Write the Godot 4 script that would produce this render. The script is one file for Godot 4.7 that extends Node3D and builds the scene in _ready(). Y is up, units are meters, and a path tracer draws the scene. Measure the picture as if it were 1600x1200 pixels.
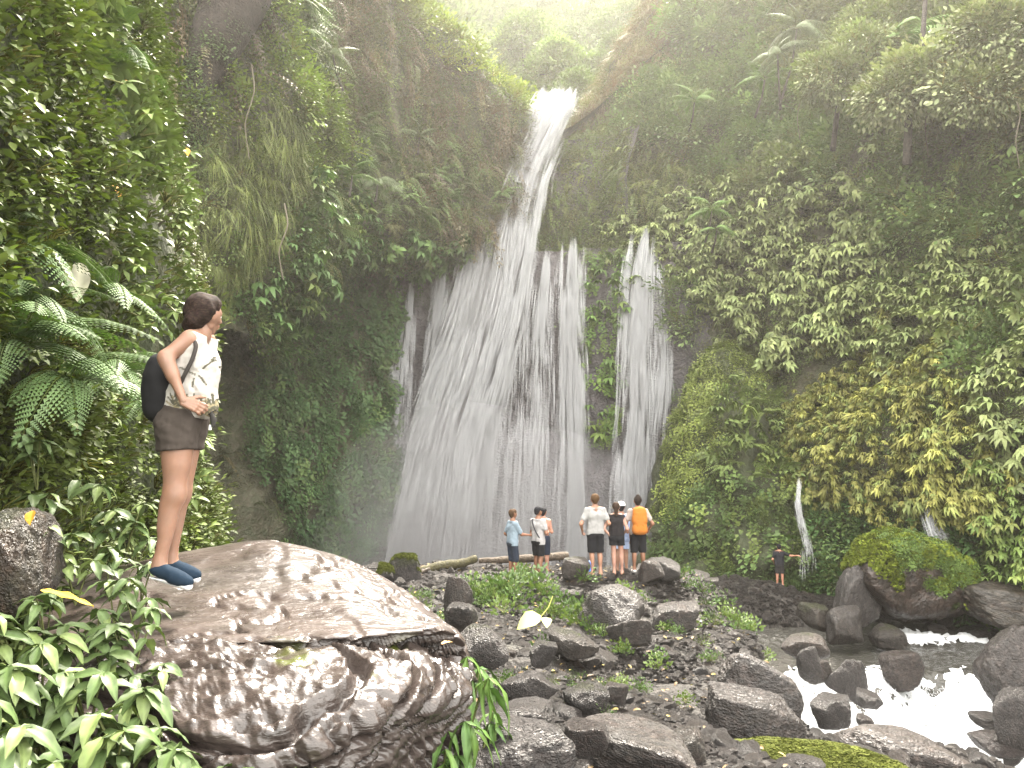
extends Node3D
# A jungle waterfall in a green gorge: people on the stones below it, a woman on a wet slab in front.
# World: y up, metres, the camera looks along -z from 2.2 m above the stone bar.

var rng := RandomNumberGenerator.new()
var n_big := FastNoiseLite.new()
var n_mid := FastNoiseLite.new()
var n_fine := FastNoiseLite.new()
var M := {}          # materials
var C := {}          # shared leaf clump meshes
var R := []          # shared rock meshes
var taken := {}      # names in use
var walls := {}      # sampled cliff surfaces

# ---------------------------------------------------------------- naming
func numbered(called: String) -> String:
	var k: int = taken.get(called, 0)
	taken[called] = k + 1
	return called if k == 0 else "%s_%03d" % [called, k]

func tag(o: Node3D, label: String, category: String, group := "", kind := "") -> Node3D:
	o.set_meta("label", label)
	o.set_meta("category", category)
	if group: o.set_meta("group", group)
	if kind: o.set_meta("kind", kind)
	return o

func thing(called: String, label: String, category: String, where := Vector3.ZERO, turn := 0.0, group := "") -> Node3D:
	var o := Node3D.new()
	o.name = numbered(called)
	add_child(o)
	o.position = where
	o.rotation.y = turn
	tag(o, label, category, group)
	return o

func put(called: String, mesh: Mesh, mat: Material, parent: Node = self) -> MeshInstance3D:
	var o := MeshInstance3D.new()
	o.mesh = mesh
	o.material_override = mat
	o.name = numbered(called) if parent == self else called
	parent.add_child(o, true)
	return o

func scatter(called: String, mesh: Mesh, mat: Material, where: Array, tints: PackedColorArray, parent: Node = self) -> MultiMeshInstance3D:
	var mm := MultiMesh.new()
	mm.transform_format = MultiMesh.TRANSFORM_3D
	mm.use_colors = true
	mm.mesh = mesh
	mm.instance_count = where.size()
	for i in where.size():
		mm.set_instance_transform(i, where[i])
		mm.set_instance_color(i, tints[i])
	var o := MultiMeshInstance3D.new()
	o.multimesh = mm
	o.material_override = mat
	o.name = numbered(called) if parent == self else called
	parent.add_child(o, true)
	o.set_meta("kind", "stuff")
	return o

# ---------------------------------------------------------------- mesh building
class MB:
	var v := PackedVector3Array()
	var c := PackedColorArray()
	var uv := PackedVector2Array()
	var idx := PackedInt32Array()
	func vert(p: Vector3, col := Color.WHITE, t := Vector2.ZERO) -> int:
		v.append(p); c.append(col); uv.append(t)
		return v.size() - 1
	func tri(a: int, b: int, d: int) -> void:
		idx.append(a); idx.append(b); idx.append(d)
	func quad(a: int, b: int, d: int, e: int) -> void:
		tri(a, b, d); tri(a, d, e)
	func mesh(flat := false) -> ArrayMesh:
		var vv := v
		var cc := c
		var uu := uv
		var ii := idx
		if flat:
			vv = PackedVector3Array(); cc = PackedColorArray(); uu = PackedVector2Array(); ii = PackedInt32Array()
			for k in idx.size():
				vv.append(v[idx[k]]); cc.append(c[idx[k]]); uu.append(uv[idx[k]]); ii.append(k)
		var n := PackedVector3Array()
		n.resize(vv.size())
		for k in range(0, ii.size(), 3):
			var a := vv[ii[k]]
			var f := (vv[ii[k + 2]] - a).cross(vv[ii[k + 1]] - a)
			n[ii[k]] += f; n[ii[k + 1]] += f; n[ii[k + 2]] += f
		for k in n.size():
			n[k] = n[k].normalized() if n[k].length_squared() > 1e-20 else Vector3.UP
		var arr := []
		arr.resize(Mesh.ARRAY_MAX)
		arr[Mesh.ARRAY_VERTEX] = vv
		arr[Mesh.ARRAY_NORMAL] = n
		arr[Mesh.ARRAY_COLOR] = cc
		arr[Mesh.ARRAY_TEX_UV] = uu
		arr[Mesh.ARRAY_INDEX] = ii
		var m := ArrayMesh.new()
		m.add_surface_from_arrays(Mesh.PRIMITIVE_TRIANGLES, arr)
		return m
	# a pointed leaf with a folded midrib that bends down along its length
	func leaf(p: Vector3, d: Vector3, up: Vector3, L: float, W: float, bend: float, col: Color, fine := false) -> void:
		var s := d.cross(up)
		if s.length() < 0.01: s = d.cross(Vector3(0.3, 0.2, 0.9))
		s = s.normalized()
		var n := s.cross(d).normalized()
		var ts := [0.22, 0.45, 0.72] if fine else [0.4, 0.74]
		var ws := [0.40, 0.5, 0.33] if fine else [0.5, 0.32]
		var base := vert(p, col * 0.85)
		var pl := -1; var pm := base; var pr := -1
		for k in ts.size():
			var t: float = ts[k]
			var w: float = ws[k] * W
			var q := p + d * L * t * (1.0 - 0.25 * bend * t) - n * bend * L * t * t
			var a := vert(q + s * w + n * w * 0.28, col)
			var m := vert(q, col * 1.12 if fine else col)
			var b := vert(q - s * w + n * w * 0.28, col)
			if k == 0:
				tri(base, a, m); tri(base, m, b)
			else:
				quad(pl, a, m, pm); quad(pm, m, b, pr)
			pl = a; pm = m; pr = b
		var tip := vert(p + d * L * (1.0 - 0.25 * bend) - n * bend * L, col)
		tri(pl, tip, pm); tri(pm, tip, pr)
	func tube(pts: Array, rad: Array, sides: int, col := Color.WHITE, caps := true) -> void:
		var first := v.size()
		var nrm := Vector3.UP
		for k in pts.size():
			var a: Vector3 = pts[maxi(k - 1, 0)]
			var b: Vector3 = pts[mini(k + 1, pts.size() - 1)]
			var d := (b - a).normalized()
			if k == 0: nrm = d.cross(Vector3(0.31, 0.57, 0.76)).normalized()
			nrm = (nrm - d * nrm.dot(d)).normalized()
			var bi := d.cross(nrm)
			for j in sides:
				var w := TAU * j / sides
				vert(pts[k] + (nrm * cos(w) + bi * sin(w)) * rad[k], col, Vector2(float(j) / sides, float(k)))
		for k in pts.size() - 1:
			for j in sides:
				var a := first + k * sides + j
				var b := first + k * sides + (j + 1) % sides
				quad(a, b, b + sides, a + sides)
		if caps:
			var c0 := vert(pts[0], col)
			var c1 := vert(pts[-1], col)
			var last := first + (pts.size() - 1) * sides
			for j in sides:
				tri(c0, first + (j + 1) % sides, first + j)
				tri(c1, last + j, last + (j + 1) % sides)

func fbm(p: Vector3) -> float:
	return n_big.get_noise_3dv(p)

func catmull(pts: Array, step: float) -> Array:
	var dense := []
	for i in pts.size() - 1:
		var p0 = pts[maxi(i - 1, 0)]
		var p1 = pts[i]
		var p2 = pts[i + 1]
		var p3 = pts[mini(i + 2, pts.size() - 1)]
		for k in 24:
			var t := k / 24.0
			dense.append(0.5 * (2.0 * p1 + (p2 - p0) * t + (2.0 * p0 - 5.0 * p1 + 4.0 * p2 - p3) * t * t + (3.0 * p1 - p0 - 3.0 * p2 + p3) * t * t * t))
	dense.append(pts[-1])
	var out := [dense[0]]
	var left := step
	for i in range(1, dense.size()):
		var a = dense[i - 1]
		var b = dense[i]
		var l: float = (b - a).length()
		while l >= left and l > 0.0:
			a = a + (b - a) * (left / l)
			out.append(a)
			l = (b - a).length()
			left = step
		left -= l
	if (out[-1] - pts[-1]).length() > step * 0.3: out.append(pts[-1])
	return out

# ---------------------------------------------------------------- materials
func noise_tex(freq: float, octaves: int, size: int, ramp: Array = [], type := FastNoiseLite.TYPE_SIMPLEX_SMOOTH, seed_ := 1, as_normal := 0.0, cell := false) -> NoiseTexture2D:
	var n := FastNoiseLite.new()
	n.noise_type = type
	n.seed = seed_
	n.frequency = freq
	n.fractal_octaves = octaves
	n.fractal_gain = 0.55
	n.domain_warp_enabled = true
	n.domain_warp_amplitude = 25.0
	n.domain_warp_frequency = freq
	if cell:
		n.fractal_type = FastNoiseLite.FRACTAL_RIDGED
	var t := NoiseTexture2D.new()
	t.width = size; t.height = size
	t.seamless = true
	t.noise = n
	if ramp.size():
		var g := Gradient.new()
		g.offsets = PackedFloat32Array(ramp.map(func(r): return r[0]))
		g.colors = PackedColorArray(ramp.map(func(r): return (r[1] as Color).linear_to_srgb()))
		t.color_ramp = g
	if as_normal > 0.0:
		t.as_normal_map = true
		t.bump_strength = as_normal
	return t

func rock_material(tone: Array, rough_lo: float, rough_hi: float, scale: float, world: bool, bump: float, vertex := false) -> StandardMaterial3D:
	var m := StandardMaterial3D.new()
	m.albedo_texture = noise_tex(0.012, 6, 512, tone, FastNoiseLite.TYPE_SIMPLEX_SMOOTH, 3 + M.size())
	m.roughness = 1.0
	m.roughness_texture = noise_tex(0.02, 4, 256, [[0.0, Color(rough_lo, rough_lo, rough_lo).srgb_to_linear()], [1.0, Color(rough_hi, rough_hi, rough_hi).srgb_to_linear()]], FastNoiseLite.TYPE_SIMPLEX_SMOOTH, 9 + M.size())
	m.heightmap_enabled = true
	m.heightmap_texture = M.bump
	m.heightmap_scale = bump
	if vertex: m.heightmap_texture = M.bump_rock
	m.uv1_triplanar = true
	m.uv1_world_triplanar = world
	m.uv1_scale = Vector3.ONE * scale
	m.vertex_color_use_as_albedo = vertex
	return m

func plain(col: Color, rough := 0.7, vertex := false) -> StandardMaterial3D:
	var m := StandardMaterial3D.new()
	m.albedo_color = col.linear_to_srgb()
	m.roughness = rough
	m.vertex_color_use_as_albedo = vertex
	return m

func leaf_material(rough: float, back: float, spec := 0.5) -> StandardMaterial3D:
	var m := plain(Color.WHITE, rough, true)
	m.metallic_specular = spec
	m.cull_mode = BaseMaterial3D.CULL_DISABLED
	m.backlight_enabled = true
	m.backlight = Color(back * 0.9, back, back * 0.45)
	return m

func make_materials() -> void:
	for n in [[n_big, 0.11, 3], [n_mid, 0.45, 4], [n_fine, 1.6, 4]]:
		var f: FastNoiseLite = n[0]
		f.noise_type = FastNoiseLite.TYPE_SIMPLEX_SMOOTH
		f.frequency = n[1]
		f.fractal_octaves = n[2]
		f.seed = 11 + n[2]
	M.bump = noise_tex(0.01, 7, 1024, [], FastNoiseLite.TYPE_SIMPLEX_SMOOTH, 21, 0.0, true)
	M.bump_rock = noise_tex(0.016, 6, 1024, [], FastNoiseLite.TYPE_SIMPLEX_SMOOTH, 31)
	M.leaf = leaf_material(0.55, 0.55, 0.35)
	M.leaf_green = leaf_material(0.45, 0.5)
	M.leaf_green.albedo_color = Color(0.07, 0.12, 0.03).linear_to_srgb()
	M.leaf_lime = leaf_material(0.45, 0.5)
	M.leaf_lime.albedo_color = Color(0.11, 0.16, 0.035).linear_to_srgb()
	M.leaf_wet = leaf_material(0.48, 0.4, 0.35)
	M.moss = leaf_material(0.8, 0.3, 0.2)
	M.cliff = rock_material([[0.0, Color(0.03, 0.035, 0.018)], [0.45, Color(0.055, 0.06, 0.03)], [0.65, Color(0.085, 0.072, 0.05)], [1.0, Color(0.06, 0.08, 0.03)]], 0.5, 0.85, 0.22, true, 14.0)
	M.wet_cliff = rock_material([[0.0, Color(0.03, 0.028, 0.03)], [0.5, Color(0.075, 0.068, 0.072)], [1.0, Color(0.13, 0.115, 0.12)]], 0.3, 0.6, 0.25, true, 14.0)
	M.slab = rock_material([[0.0, Color(0.022, 0.018, 0.016)], [0.4, Color(0.05, 0.041, 0.037)], [0.65, Color(0.07, 0.059, 0.054)], [1.0, Color(0.1, 0.087, 0.081)]], 0.24, 0.36, 0.4, true, 1.4, true)
	M.slab.metallic_specular = 0.5
	M.slab.uv1_scale = Vector3(0.3, 0.9, 0.7)
	M.rock = rock_material([[0.0, Color(0.009, 0.008, 0.0075)], [0.4, Color(0.022, 0.0185, 0.017)], [0.65, Color(0.044, 0.037, 0.034)], [1.0, Color(0.125, 0.108, 0.1)]], 0.2, 0.6, 0.7, false, 5.0, true)
	M.ground = rock_material([[0.0, Color(0.012, 0.01, 0.008)], [0.5, Color(0.03, 0.025, 0.021)], [1.0, Color(0.075, 0.063, 0.056)]], 0.4, 0.85, 0.8, true, 8.0, true)
	M.earth = rock_material([[0.0, Color(0.02, 0.025, 0.01)], [0.5, Color(0.04, 0.05, 0.02)], [1.0, Color(0.075, 0.07, 0.035)]], 0.7, 0.95, 0.2, true, 10.0)
	M.bark = rock_material([[0.0, Color(0.014, 0.01, 0.008)], [0.5, Color(0.032, 0.024, 0.019)], [1.0, Color(0.065, 0.053, 0.044)]], 0.7, 0.95, 0.8, true, 7.0)
	M.vine = plain(Color(0.1, 0.085, 0.06), 0.9, true)
	M.wood = rock_material([[0.0, Color(0.04, 0.03, 0.02)], [0.5, Color(0.085, 0.066, 0.05)], [1.0, Color(0.17, 0.14, 0.115)]], 0.6, 0.9, 1.2, true, 3.0, true)
	M.foam = plain(Color(0.62, 0.63, 0.64), 0.6, true)
	M.foam.heightmap_enabled = true
	M.foam.heightmap_texture = M.bump_rock
	M.foam.heightmap_scale = 4.0
	M.foam.uv1_triplanar = true
	M.foam.uv1_world_triplanar = true
	M.foam.uv1_scale = Vector3(0.9, 0.9, 0.35)
	M.drops = plain(Color(0.88, 0.89, 0.91), 0.5, true)
	M.drops.backlight_enabled = true
	M.drops.backlight = Color(0.8, 0.8, 0.8)
	M.veil = plain(Color(0.88, 0.89, 0.91), 0.6, true)
	M.veil.transparency = BaseMaterial3D.TRANSPARENCY_ALPHA
	M.veil.backlight_enabled = true
	M.veil.backlight = Color(0.8, 0.8, 0.8)
	M.water = plain(Color(0.05, 0.047, 0.04), 0.12, true)
	M.water.heightmap_enabled = true
	M.water.heightmap_texture = noise_tex(0.02, 5, 512, [], FastNoiseLite.TYPE_SIMPLEX_SMOOTH, 77)
	M.water.heightmap_scale = 9.0
	M.water.uv1_triplanar = true
	M.water.uv1_world_triplanar = true
	M.water.uv1_scale = Vector3.ONE * 0.45

# ---------------------------------------------------------------- leaf clumps, each a small mesh shared by many copies; +z points out of the wall, +y up
func shade() -> Color:
	var k := rng.randf_range(0.72, 1.25)
	return Color(k * rng.randf_range(0.92, 1.1), k, k * rng.randf_range(0.85, 1.1))

func whorl_mesh(n: int, L: float, W: float, bend: float, tiers := 1, fine := false) -> ArrayMesh:
	var b := MB.new()
	var hub := Vector3(0, 0, 0.0)
	for q in tiers:
		var top := Vector3(rng.randf_range(-0.15, 0.15) * q, 0.12 - 0.16 * q, 0.32 + 0.12 * q) * (L / 0.34)
		if q > 0: top.x += (0.5 if q % 2 else -0.5) * L
		b.tube([hub, hub.lerp(top, 0.6) + Vector3(0, 0.04, 0), top], [0.012, 0.009, 0.006], 4, Color(0.9, 0.7, 0.5), false)
		for k in n:
			var a := TAU * (k + rng.randf_range(-0.25, 0.25)) / n
			var d := Vector3(cos(a), rng.randf_range(0.0, 0.3), sin(a)).normalized()
			b.leaf(top, d, Vector3.UP, L * rng.randf_range(0.75, 1.15), W * rng.randf_range(0.8, 1.15), bend * rng.randf_range(0.6, 1.25), shade(), fine)
	return b.mesh()

func ivy_mesh(n: int, rad: float, size: float) -> ArrayMesh:
	var b := MB.new()
	for k in n:
		var a := rng.randf() * TAU
		var r := sqrt(rng.randf()) * rad
		var p := Vector3(cos(a) * r, sin(a) * r, rng.randf_range(0.0, 0.22) * rad + 0.1 * rad * (1.0 - r / rad))
		var d := Vector3(rng.randf_range(-0.6, 0.6), rng.randf_range(-1.0, -0.1), rng.randf_range(0.2, 0.9)).normalized()
		b.leaf(p, d, Vector3(0, 0.5, 1), size * rng.randf_range(0.6, 1.2), size * rng.randf_range(0.65, 0.95), 0.2, shade())
	return b.mesh()

func shrub_mesh(n: int, rad: float, L: float, W: float) -> ArrayMesh:
	var b := MB.new()
	for k in 9:
		var e := Vector3(rng.randf_range(-0.8, 0.8), rng.randf_range(-0.3, 0.9), rng.randf_range(0.3, 1.0)).normalized() * rad * 0.8
		b.tube([Vector3.ZERO, e * 0.5 + Vector3(0, 0.04, 0), e], [0.012, 0.008, 0.004], 3, Color(0.8, 0.6, 0.4), false)
	for k in n:
		var p := Vector3(rng.randfn(0, 0.5), rng.randfn(0, 0.45), absf(rng.randfn(0, 0.5))) * rad
		if p.length() > rad * 1.15: p = p.normalized() * rad * 1.1
		var d := (p.normalized() + Vector3(rng.randf_range(-0.8, 0.8), rng.randf_range(-0.5, 0.4), rng.randf_range(-0.3, 0.8))).normalized()
		b.leaf(p, d, Vector3.UP, L * rng.randf_range(0.6, 1.2), W * rng.randf_range(0.7, 1.2), 0.3 * rng.randf(), shade())
	return b.mesh()

# one feathered fern frond along +z that arches and droops
func frond_into(b: MB, base: Vector3, d: Vector3, up: Vector3, L: float, half: float, droop: float, pairs: int, lobes: int, col: Color, hang := 0.35) -> void:
	var s := d.cross(up).normalized()
	var n := s.cross(d).normalized()
	var pts := []
	var rad := []
	for k in 7:
		var t := k / 6.0
		pts.append(base + d * L * t * (1.0 - 0.3 * droop * t) + n * L * (0.35 * t - (0.35 + droop) * t * t))
		rad.append(L * 0.008 * (1.05 - t))
	b.tube(pts, rad, 3, Color(0.8, 0.7, 0.4) * col, false)
	for k in pairs:
		var t := 0.1 + 0.9 * (k + 0.5) / pairs
		var f := t * 6.0
		var i := mini(int(f), 5)
		var p: Vector3 = pts[i].lerp(pts[i + 1], f - i)
		var along: Vector3 = (pts[i + 1] - pts[i]).normalized()
		var nn := s.cross(along).normalized()
		var len := half * sin(PI * clampf(0.12 + 0.86 * t, 0, 1)) ** 0.8 * (1.15 - 0.35 * t)
		for side in [-1.0, 1.0]:
			var dir: Vector3 = (s * side + along * 0.45 - nn * hang * 0.5).normalized()
			var w := L / pairs * 0.62
			var tone := col * rng.randf_range(0.85, 1.15)
			if lobes <= 1:
				b.leaf(p, dir, nn, len, w, hang, tone)
			else:
				for q in lobes:
					var u := (q + 0.3) / lobes
					var lp := p + dir * len * u - nn * hang * len * u * u
					var ll := L / pairs * 1.0 * (1.0 - u * 0.75)
					for e in [-1.0, 1.0]:
						var dd: Vector3 = (along * e + dir * 0.7).normalized()
						var a := b.vert(lp, tone)
						var c := b.vert(lp + dir * len / lobes * 0.95, tone)
						var tip := b.vert(lp + dd * ll + dir * len / lobes * 0.3, tone)
						b.tri(a, c, tip)

func fern_mesh(fronds: int, L: float, half: float, droop: float, pairs: int, lobes: int, full := false) -> ArrayMesh:
	var b := MB.new()
	for k in fronds:
		var a := (TAU * k / fronds if full else PI * (k + 0.5) / fronds) + rng.randf_range(-0.2, 0.2)
		var d := Vector3(cos(a), rng.randf_range(0.1, 0.5), sin(a)).normalized()
		frond_into(b, Vector3.ZERO, d, Vector3.UP, L * rng.randf_range(0.75, 1.1), half, droop * rng.randf_range(0.8, 1.2), pairs, lobes, shade())
	return b.mesh()

func hang_fern_mesh() -> ArrayMesh:      # short ladder ferns that hang straight down a wet face
	var b := MB.new()
	for k in 4:
		var d := Vector3(rng.randf_range(-0.5, 0.5), rng.randf_range(-0.2, 0.3), 0.8).normalized()
		frond_into(b, Vector3(rng.randf_range(-0.15, 0.15), 0, 0), d, Vector3.UP, rng.randf_range(0.7, 1.1), 0.1, 1.1, 11, 1, shade(), 0.2)
	return b.mesh()

func grass_mesh(n: int, L: float, w: float) -> ArrayMesh:
	var b := MB.new()
	for k in n:
		var a := rng.randf_range(0.1, PI - 0.1)
		var p := Vector3(rng.randfn(0, 0.12), rng.randfn(0, 0.08), 0)
		var out := Vector3(cos(a), rng.randf_range(0.2, 0.9), sin(a)).normalized()
		var len := L * rng.randf_range(0.5, 1.2)
		var col := shade()
		var s := out.cross(Vector3.UP).normalized() * w
		var pa := b.vert(p - s, col)
		var pb := b.vert(p + s, col)
		for q in 4:
			var t := (q + 1) / 4.0
			var e := p + out * len * t * 0.6 - Vector3(0, len * 0.95 * t * t, 0)
			if q == 3:
				b.tri(pa, b.vert(e, col), pb)
			else:
				var na := b.vert(e - s * (1 - t * 0.7), col)
				var nb := b.vert(e + s * (1 - t * 0.7), col)
				b.quad(pa, na, nb, pb)
				pa = na; pb = nb
	return b.mesh()

func vine_mesh() -> ArrayMesh:           # leafy strand that hangs off an edge
	var b := MB.new()
	for q in 5:
		var x := rng.randf_range(-0.25, 0.25)
		var z := rng.randf_range(0.0, 0.2)
		var len := rng.randf_range(0.8, 2.2)
		b.tube([Vector3(x, 0, z), Vector3(x + 0.03, -len * 0.5, z + 0.05), Vector3(x, -len, z)], [0.008, 0.006, 0.003], 3, Color(0.9, 0.75, 0.5), false)
		for k in int(len * 14):
			var p := Vector3(x + rng.randfn(0, 0.05), -len * rng.randf(), z + rng.randfn(0, 0.05))
			b.leaf(p, Vector3(rng.randf_range(-1, 1), rng.randf_range(-1.2, 0.0), rng.randf_range(-0.3, 1)).normalized(), Vector3.UP, rng.randf_range(0.07, 0.14), 0.06, 0.3, shade())
	return b.mesh()

func moss_mesh(n: int, h: float) -> ArrayMesh:
	var b := MB.new()
	for k in n:
		var a := rng.randf() * TAU
		var r := sqrt(rng.randf()) * 0.1
		b.leaf(Vector3(cos(a) * r, sin(a) * r, 0), Vector3(rng.randf_range(-0.5, 0.5), rng.randf_range(-0.5, 0.5), 1).normalized(), Vector3.UP, h * rng.randf_range(0.6, 1.2), h * 0.5, 0.3, shade())
	return b.mesh()

func make_clumps() -> void:
	rng.seed = 5
	C.whorl = [whorl_mesh(8, 0.42, 0.2, 0.85), whorl_mesh(7, 0.46, 0.21, 1.0, 2), whorl_mesh(9, 0.4, 0.19, 0.75), whorl_mesh(7, 0.44, 0.2, 0.9, 3)]
	C.droop = [whorl_mesh(9, 0.36, 0.15, 1.0, 2), whorl_mesh(8, 0.4, 0.16, 1.2, 3), whorl_mesh(10, 0.34, 0.14, 0.9, 2)]
	C.ivy = [ivy_mesh(34, 0.45, 0.17), ivy_mesh(40, 0.5, 0.14), ivy_mesh(26, 0.4, 0.2)]
	C.small = [ivy_mesh(60, 0.42, 0.1), ivy_mesh(70, 0.45, 0.085)]
	C.shrub = [shrub_mesh(60, 0.6, 0.2, 0.09), shrub_mesh(70, 0.65, 0.17, 0.08), shrub_mesh(50, 0.6, 0.24, 0.11)]
	C.fine = [shrub_mesh(120, 0.5, 0.1, 0.045), shrub_mesh(130, 0.55, 0.09, 0.04)]
	C.fern = [fern_mesh(7, 1.0, 0.2, 0.5, 14, 1), fern_mesh(6, 1.1, 0.22, 0.65, 15, 1)]
	C.near_fern = [fern_mesh(6, 0.55, 0.12, 0.5, 16, 5), fern_mesh(7, 0.5, 0.11, 0.6, 15, 5)]
	C.hang_fern = [hang_fern_mesh(), hang_fern_mesh(), hang_fern_mesh()]
	C.grass = [grass_mesh(26, 1.1, 0.012), grass_mesh(30, 1.3, 0.011)]
	C.vine = [vine_mesh(), vine_mesh()]
	C.moss = [moss_mesh(26, 0.06), moss_mesh(30, 0.05)]
	C.near_small = [shrub_mesh(46, 0.26, 0.075, 0.042), shrub_mesh(40, 0.28, 0.09, 0.05), ivy_mesh(30, 0.24, 0.08)]
	C.near_leaf = [whorl_mesh(6, 0.17, 0.075, 0.45, 2, true), whorl_mesh(7, 0.15, 0.07, 0.6, 3, true), shrub_mesh(26, 0.26, 0.13, 0.065)]
	C.low = [shrub_mesh(70, 0.6, 0.2, 0.11), shrub_mesh(80, 0.65, 0.18, 0.1), shrub_mesh(90, 0.6, 0.16, 0.09)]
	C.palm = [fern_mesh(8, 1.7, 0.42, 0.55, 22, 1)]

# ---------------------------------------------------------------- clothing a cliff with foliage
# spots: [centre, reach, patch key]; a patch: clumps, plants per square metre, size, colour, how its colour varies, how far it stands out
func clothe(wall_names: Array, patches: Dictionary, spots: Array, seed_: int) -> void:
	rng.seed = seed_
	var got := {}
	for key in patches:
		got[key] = {}
	for wn in wall_names:
		var w: Dictionary = walls[wn]
		var pos: PackedVector3Array = w.pos
		var nu: int = w.nu
		for i in int(w.nu) - 1:
			for j in int(w.nv) - 1:
				var p00 := pos[j * nu + i]
				var p10 := pos[j * nu + i + 1]
				var p01 := pos[(j + 1) * nu + i]
				var p11 := pos[(j + 1) * nu + i + 1]
				var cr := (p10 - p00).cross(p01 - p00)
				var area := cr.length()
				var nrm: Vector3 = cr.normalized() * w.sign
				var mid := (p00 + p11) * 0.5
				# out of the frame by a wide margin: nothing grows there
				var dz := -mid.z
				if absf(mid.x) > dz * 0.8 + 2.0 or mid.y > 2.2 + dz * 0.72 + 1.5: continue
				var best := 9.0
				var key := ""
				var wob := n_mid.get_noise_3dv(mid * 0.7) * 0.5
				for s in spots:
					var dd: float = (mid - s[0]).length() / s[1]
					if dd < best + 0.3:
						dd += wob * (1.0 if hash(s[2]) % 2 else -1.0)
						if dd < best:
							best = dd
							key = s[2]
				if key == "" or key == "bare" or best > 1.6: continue
				var patch: Dictionary = patches[key]
				var lump := n_mid.get_noise_3dv(mid * 1.3 + Vector3(7, 3, 1))
				var want: float = area * patch.per * clampf(0.75 + 1.1 * lump, 0.15, 1.6)
				if patch.has("tier"): want *= 0.25 + 1.5 * smoothstep(-0.4, 0.7, sin(TAU * (mid.y / patch.tier + 1.1 * n_big.get_noise_3dv(mid * 1.5) + 0.05 * mid.x)))
				var count := int(want) + (1 if rng.randf() < want - int(want) else 0)
				for q in count:
					var fu := rng.randf()
					var fv := rng.randf()
					var p := p00.lerp(p10, fu).lerp(p01.lerp(p11, fu), fv)
					var kinds: Array = patch.clumps
					var mesh: Mesh = kinds[rng.randi() % kinds.size()]
					var size: float = patch.size * rng.randf_range(0.65, 1.3)
					var out := (nrm + Vector3(0, patch.get("lift", 0.0), 0) + Vector3(rng.randfn(0, 0.3), rng.randfn(0, 0.18), rng.randfn(0, 0.3))).normalized()
					var x := Vector3.UP.cross(out)
					if x.length() < 0.1: x = Vector3.RIGHT
					x = x.normalized().rotated(out, rng.randfn(0, 0.25))
					var y := out.cross(x)
					var stand: float = patch.get("stand", 0.2) * (0.2 + rng.randf() + maxf(0.0, lump) * 1.5)
					var t := Transform3D(Basis(x, y, out) * size, p + nrm * stand)
					var vary: float = patch.vary
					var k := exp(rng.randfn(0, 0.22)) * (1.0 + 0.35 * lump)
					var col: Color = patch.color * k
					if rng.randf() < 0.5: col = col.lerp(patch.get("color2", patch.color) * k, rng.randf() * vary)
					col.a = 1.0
					if not got[key].has(mesh): got[key][mesh] = [[], PackedColorArray()]
					got[key][mesh][0].append(t)
					got[key][mesh][1].append(col)
	for key in patches:
		var patch: Dictionary = patches[key]
		if got[key].is_empty(): continue
		var root := thing(patch.called, patch.label, patch.category)
		root.set_meta("kind", "stuff")
		for mesh in got[key]:
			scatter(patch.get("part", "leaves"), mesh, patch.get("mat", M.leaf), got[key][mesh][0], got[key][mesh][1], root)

# ---------------------------------------------------------------- cliffs
func make_wall(key: String, called: String, label: String, mat: Material, plan: Array, y0: float, y1: float, step: float, lean: Callable, rough: float, ribs := 0.0) -> void:
	var line := catmull(plan, step)
	var nu := line.size()
	var nv := int((y1 - y0) / step) + 1
	var total := float(nu - 1)
	var pos := PackedVector3Array()
	pos.resize(nu * nv)
	for i in nu:
		var a: Vector2 = line[maxi(i - 2, 0)]
		var b: Vector2 = line[mini(i + 2, nu - 1)]
		var t := (b - a).normalized()
		var n := Vector2(-t.y, t.x)
		for j in nv:
			var y := y0 + (y1 - y0) * j / (nv - 1)
			var l: Vector2 = line[i]
			var off: float = lean.call(i / total, y, l)
			var q := Vector3(l.x, y, l.y)
			off += rough * (1.5 * n_big.get_noise_3dv(q) + 0.55 * n_mid.get_noise_3dv(q * Vector3(1, 0.6, 1)) + 0.16 * n_fine.get_noise_3dv(q))
			if ribs > 0.0:
				off += ribs * n_mid.get_noise_3dv(q * Vector3(3.0, 0.35, 3.0))
			pos[j * nu + i] = Vector3(l.x + n.x * off, y + 0.25 * rough * n_fine.get_noise_3dv(q * 0.5), l.y + n.y * off)
	var mb := MB.new()
	for p in pos: mb.vert(p)
	for i in nu - 1:
		for j in nv - 1:
			mb.quad(j * nu + i, (j + 1) * nu + i, (j + 1) * nu + i + 1, j * nu + i + 1)
	walls[key] = {"pos": pos, "nu": nu, "nv": nv, "sign": 1.0}
	var o: Node3D = put(called, mb.mesh(), mat)
	tag(o, label, "cliff", "", "structure")

func bump(x: float, c: float, w: float) -> float:
	return exp(-((x - c) / w) ** 2)

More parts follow.
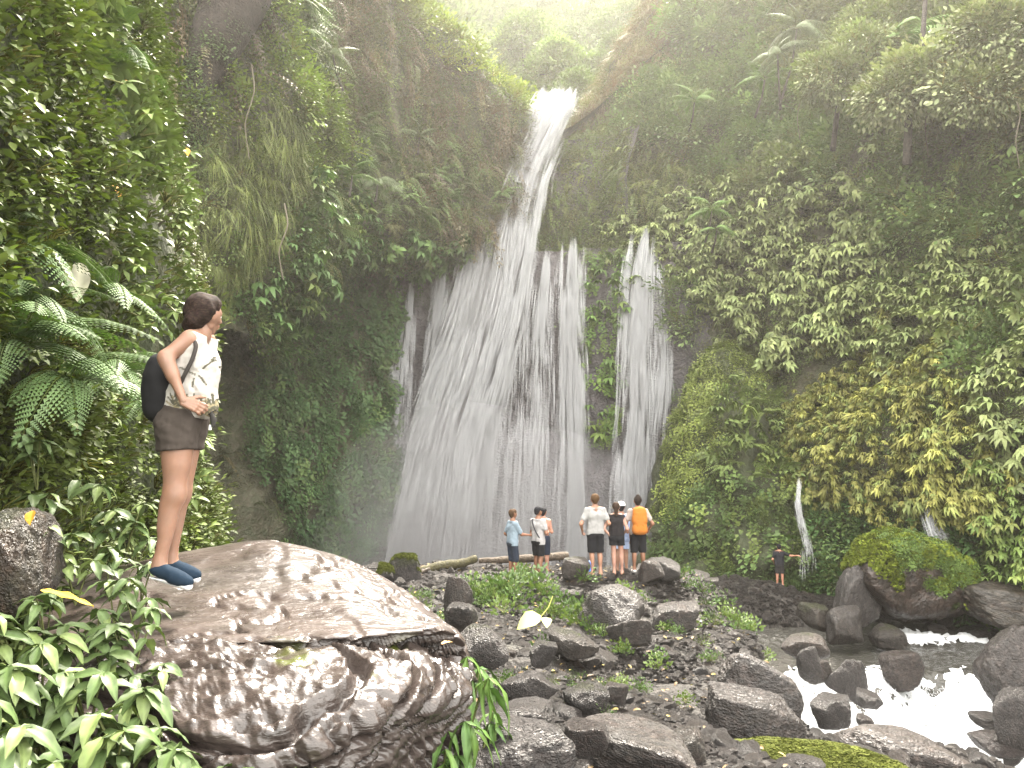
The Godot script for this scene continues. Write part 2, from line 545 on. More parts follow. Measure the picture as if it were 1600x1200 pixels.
func build_cliffs() -> void:
	# the bank beside the slab, close by, overhanging at its far corner
	make_wall("bank", "cliff", "steep leafy bank of dark earth and rock beside the woman", M.earth,
		[Vector2(-3.4, 0.5), Vector2(-3.45, -2.5), Vector2(-3.75, -5.5), Vector2(-4.0, -8.5), Vector2(-4.45, -11.0), Vector2(-5.2, -12.6), Vector2(-7.5, -13.6), Vector2(-12, -14)], -1.0, 10.5, 0.25,
		func(s, y, l):
			var o: float = 0.0
			if y < 2.2: o += (2.2 - y) * 0.18
			o += 0.08 * bump(s, 0.56, 0.16) * smoothstep(2.5, 5.0, y) - 0.2 * maxf(0.0, y - 4.8)
			return o, 0.3)
	# the next buttress, undercut by a dark cave
	make_wall("buttress", "cliff", "overhanging buttress with long grass above the dark cave", M.cliff,
		[Vector2(-17, -18), Vector2(-12.5, -20.5), Vector2(-9.0, -23), Vector2(-7.4, -26.5), Vector2(-7.6, -30), Vector2(-7.0, -34), Vector2(-5.2, -38), Vector2(-2.4, -41.3), Vector2(0.2, -43.6), Vector2(1.3, -46), Vector2(1.0, -50)], 6.5, 32.0, 0.5,
		func(s, y, l):
			var k: float = smoothstep(0.45, 0.68, s)
			var under: float = smoothstep(12.0 + 2.6 * k, 7.0 + 4.4 * k, y)
			var brow: float = 21.0 + (1.3 - l.x) * 0.72
			return -(2.2 + 4.5 * k) * under * under + 0.05 * (y - 9.0) * (0.0 if s > 0.6 else -1.0) - smoothstep(0.5, 0.62, s) * maxf(0.0, y - brow) * 2.4, 0.75)
	# back of the cave and the ivy face beside the falls
	make_wall("cave", "cliff", "shaded cave wall with ivy behind the slab", M.cliff,
		[Vector2(-17, -17), Vector2(-15.5, -24), Vector2(-14.2, -30), Vector2(-12.6, -35), Vector2(-10.6, -38.5), Vector2(-8.6, -40.6), Vector2(-6.0, -42.2)], -5.0, 14.0, 0.5,
		func(s, y, l): return 0.9 * smoothstep(5.0, 0.0, y), 0.8)
	# wet face that the lower curtain runs down
	make_wall("face", "cliff", "dark wet rock face behind the waterfall", M.wet_cliff,
		[Vector2(-10.5, -41.2), Vector2(-6.5, -42.8), Vector2(-2, -43.4), Vector2(2.5, -43.2), Vector2(6, -42.4), Vector2(10, -40.6)], -5.0, 13.6, 0.25,
		func(s, y, l): return 0.5 * smoothstep(6.0, -3.0, y) - 0.9 * smoothstep(11.0, 13.5, y), 0.35, 0.4)
	# upper face under the lip
	make_wall("lip", "cliff", "rock face that the top of the waterfall drops over", M.wet_cliff,
		[Vector2(-3.2, -43.6), Vector2(0.0, -45.0), Vector2(2.0, -45.8), Vector2(4.2, -45.4), Vector2(6.5, -43.6)], 11.0, 20.9, 0.4,
		func(s, y, l): return -0.8 * smoothstep(18.0, 20.9, y), 0.45, 0.3)
	# the long green wall on the far side of the stream
	make_wall("flank", "cliff", "tall green gorge wall above the stream", M.cliff,
		[Vector2(2.9, -50), Vector2(3.0, -46.6), Vector2(4.8, -44.6), Vector2(7.6, -42.4), Vector2(10.4, -39.2), Vector2(13.2, -35.2), Vector2(15.8, -30.5), Vector2(17.6, -25.5), Vector2(18.6, -20), Vector2(19.0, -14), Vector2(19, -9)], -5.0, 33.0, 0.5,
		func(s, y, l):
			var o: float = -0.2 * (y - 4.0)
			if s < 0.3: o = lerpf(-0.04 * (y - 8.0) - 0.5 * maxf(0.0, y - 20.5), o, s / 0.3)
			o += 1.8 * smoothstep(9.0, 2.0, y) * bump(s, 0.55, 0.2)
			o += 0.8 * bump(y, 14.5, 2.0) * bump(s, 0.5, 0.25) - 0.9 * bump(y, 17.8, 1.6) * bump(s, 0.6, 0.3)
			return o, 0.85)
	# mossy cone of rock at the foot of the wall
	var mb := MB.new()
	var nu := 64
	var nv := 36
	var pos := PackedVector3Array()
	for j in nv:
		for i in nu:
			var a := TAU * i / (nu - 1.0)
			var t := j / (nv - 1.0)
			var r := 4.6 * (1.0 - t) ** 0.5 + 0.02
			var p := Vector3(cos(a) * r * 1.0, -4.0 + 11.6 * t, -sin(a) * r * 1.0)
			var q := p + Vector3(9, 0, -36)
			var k := 1.0 + (0.3 * n_big.get_noise_3dv(q * 2.0) + 0.28 * n_mid.get_noise_3dv(q) + 0.1 * n_fine.get_noise_3dv(q)) * (1.0 - t * 0.4)
			p.x *= k; p.z *= k
			p.x += 0.3 * t; p.z -= 2.2 * t
			pos.append(p + Vector3(9.9, 0, -36.4))
	for p in pos: mb.vert(p)
	for i in nu - 1:
		for j in nv - 1:
			mb.quad(j * nu + i, (j + 1) * nu + i, (j + 1) * nu + i + 1, j * nu + i + 1)
	walls["cone"] = {"pos": pos, "nu": nu, "nv": nv, "sign": 1.0}
	tag(put("rock_buttress", mb.mesh(), M.earth), "mossy shoulder of rock at the foot of the green wall beside the narrow fall", "rock", "", "structure")

# the valley above the lip, as one sheet
func valley_height(x: float, z: float) -> float:
	var back := -z - 46.0
	var xc := 2.1 + 0.06 * back
	var side := absf(x - xc)
	var y := 20.8 + 0.06 * back + maxf(0.0, side - 0.7) * (0.95 if x < xc else 0.9)
	y += maxf(0.0, back - 10.0) * 0.5 + maxf(0.0, back - 26.0) * 0.55
	y = minf(y, 60.0)
	var q := Vector3(x, 0, z)
	return y + 0.8 * n_big.get_noise_3dv(q) + 0.3 * n_mid.get_noise_3dv(q)

func build_valley() -> void:
	var mb := MB.new()
	var nu := 70
	var nv := 60
	var pos := PackedVector3Array()
	for j in nv:
		for i in nu:
			var z := -46.4 - 64.0 * (j / (nv - 1.0)) ** 1.3
			var x := lerpf(-34.0, 40.0, i / (nu - 1.0))
			pos.append(Vector3(x, valley_height(x, z), z))
	for p in pos: mb.vert(p)
	for i in nu - 1:
		for j in nv - 1:
			mb.quad(j * nu + i, (j + 1) * nu + i, (j + 1) * nu + i + 1, j * nu + i + 1)
	walls["valley"] = {"pos": pos, "nu": nu, "nv": nv, "sign": 1.0}
	tag(put("hill", mb.mesh(), M.earth), "green valley sides rising behind the lip of the waterfall", "hill", "", "structure")

# ---------------------------------------------------------------- ground
var marks := [
	Vector3(-3.133, -0.561, -20.50), Vector3(-1.567, -0.499, -20.50), Vector3(0.000, -0.528, -19.50), Vector3(0.894, -0.470, -19.50), Vector3(1.887, -0.401, -19.00), Vector3(2.949, -0.399, -19.30), Vector3(4.410, -0.754, -21.00),
	Vector3(-1.705, -0.649, -16.00), Vector3(-0.532, -0.605, -14.00), Vector3(0.531, -0.761, -14.00), Vector3(2.276, -0.972, -15.00), Vector3(4.513, -1.395, -17.00), Vector3(6.356, -2.068, -19.50),
	Vector3(-0.217, -0.466, -9.600), Vector3(0.753, -0.650, -10.00), Vector3(1.596, -0.898, -10.60), Vector3(2.921, -1.271, -12.50), Vector3(5.191, -2.067, -16.00),
	Vector3(-0.296, -0.159, -6.600), Vector3(0.568, -0.517, -7.600), Vector3(1.750, -1.017, -9.000), Vector3(3.291, -1.732, -11.00), Vector3(5.356, -2.529, -13.50),
	Vector3(7.480, -1.886, -28.00), Vector3(10.68, -2.839, -33.50), Vector3(12.72, -2.761, -34.00), Vector3(8.555, -2.438, -25.00), Vector3(8.704, -2.558, -22.50),
	Vector3(10.22, -3.036, -24.50), Vector3(12.32, -3.179, -25.00), Vector3(15.47, -3.287, -25.50), Vector3(9.649, -3.183, -22.00), Vector3(11.64, -3.264, -22.00), Vector3(13.64, -3.264, -22.00),
	Vector3(8.575, -3.792, -20.00), Vector3(10.15, -3.863, -19.30), Vector3(8.641, -4.000, -17.00), Vector3(10.17, -4.000, -17.00), Vector3(13.55, -3.906, -19.00),
	Vector3(13.22, -2.681, -28.00), Vector3(16.49, -2.768, -28.50), Vector3(18.51, -2.305, -27.00),
	Vector3(-3.2, 0.4, -3), Vector3(-3.4, 0.5, -6), Vector3(-1.5, 0.3, -4.5), Vector3(-1.0, 0.2, -2), Vector3(0.6, 0.4, -3), Vector3(2.5, -0.6, -4.5), Vector3(0, 0.5, 1),
	Vector3(-4.5, 0.2, -10), Vector3(-5.5, -0.8, -14), Vector3(-5.0, -1.0, -20), Vector3(-10, -1.5, -26), Vector3(-4, -3.2, -27), Vector3(3, -3.0, -28),
	Vector3(-5, -3.8, -38), Vector3(3, -3.8, -38), Vector3(8, -3.6, -36), Vector3(-13, -2.5, -34), Vector3(13, -2.8, -33), Vector3(18, -2.4, -27), Vector3(19, -3.4, -20), Vector3(16, -4.0, -14), Vector3(9, -4.0, -10), Vector3(7, -3.0, -5), Vector3(12, -4.5, -4)]

func ground_height(x: float, z: float) -> float:
	var top := 0.0
	var sum := 0.0
	for m: Vector3 in marks:
		var d := (x - m.x) * (x - m.x) + (z - m.z) * (z - m.z)
		var w := 1.0 / ((d + 0.25) * (d + 0.25))
		top += w * m.y
		sum += w
	var y := top / sum
	# the bed of the stream, cut below the water
	var bank := 5.4 + 0.4 * sin(z * 0.9) + 0.35 * maxf(0.0, -z - 21.0)
	var inside := smoothstep(bank - 0.5, bank + 0.6, x) * smoothstep(-14.0, -15.6, z) * smoothstep(-26.6, -25.2, z)
	if z > -21.0: inside *= smoothstep(-21.5 + 0.0, -20.0, z) * smoothstep(16.0, 14.0, x) + smoothstep(-20.0, -21.5, z)
	return lerpf(y, minf(y, water_level(x, z) - 0.35), inside)

func build_ground() -> void:
	var mb := MB.new()
	var nu := 190
	var nv := 190
	for j in nv:
		for i in nu:
			var t := j / (nv - 1.0)
			var z := 1.5 - 45.0 * t ** 1.5
			var half := 3.5 + 20.0 * smoothstep(0.0, 0.75, t)
			var x := lerpf(-half, half + 1.0, i / (nu - 1.0))
			var y := ground_height(x, z)
			var q := Vector3(x, 0, z)
			y += 0.10 * n_mid.get_noise_3dv(q * 1.4) + 0.07 * n_fine.get_noise_3dv(q * 1.2)
			var g := smoothstep(0.0, 0.35, n_mid.get_noise_3dv(q * 0.8 + Vector3(40, 0, 0)))
			mb.vert(Vector3(x, y, z), Color(1, 1, 1).lerp(Color(0.75, 0.95, 0.5), g * 0.5))
	for i in nu - 1:
		for j in nv - 1:
			mb.quad(j * nu + i, (j + 1) * nu + i, (j + 1) * nu + i + 1, j * nu + i + 1)
	tag(put("ground", mb.mesh(), M.ground), "dark wet gravel and earth of the stony riverbed", "ground", "", "structure")

func build_foliage() -> void:
	var g := Color(0.082, 0.11, 0.028)
	var bright := Color(0.125, 0.16, 0.035)
	var pale := Color(0.13, 0.16, 0.06)
	var dark := Color(0.025, 0.05, 0.016)
	var brown := Color(0.11, 0.085, 0.04)
	var gold := Color(0.15, 0.125, 0.03)
	# near bank
	clothe(["bank"], {
		"small": {"called": "undergrowth", "label": "dense small-leaved undergrowth covering the near bank behind the ferns", "category": "undergrowth", "clumps": C.near_small, "per": 34.0, "size": 1.0, "color": g, "color2": bright, "vary": 0.9, "stand": 0.16, "lift": 0.3},
		"big": {"called": "creeper", "label": "glossy creeper with broad pointed leaves spilling over the near bank", "category": "creeper", "clumps": C.near_leaf, "per": 19.0, "size": 1.0, "color": Color(0.105, 0.145, 0.042), "color2": pale, "vary": 0.9, "stand": 0.22, "lift": 0.35, "mat": M.leaf_wet},
		"moss": {"called": "moss_curtain", "label": "fine yellowish moss and vines hanging down the corner of the near bank", "category": "moss", "clumps": C.vine, "per": 5.0, "size": 0.55, "color": Color(0.10, 0.12, 0.03), "color2": brown, "vary": 0.6, "stand": 0.1},
	}, [
		[Vector3(-4.124, 4.364, -7.000),2.0,"small"], [Vector3(-4.325, 5.573, -9.000),2.0,"big"], [Vector3(-4.787, 6.065, -8.000),2.0,"big"], [Vector3(-4.302, 4.208, -8.500),1.6,"big"], [Vector3(-4.177, 3.685, -9.500),1.4,"big"], [Vector3(-3.526, 2.300, -6.500),1.5,"small"], [Vector3(-3.765, 1.954, -8.000),1.6,"small"], [Vector3(-2.924, 1.894, -5.000),1.2,"big"], [Vector3(-2.367, 1.354, -4.000),1.5,"big"], [Vector3(-3.867, 3.011, -6.500),1.5,"small"],
		[Vector3(-4.680, 6.037, -11.50),1.5,"moss"], [Vector3(-4.814, 7.178, -11.50),1.4,"small"], [Vector3(-5.030, 5.035, -12.00),1.2,"moss"], [Vector3(-4.630, 7.538, -10.00),1.8,"small"], [Vector3(-4.976, 3.366, -12.50),1.5,"small"], [Vector3(-4.919, 1.816, -12.50),1.5,"small"]], 101)
	# buttress and upper faces beside the fall
	clothe(["buttress"], {
		"grass": {"called": "long_grass", "label": "long drooping grass over the brow of the buttress above the cave", "category": "grass", "clumps": C.grass, "per": 8.0, "size": 0.85, "color": Color(0.16, 0.19, 0.055), "color2": pale, "vary": 0.9, "stand": 0.3, "part": "blades"},
		"bush": {"called": "bushes", "label": "bright bushy foliage below the big leaning trunk", "category": "bushes", "clumps": C.shrub, "per": 5.2, "size": 0.90, "color": Color(0.196, 0.265, 0.057), "color2": bright, "vary": 1.0, "stand": 0.4, "lift": 0.3},
		"dry": {"called": "scrub", "label": "brownish scrub and dead vines on the overhanging face beside the top of the fall", "category": "scrub", "clumps": C.fine + [C.vine[0], C.hang_fern[0]], "per": 4.5, "size": 1.20, "color": Color(0.133, 0.106, 0.071), "color2": Color(0.106, 0.150, 0.044), "vary": 1.0, "stand": 0.3},
		"ferns": {"called": "wall_ferns", "label": "clumps of ferns clinging to the overhanging face beside the fall", "category": "ferns", "clumps": C.fern + C.hang_fern, "per": 4.9, "size": 1.10, "color": Color(0.107, 0.165, 0.057), "color2": brown, "vary": 0.7, "stand": 0.25, "part": "fronds"},
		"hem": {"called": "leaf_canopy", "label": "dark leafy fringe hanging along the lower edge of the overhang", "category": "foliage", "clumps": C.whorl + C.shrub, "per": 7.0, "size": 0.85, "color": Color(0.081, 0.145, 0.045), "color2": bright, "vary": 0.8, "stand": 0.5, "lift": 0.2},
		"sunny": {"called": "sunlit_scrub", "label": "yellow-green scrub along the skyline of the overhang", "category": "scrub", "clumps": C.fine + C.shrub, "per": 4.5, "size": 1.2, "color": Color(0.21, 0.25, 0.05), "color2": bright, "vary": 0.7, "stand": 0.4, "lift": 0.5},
	}, [
		[Vector3(-7.722, 12.59, -26.00),3.0,"grass"], [Vector3(-7.452, 10.24, -26.00),2.5,"grass"], [Vector3(-8.777, 10.54, -25.00),2.0,"grass"], [Vector3(-8.417, 14.98, -26.00),2.6,"bush"], [Vector3(-9.070, 13.44, -25.00),2.5,"bush"], [Vector3(-9.163, 15.01, -24.00),2.5,"dry"],
		[Vector3(-6.609, 19.20, -34.00),4.0,"dry"], [Vector3(-4.582, 18.02, -38.00),4.0,"dry"], [Vector3(-2.026, 19.68, -42.00),3.0,"dry"], [Vector3(-7.311, 18.21, -30.00),3.0,"ferns"], [Vector3(-5.762, 15.40, -36.00),3.5,"ferns"], [Vector3(-3.838, 16.53, -40.00),3.0,"ferns"], [Vector3(-7.227, 15.10, -31.00),2.8,"bush"], [Vector3(-3.185, 14.57, -40.00),2.5,"dry"],
		[Vector3(-6.103, 11.32, -35.00),3.0,"hem"], [Vector3(-4.508, 11.18, -38.00),2.5,"hem"], [Vector3(-6.879, 12.09, -32.00),2.5,"ferns"], [Vector3(-7.355, 9.287, -30.00),3.0,"hem"], [Vector3(-3.572, 12.55, -41.00),2.0,"hem"],
		[Vector3(-4.192, 25.15, -43.00),4.0,"sunny"], [Vector3(-1.457, 24.32, -45.00),3.5,"sunny"], [Vector3(-6.018, 25.83, -41.00),3.0,"sunny"], [Vector3(0.758, 23.72, -47.00),2.5,"sunny"]], 102)
	clothe(["cave"], {
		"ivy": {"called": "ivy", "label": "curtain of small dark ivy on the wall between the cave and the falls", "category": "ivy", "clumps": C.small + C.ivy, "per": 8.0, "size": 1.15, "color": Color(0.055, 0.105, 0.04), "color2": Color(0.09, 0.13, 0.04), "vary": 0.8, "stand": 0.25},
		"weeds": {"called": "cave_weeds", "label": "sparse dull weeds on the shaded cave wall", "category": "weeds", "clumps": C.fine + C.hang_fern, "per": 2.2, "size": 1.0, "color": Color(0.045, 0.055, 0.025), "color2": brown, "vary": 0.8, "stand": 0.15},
	}, [
		[Vector3(-10.41, 6.939, -38.00),3.0,"ivy"], [Vector3(-8.851, 5.977, -40.50),3.5,"ivy"], [Vector3(-9.273, 1.585, -40.00),3.0,"ivy"], [Vector3(-10.50, 9.753, -37.00),2.5,"ivy"], [Vector3(-8.394, 9.915, -41.00),2.0,"ivy"], [Vector3(-10.91, 3.344, -37.00),2.5,"ivy"], [Vector3(-11.88, 6.315, -33.00),4.0,"weeds"], [Vector3(-11.51, 2.709, -33.00),4.0,"weeds"], [Vector3(-11.57, 0.239, -32.00),4.0,"bare"], [Vector3(-11.81, 7.845, -30.00),4.0,"bare"]], 103)
	clothe(["face", "lip"], {
		"column": {"called": "ivy_column", "label": "leafy green column between the two curtains of falling water", "category": "ivy", "clumps": C.ivy + [C.whorl[0]], "per": 7.0, "size": 1.0, "color": Color(0.088, 0.150, 0.037), "color2": bright, "vary": 0.7, "stand": 0.5},
		"moss": {"called": "wet_moss", "label": "dark green moss on the wet face behind the thin veils", "category": "moss", "clumps": C.small, "per": 2.5, "size": 0.9, "color": Color(0.03, 0.06, 0.02), "color2": g, "vary": 0.7, "stand": 0.1},
		"ferns": {"called": "wet_ferns", "label": "small ferns and moss on the rock close beside the top of the fall", "category": "ferns", "clumps": C.hang_fern + C.fine, "per": 9.8, "size": 0.90, "color": Color(0.099, 0.140, 0.041), "color2": Color(0.148, 0.165, 0.050), "vary": 0.9, "stand": 0.15, "part": "fronds"},
	}, [
		[Vector3(4.584, 12.12, -42.00),1.2,"column"], [Vector3(4.458, 9.434, -42.00),1.1,"column"], [Vector3(4.531, 6.776, -42.00),1.1,"column"], [Vector3(4.570, 4.150, -42.00),0.9,"column"], [Vector3(4.823, 12.80, -42.00),1.4,"column"],
		[Vector3(-7.562, 7.438, -42.00),1.3,"moss"], [Vector3(-7.160, 2.848, -42.00),1.2,"moss"], [Vector3(-4.688, 10.54, -42.50),1.3,"moss"], [Vector3(7.376, 6.117, -42.00),0.8,"moss"],
		[Vector3(2.685, 6.210, -43.00),1.4,"bare"], [Vector3(-1.678, 6.210, -43.00),3.0,"bare"], [Vector3(6.576, 7.438, -42.00),1.0,"bare"], [Vector3(-4.998, 2.864, -43.00),2.2,"bare"], [Vector3(2.643, -1.089, -43.00),2.5,"bare"], [Vector3(4.645, 0.879, -43.00),1.4,"bare"], [Vector3(1.807, 20.56, -45.00),1.6,"bare"], [Vector3(0.000, 12.59, -44.00),3.0,"bare"], [Vector3(3.784, 19.07, -45.00),3.0,"ferns"], [Vector3(3.583, 16.11, -45.00),3.0,"ferns"], [Vector3(5.012, 21.09, -44.50),3.0,"ferns"], [Vector3(5.918, 18.14, -43.50),3.0,"ferns"], [Vector3(-1.071, 19.61, -44.50),1.5,"ferns"], [Vector3(0.717, 16.11, -45.00),1.2,"bare"]], 104)
	clothe(["flank"], {
		"fringe": {"called": "hanging_ferns", "label": "yellowish ferns hanging down the face just beside the top of the fall", "category": "ferns", "clumps": C.hang_fern + C.fine, "per": 10.4, "size": 1.10, "color": Color(0.156, 0.183, 0.055), "color2": Color(0.091, 0.128, 0.046), "vary": 1.0, "stand": 0.2, "part": "fronds"},
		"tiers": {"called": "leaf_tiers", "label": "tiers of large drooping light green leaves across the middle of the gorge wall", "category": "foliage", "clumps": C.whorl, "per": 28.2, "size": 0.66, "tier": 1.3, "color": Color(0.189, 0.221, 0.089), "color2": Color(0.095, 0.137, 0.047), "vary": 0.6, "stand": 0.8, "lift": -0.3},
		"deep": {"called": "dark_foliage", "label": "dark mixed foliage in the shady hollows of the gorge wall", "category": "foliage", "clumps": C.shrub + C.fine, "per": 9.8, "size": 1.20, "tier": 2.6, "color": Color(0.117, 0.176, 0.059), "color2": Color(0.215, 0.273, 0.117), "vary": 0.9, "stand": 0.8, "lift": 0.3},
		"gold": {"called": "golden_leaves", "label": "mound of yellow-brown drooping leaves low on the slope above the spout", "category": "foliage", "clumps": C.droop, "per": 45.6, "size": 0.48, "color": Color(0.205, 0.205, 0.055), "color2": Color(0.160, 0.200, 0.065), "vary": 1.0, "stand": 0.6, "lift": -0.2},
		"mound": {"called": "broad_leaves", "label": "light green broad leaves around the foot of the golden mound", "category": "foliage", "clumps": C.droop + C.whorl, "per": 32.5, "size": 0.52, "color": Color(0.137, 0.200, 0.053), "color2": Color(0.168, 0.179, 0.053), "vary": 0.8, "stand": 0.55, "lift": -0.2},
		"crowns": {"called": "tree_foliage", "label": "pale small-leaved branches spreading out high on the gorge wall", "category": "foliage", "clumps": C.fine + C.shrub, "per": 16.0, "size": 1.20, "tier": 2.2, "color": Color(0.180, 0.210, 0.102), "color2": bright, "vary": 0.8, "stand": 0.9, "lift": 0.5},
		"sprigs": {"called": "low_shrubs", "label": "dark green shrubs along the foot of the gorge wall behind the stones", "category": "shrubs", "clumps": C.ivy + C.shrub, "per": 12.5, "size": 0.90, "color": Color(0.062, 0.119, 0.037), "color2": bright, "vary": 0.7, "stand": 0.4, "lift": 0.3},
		"straw": {"called": "dry_grass", "label": "straw-coloured grass and scrub along the bright edge of the notch", "category": "grass", "clumps": C.fine + C.grass, "per": 9.0, "size": 1.1, "color": Color(0.2, 0.16, 0.09), "color2": Color(0.15, 0.17, 0.05), "vary": 1.0, "stand": 0.3},
	}, [
		[Vector3(7.853, 27.15, -46.00),2.6,"straw"], [Vector3(5.956, 24.81, -46.00),2.2,"straw"], [Vector3(4.502, 23.49, -46.50),1.6,"straw"], [Vector3(9.002, 28.72, -46.00),2.4,"straw"],
		[Vector3(5.506, 17.96, -43.00),3.2,"fringe"], [Vector3(3.551, 17.05, -44.50),2.4,"fringe"], [Vector3(7.898, 18.58, -41.00),2.6,"fringe"], [Vector3(4.338, 20.56, -45.00),2.2,"fringe"], [Vector3(5.469, 14.79, -43.00),2.0,"tiers"],
		[Vector3(8.274, 14.24, -40.00),3.0,"tiers"], [Vector3(10.92, 14.55, -37.00),3.2,"tiers"], [Vector3(12.96, 11.88, -34.00),3.2,"tiers"], [Vector3(12.97, 9.025, -31.00),3.0,"tiers"], [Vector3(11.29, 10.23, -34.00),2.8,"tiers"], [Vector3(15.62, 9.518, -29.00),2.6,"tiers"], [Vector3(15.56, 7.092, -26.00),2.4,"tiers"], [Vector3(9.364, 10.94, -37.00),2.6,"tiers"], [Vector3(14.31, 7.022, -28.00),2.4,"tiers"], [Vector3(15.20, 4.140, -25.00),2.4,"tiers"],
		[Vector3(15.34, 12.54, -31.00),3.0,"deep"], [Vector3(16.11, 12.00, -28.00),3.2,"deep"], [Vector3(13.78, 18.97, -38.00),3.4,"deep"], [Vector3(10.24, 24.62, -42.00),4.0,"deep"], [Vector3(11.29, 20.18, -40.00),3.0,"deep"], [Vector3(14.91, 16.77, -35.00),2.6,"deep"], [Vector3(14.80, 5.567, -27.00),1.8,"deep"], [Vector3(8.207, 10.69, -40.00),1.6,"deep"], [Vector3(8.339, 22.61, -43.00),3.5,"deep"],
		[Vector3(17.03, 16.92, -31.00),3.2,"crowns"], [Vector3(16.46, 17.77, -34.00),2.6,"crowns"], [Vector3(17.29, 17.15, -28.00),3.0,"crowns"], [Vector3(15.43, 22.49, -38.00),3.4,"crowns"], [Vector3(11.87, 16.68, -37.00),2.4,"crowns"], [Vector3(17.18, 14.11, -27.00),2.4,"crowns"],
		[Vector3(11.70, 4.763, -30.00),3.6,"gold"], [Vector3(12.61, 3.283, -28.00),3.4,"gold"], [Vector3(10.40, 5.091, -31.00),2.8,"gold"], [Vector3(14.08, 2.200, -26.00),3.4,"gold"], [Vector3(13.97, 4.373, -28.00),2.6,"gold"], [Vector3(9.901, 5.486, -32.50),1.8,"gold"], [Vector3(14.66, 1.635, -24.50),2.2,"gold"], [Vector3(10.20, 9.065, -35.00),1.4,"gold"],
		[Vector3(9.792, 3.593, -30.00),2.2,"mound"], [Vector3(10.80, 1.340, -28.00),2.4,"mound"], [Vector3(13.00, 0.607, -26.00),2.4,"mound"], [Vector3(14.80, 0.478, -25.00),2.2,"mound"], [Vector3(9.817, 6.315, -33.00),1.8,"mound"],
		[Vector3(8.642, 1.217, -32.00),2.4,"sprigs"], [Vector3(9.806, -1.217, -32.00),2.4,"sprigs"], [Vector3(8.090, -1.324, -33.00),2.4,"sprigs"], [Vector3(11.48, -1.456, -30.00),2.4,"sprigs"], [Vector3(15.29, -1.091, -27.00),2.4,"sprigs"]], 105)
	clothe(["flank", "buttress", "lip"], {
		"under": {"called": "wall_undergrowth", "label": "fine undergrowth of moss, seedlings and small leaves beneath the larger plants of both gorge walls", "category": "undergrowth", "clumps": C.fine + C.small, "per": 4.2, "size": 1.15, "color": Color(0.123, 0.173, 0.057), "color2": Color(0.165, 0.165, 0.083), "vary": 0.9, "stand": 0.12, "lift": 0.1},
	}, [[Vector3(0, 12, -40), 60.0, "under"], [Vector3(1.807, 20.56, -45.00),1.6,"bare"], [Vector3(6.576, 7.438, -42.00),1.0,"bare"]], 108)
	clothe(["cone"], {
		"moss": {"called": "bright_ivy", "label": "bright small-leaved ivy and moss over the shoulder of rock beside the narrow fall", "category": "ivy", "clumps": C.small, "per": 15.0, "size": 1.0, "color": Color(0.18, 0.22, 0.05), "color2": g, "vary": 0.9, "stand": 0.15},
		"ivy": {"called": "dark_ivy", "label": "dark ivy around the foot of the mossy shoulder of rock", "category": "ivy", "clumps": C.ivy + C.fine, "per": 8.0, "size": 0.95, "color": Color(0.08, 0.125, 0.04), "color2": bright, "vary": 0.9, "stand": 0.3},
		"mix": {"called": "shrubs", "label": "leafy shrubs and ferns at the back of the mossy shoulder of rock", "category": "shrubs", "clumps": C.shrub + C.fern + C.droop, "per": 6.0, "size": 0.9, "color": Color(0.11, 0.15, 0.045), "color2": bright, "vary": 0.9, "stand": 0.4},
	}, [
		[Vector3(7.685, 4.839, -34.00),2.6,"moss"], [Vector3(6.256, 2.200, -33.00),2.8,"moss"], [Vector3(8.273, 7.691, -37.00),1.2,"mix"], [Vector3(9.394, 6.877, -37.50),1.6,"moss"], [Vector3(9.957, 7.457, -38.50),1.6,"moss"], [Vector3(9.534, 4.370, -35.00),1.4,"mix"], [Vector3(6.583, -0.825, -33.00),2.0,"ivy"], [Vector3(8.633, 0.178, -33.00),2.4,"ivy"], [Vector3(5.840, 0.178, -33.00),1.2,"moss"], [Vector3(10.28, 2.725, -34.00),2.0,"mix"]], 106)
	clothe(["valley"], {
		"bright": {"called": "sunny_bushes", "label": "bright green bushes on the slope just behind the lip of the fall", "category": "bushes", "clumps": C.fine + C.shrub, "per": 6.1, "size": 1.5, "color": Color(0.2, 0.28, 0.05), "color2": bright, "vary": 0.8, "stand": 0.6, "lift": 0.6},
		"brown": {"called": "dry_scrub", "label": "straw-coloured scrub on the steep slope above the lip", "category": "scrub", "clumps": C.fine + C.grass, "per": 4.9, "size": 1.2, "color": Color(0.17, 0.13, 0.07), "color2": Color(0.15, 0.18, 0.05), "vary": 1.0, "stand": 0.3},
		"wood": {"called": "far_woods", "label": "hazy woodland covering the back of the valley", "category": "woods", "clumps": C.shrub, "per": 2.5, "size": 2.6, "color": Color(0.12, 0.17, 0.06), "color2": bright, "vary": 0.8, "stand": 1.0, "lift": 0.5},
	}, [
		[Vector3(-2.531, 29.08, -52.00),6.0,"bright"], [Vector3(0.808, 25.94, -50.00),4.0,"bright"], [Vector3(7.300, 28.04, -50.00),4.0,"brown"], [Vector3(5.042, 24.99, -48.00),3.5,"brown"], [Vector3(9.356, 29.74, -50.00),5.0,"brown"],
		[Vector3(3.650, 40.97, -75.00),16.0,"wood"], [Vector3(-6.528, 49.00, -80.00),18.0,"wood"], [Vector3(13.06, 49.00, -80.00),18.0,"wood"], [Vector3(2.916, 32.20, -60.00),8.0,"wood"]], 107)

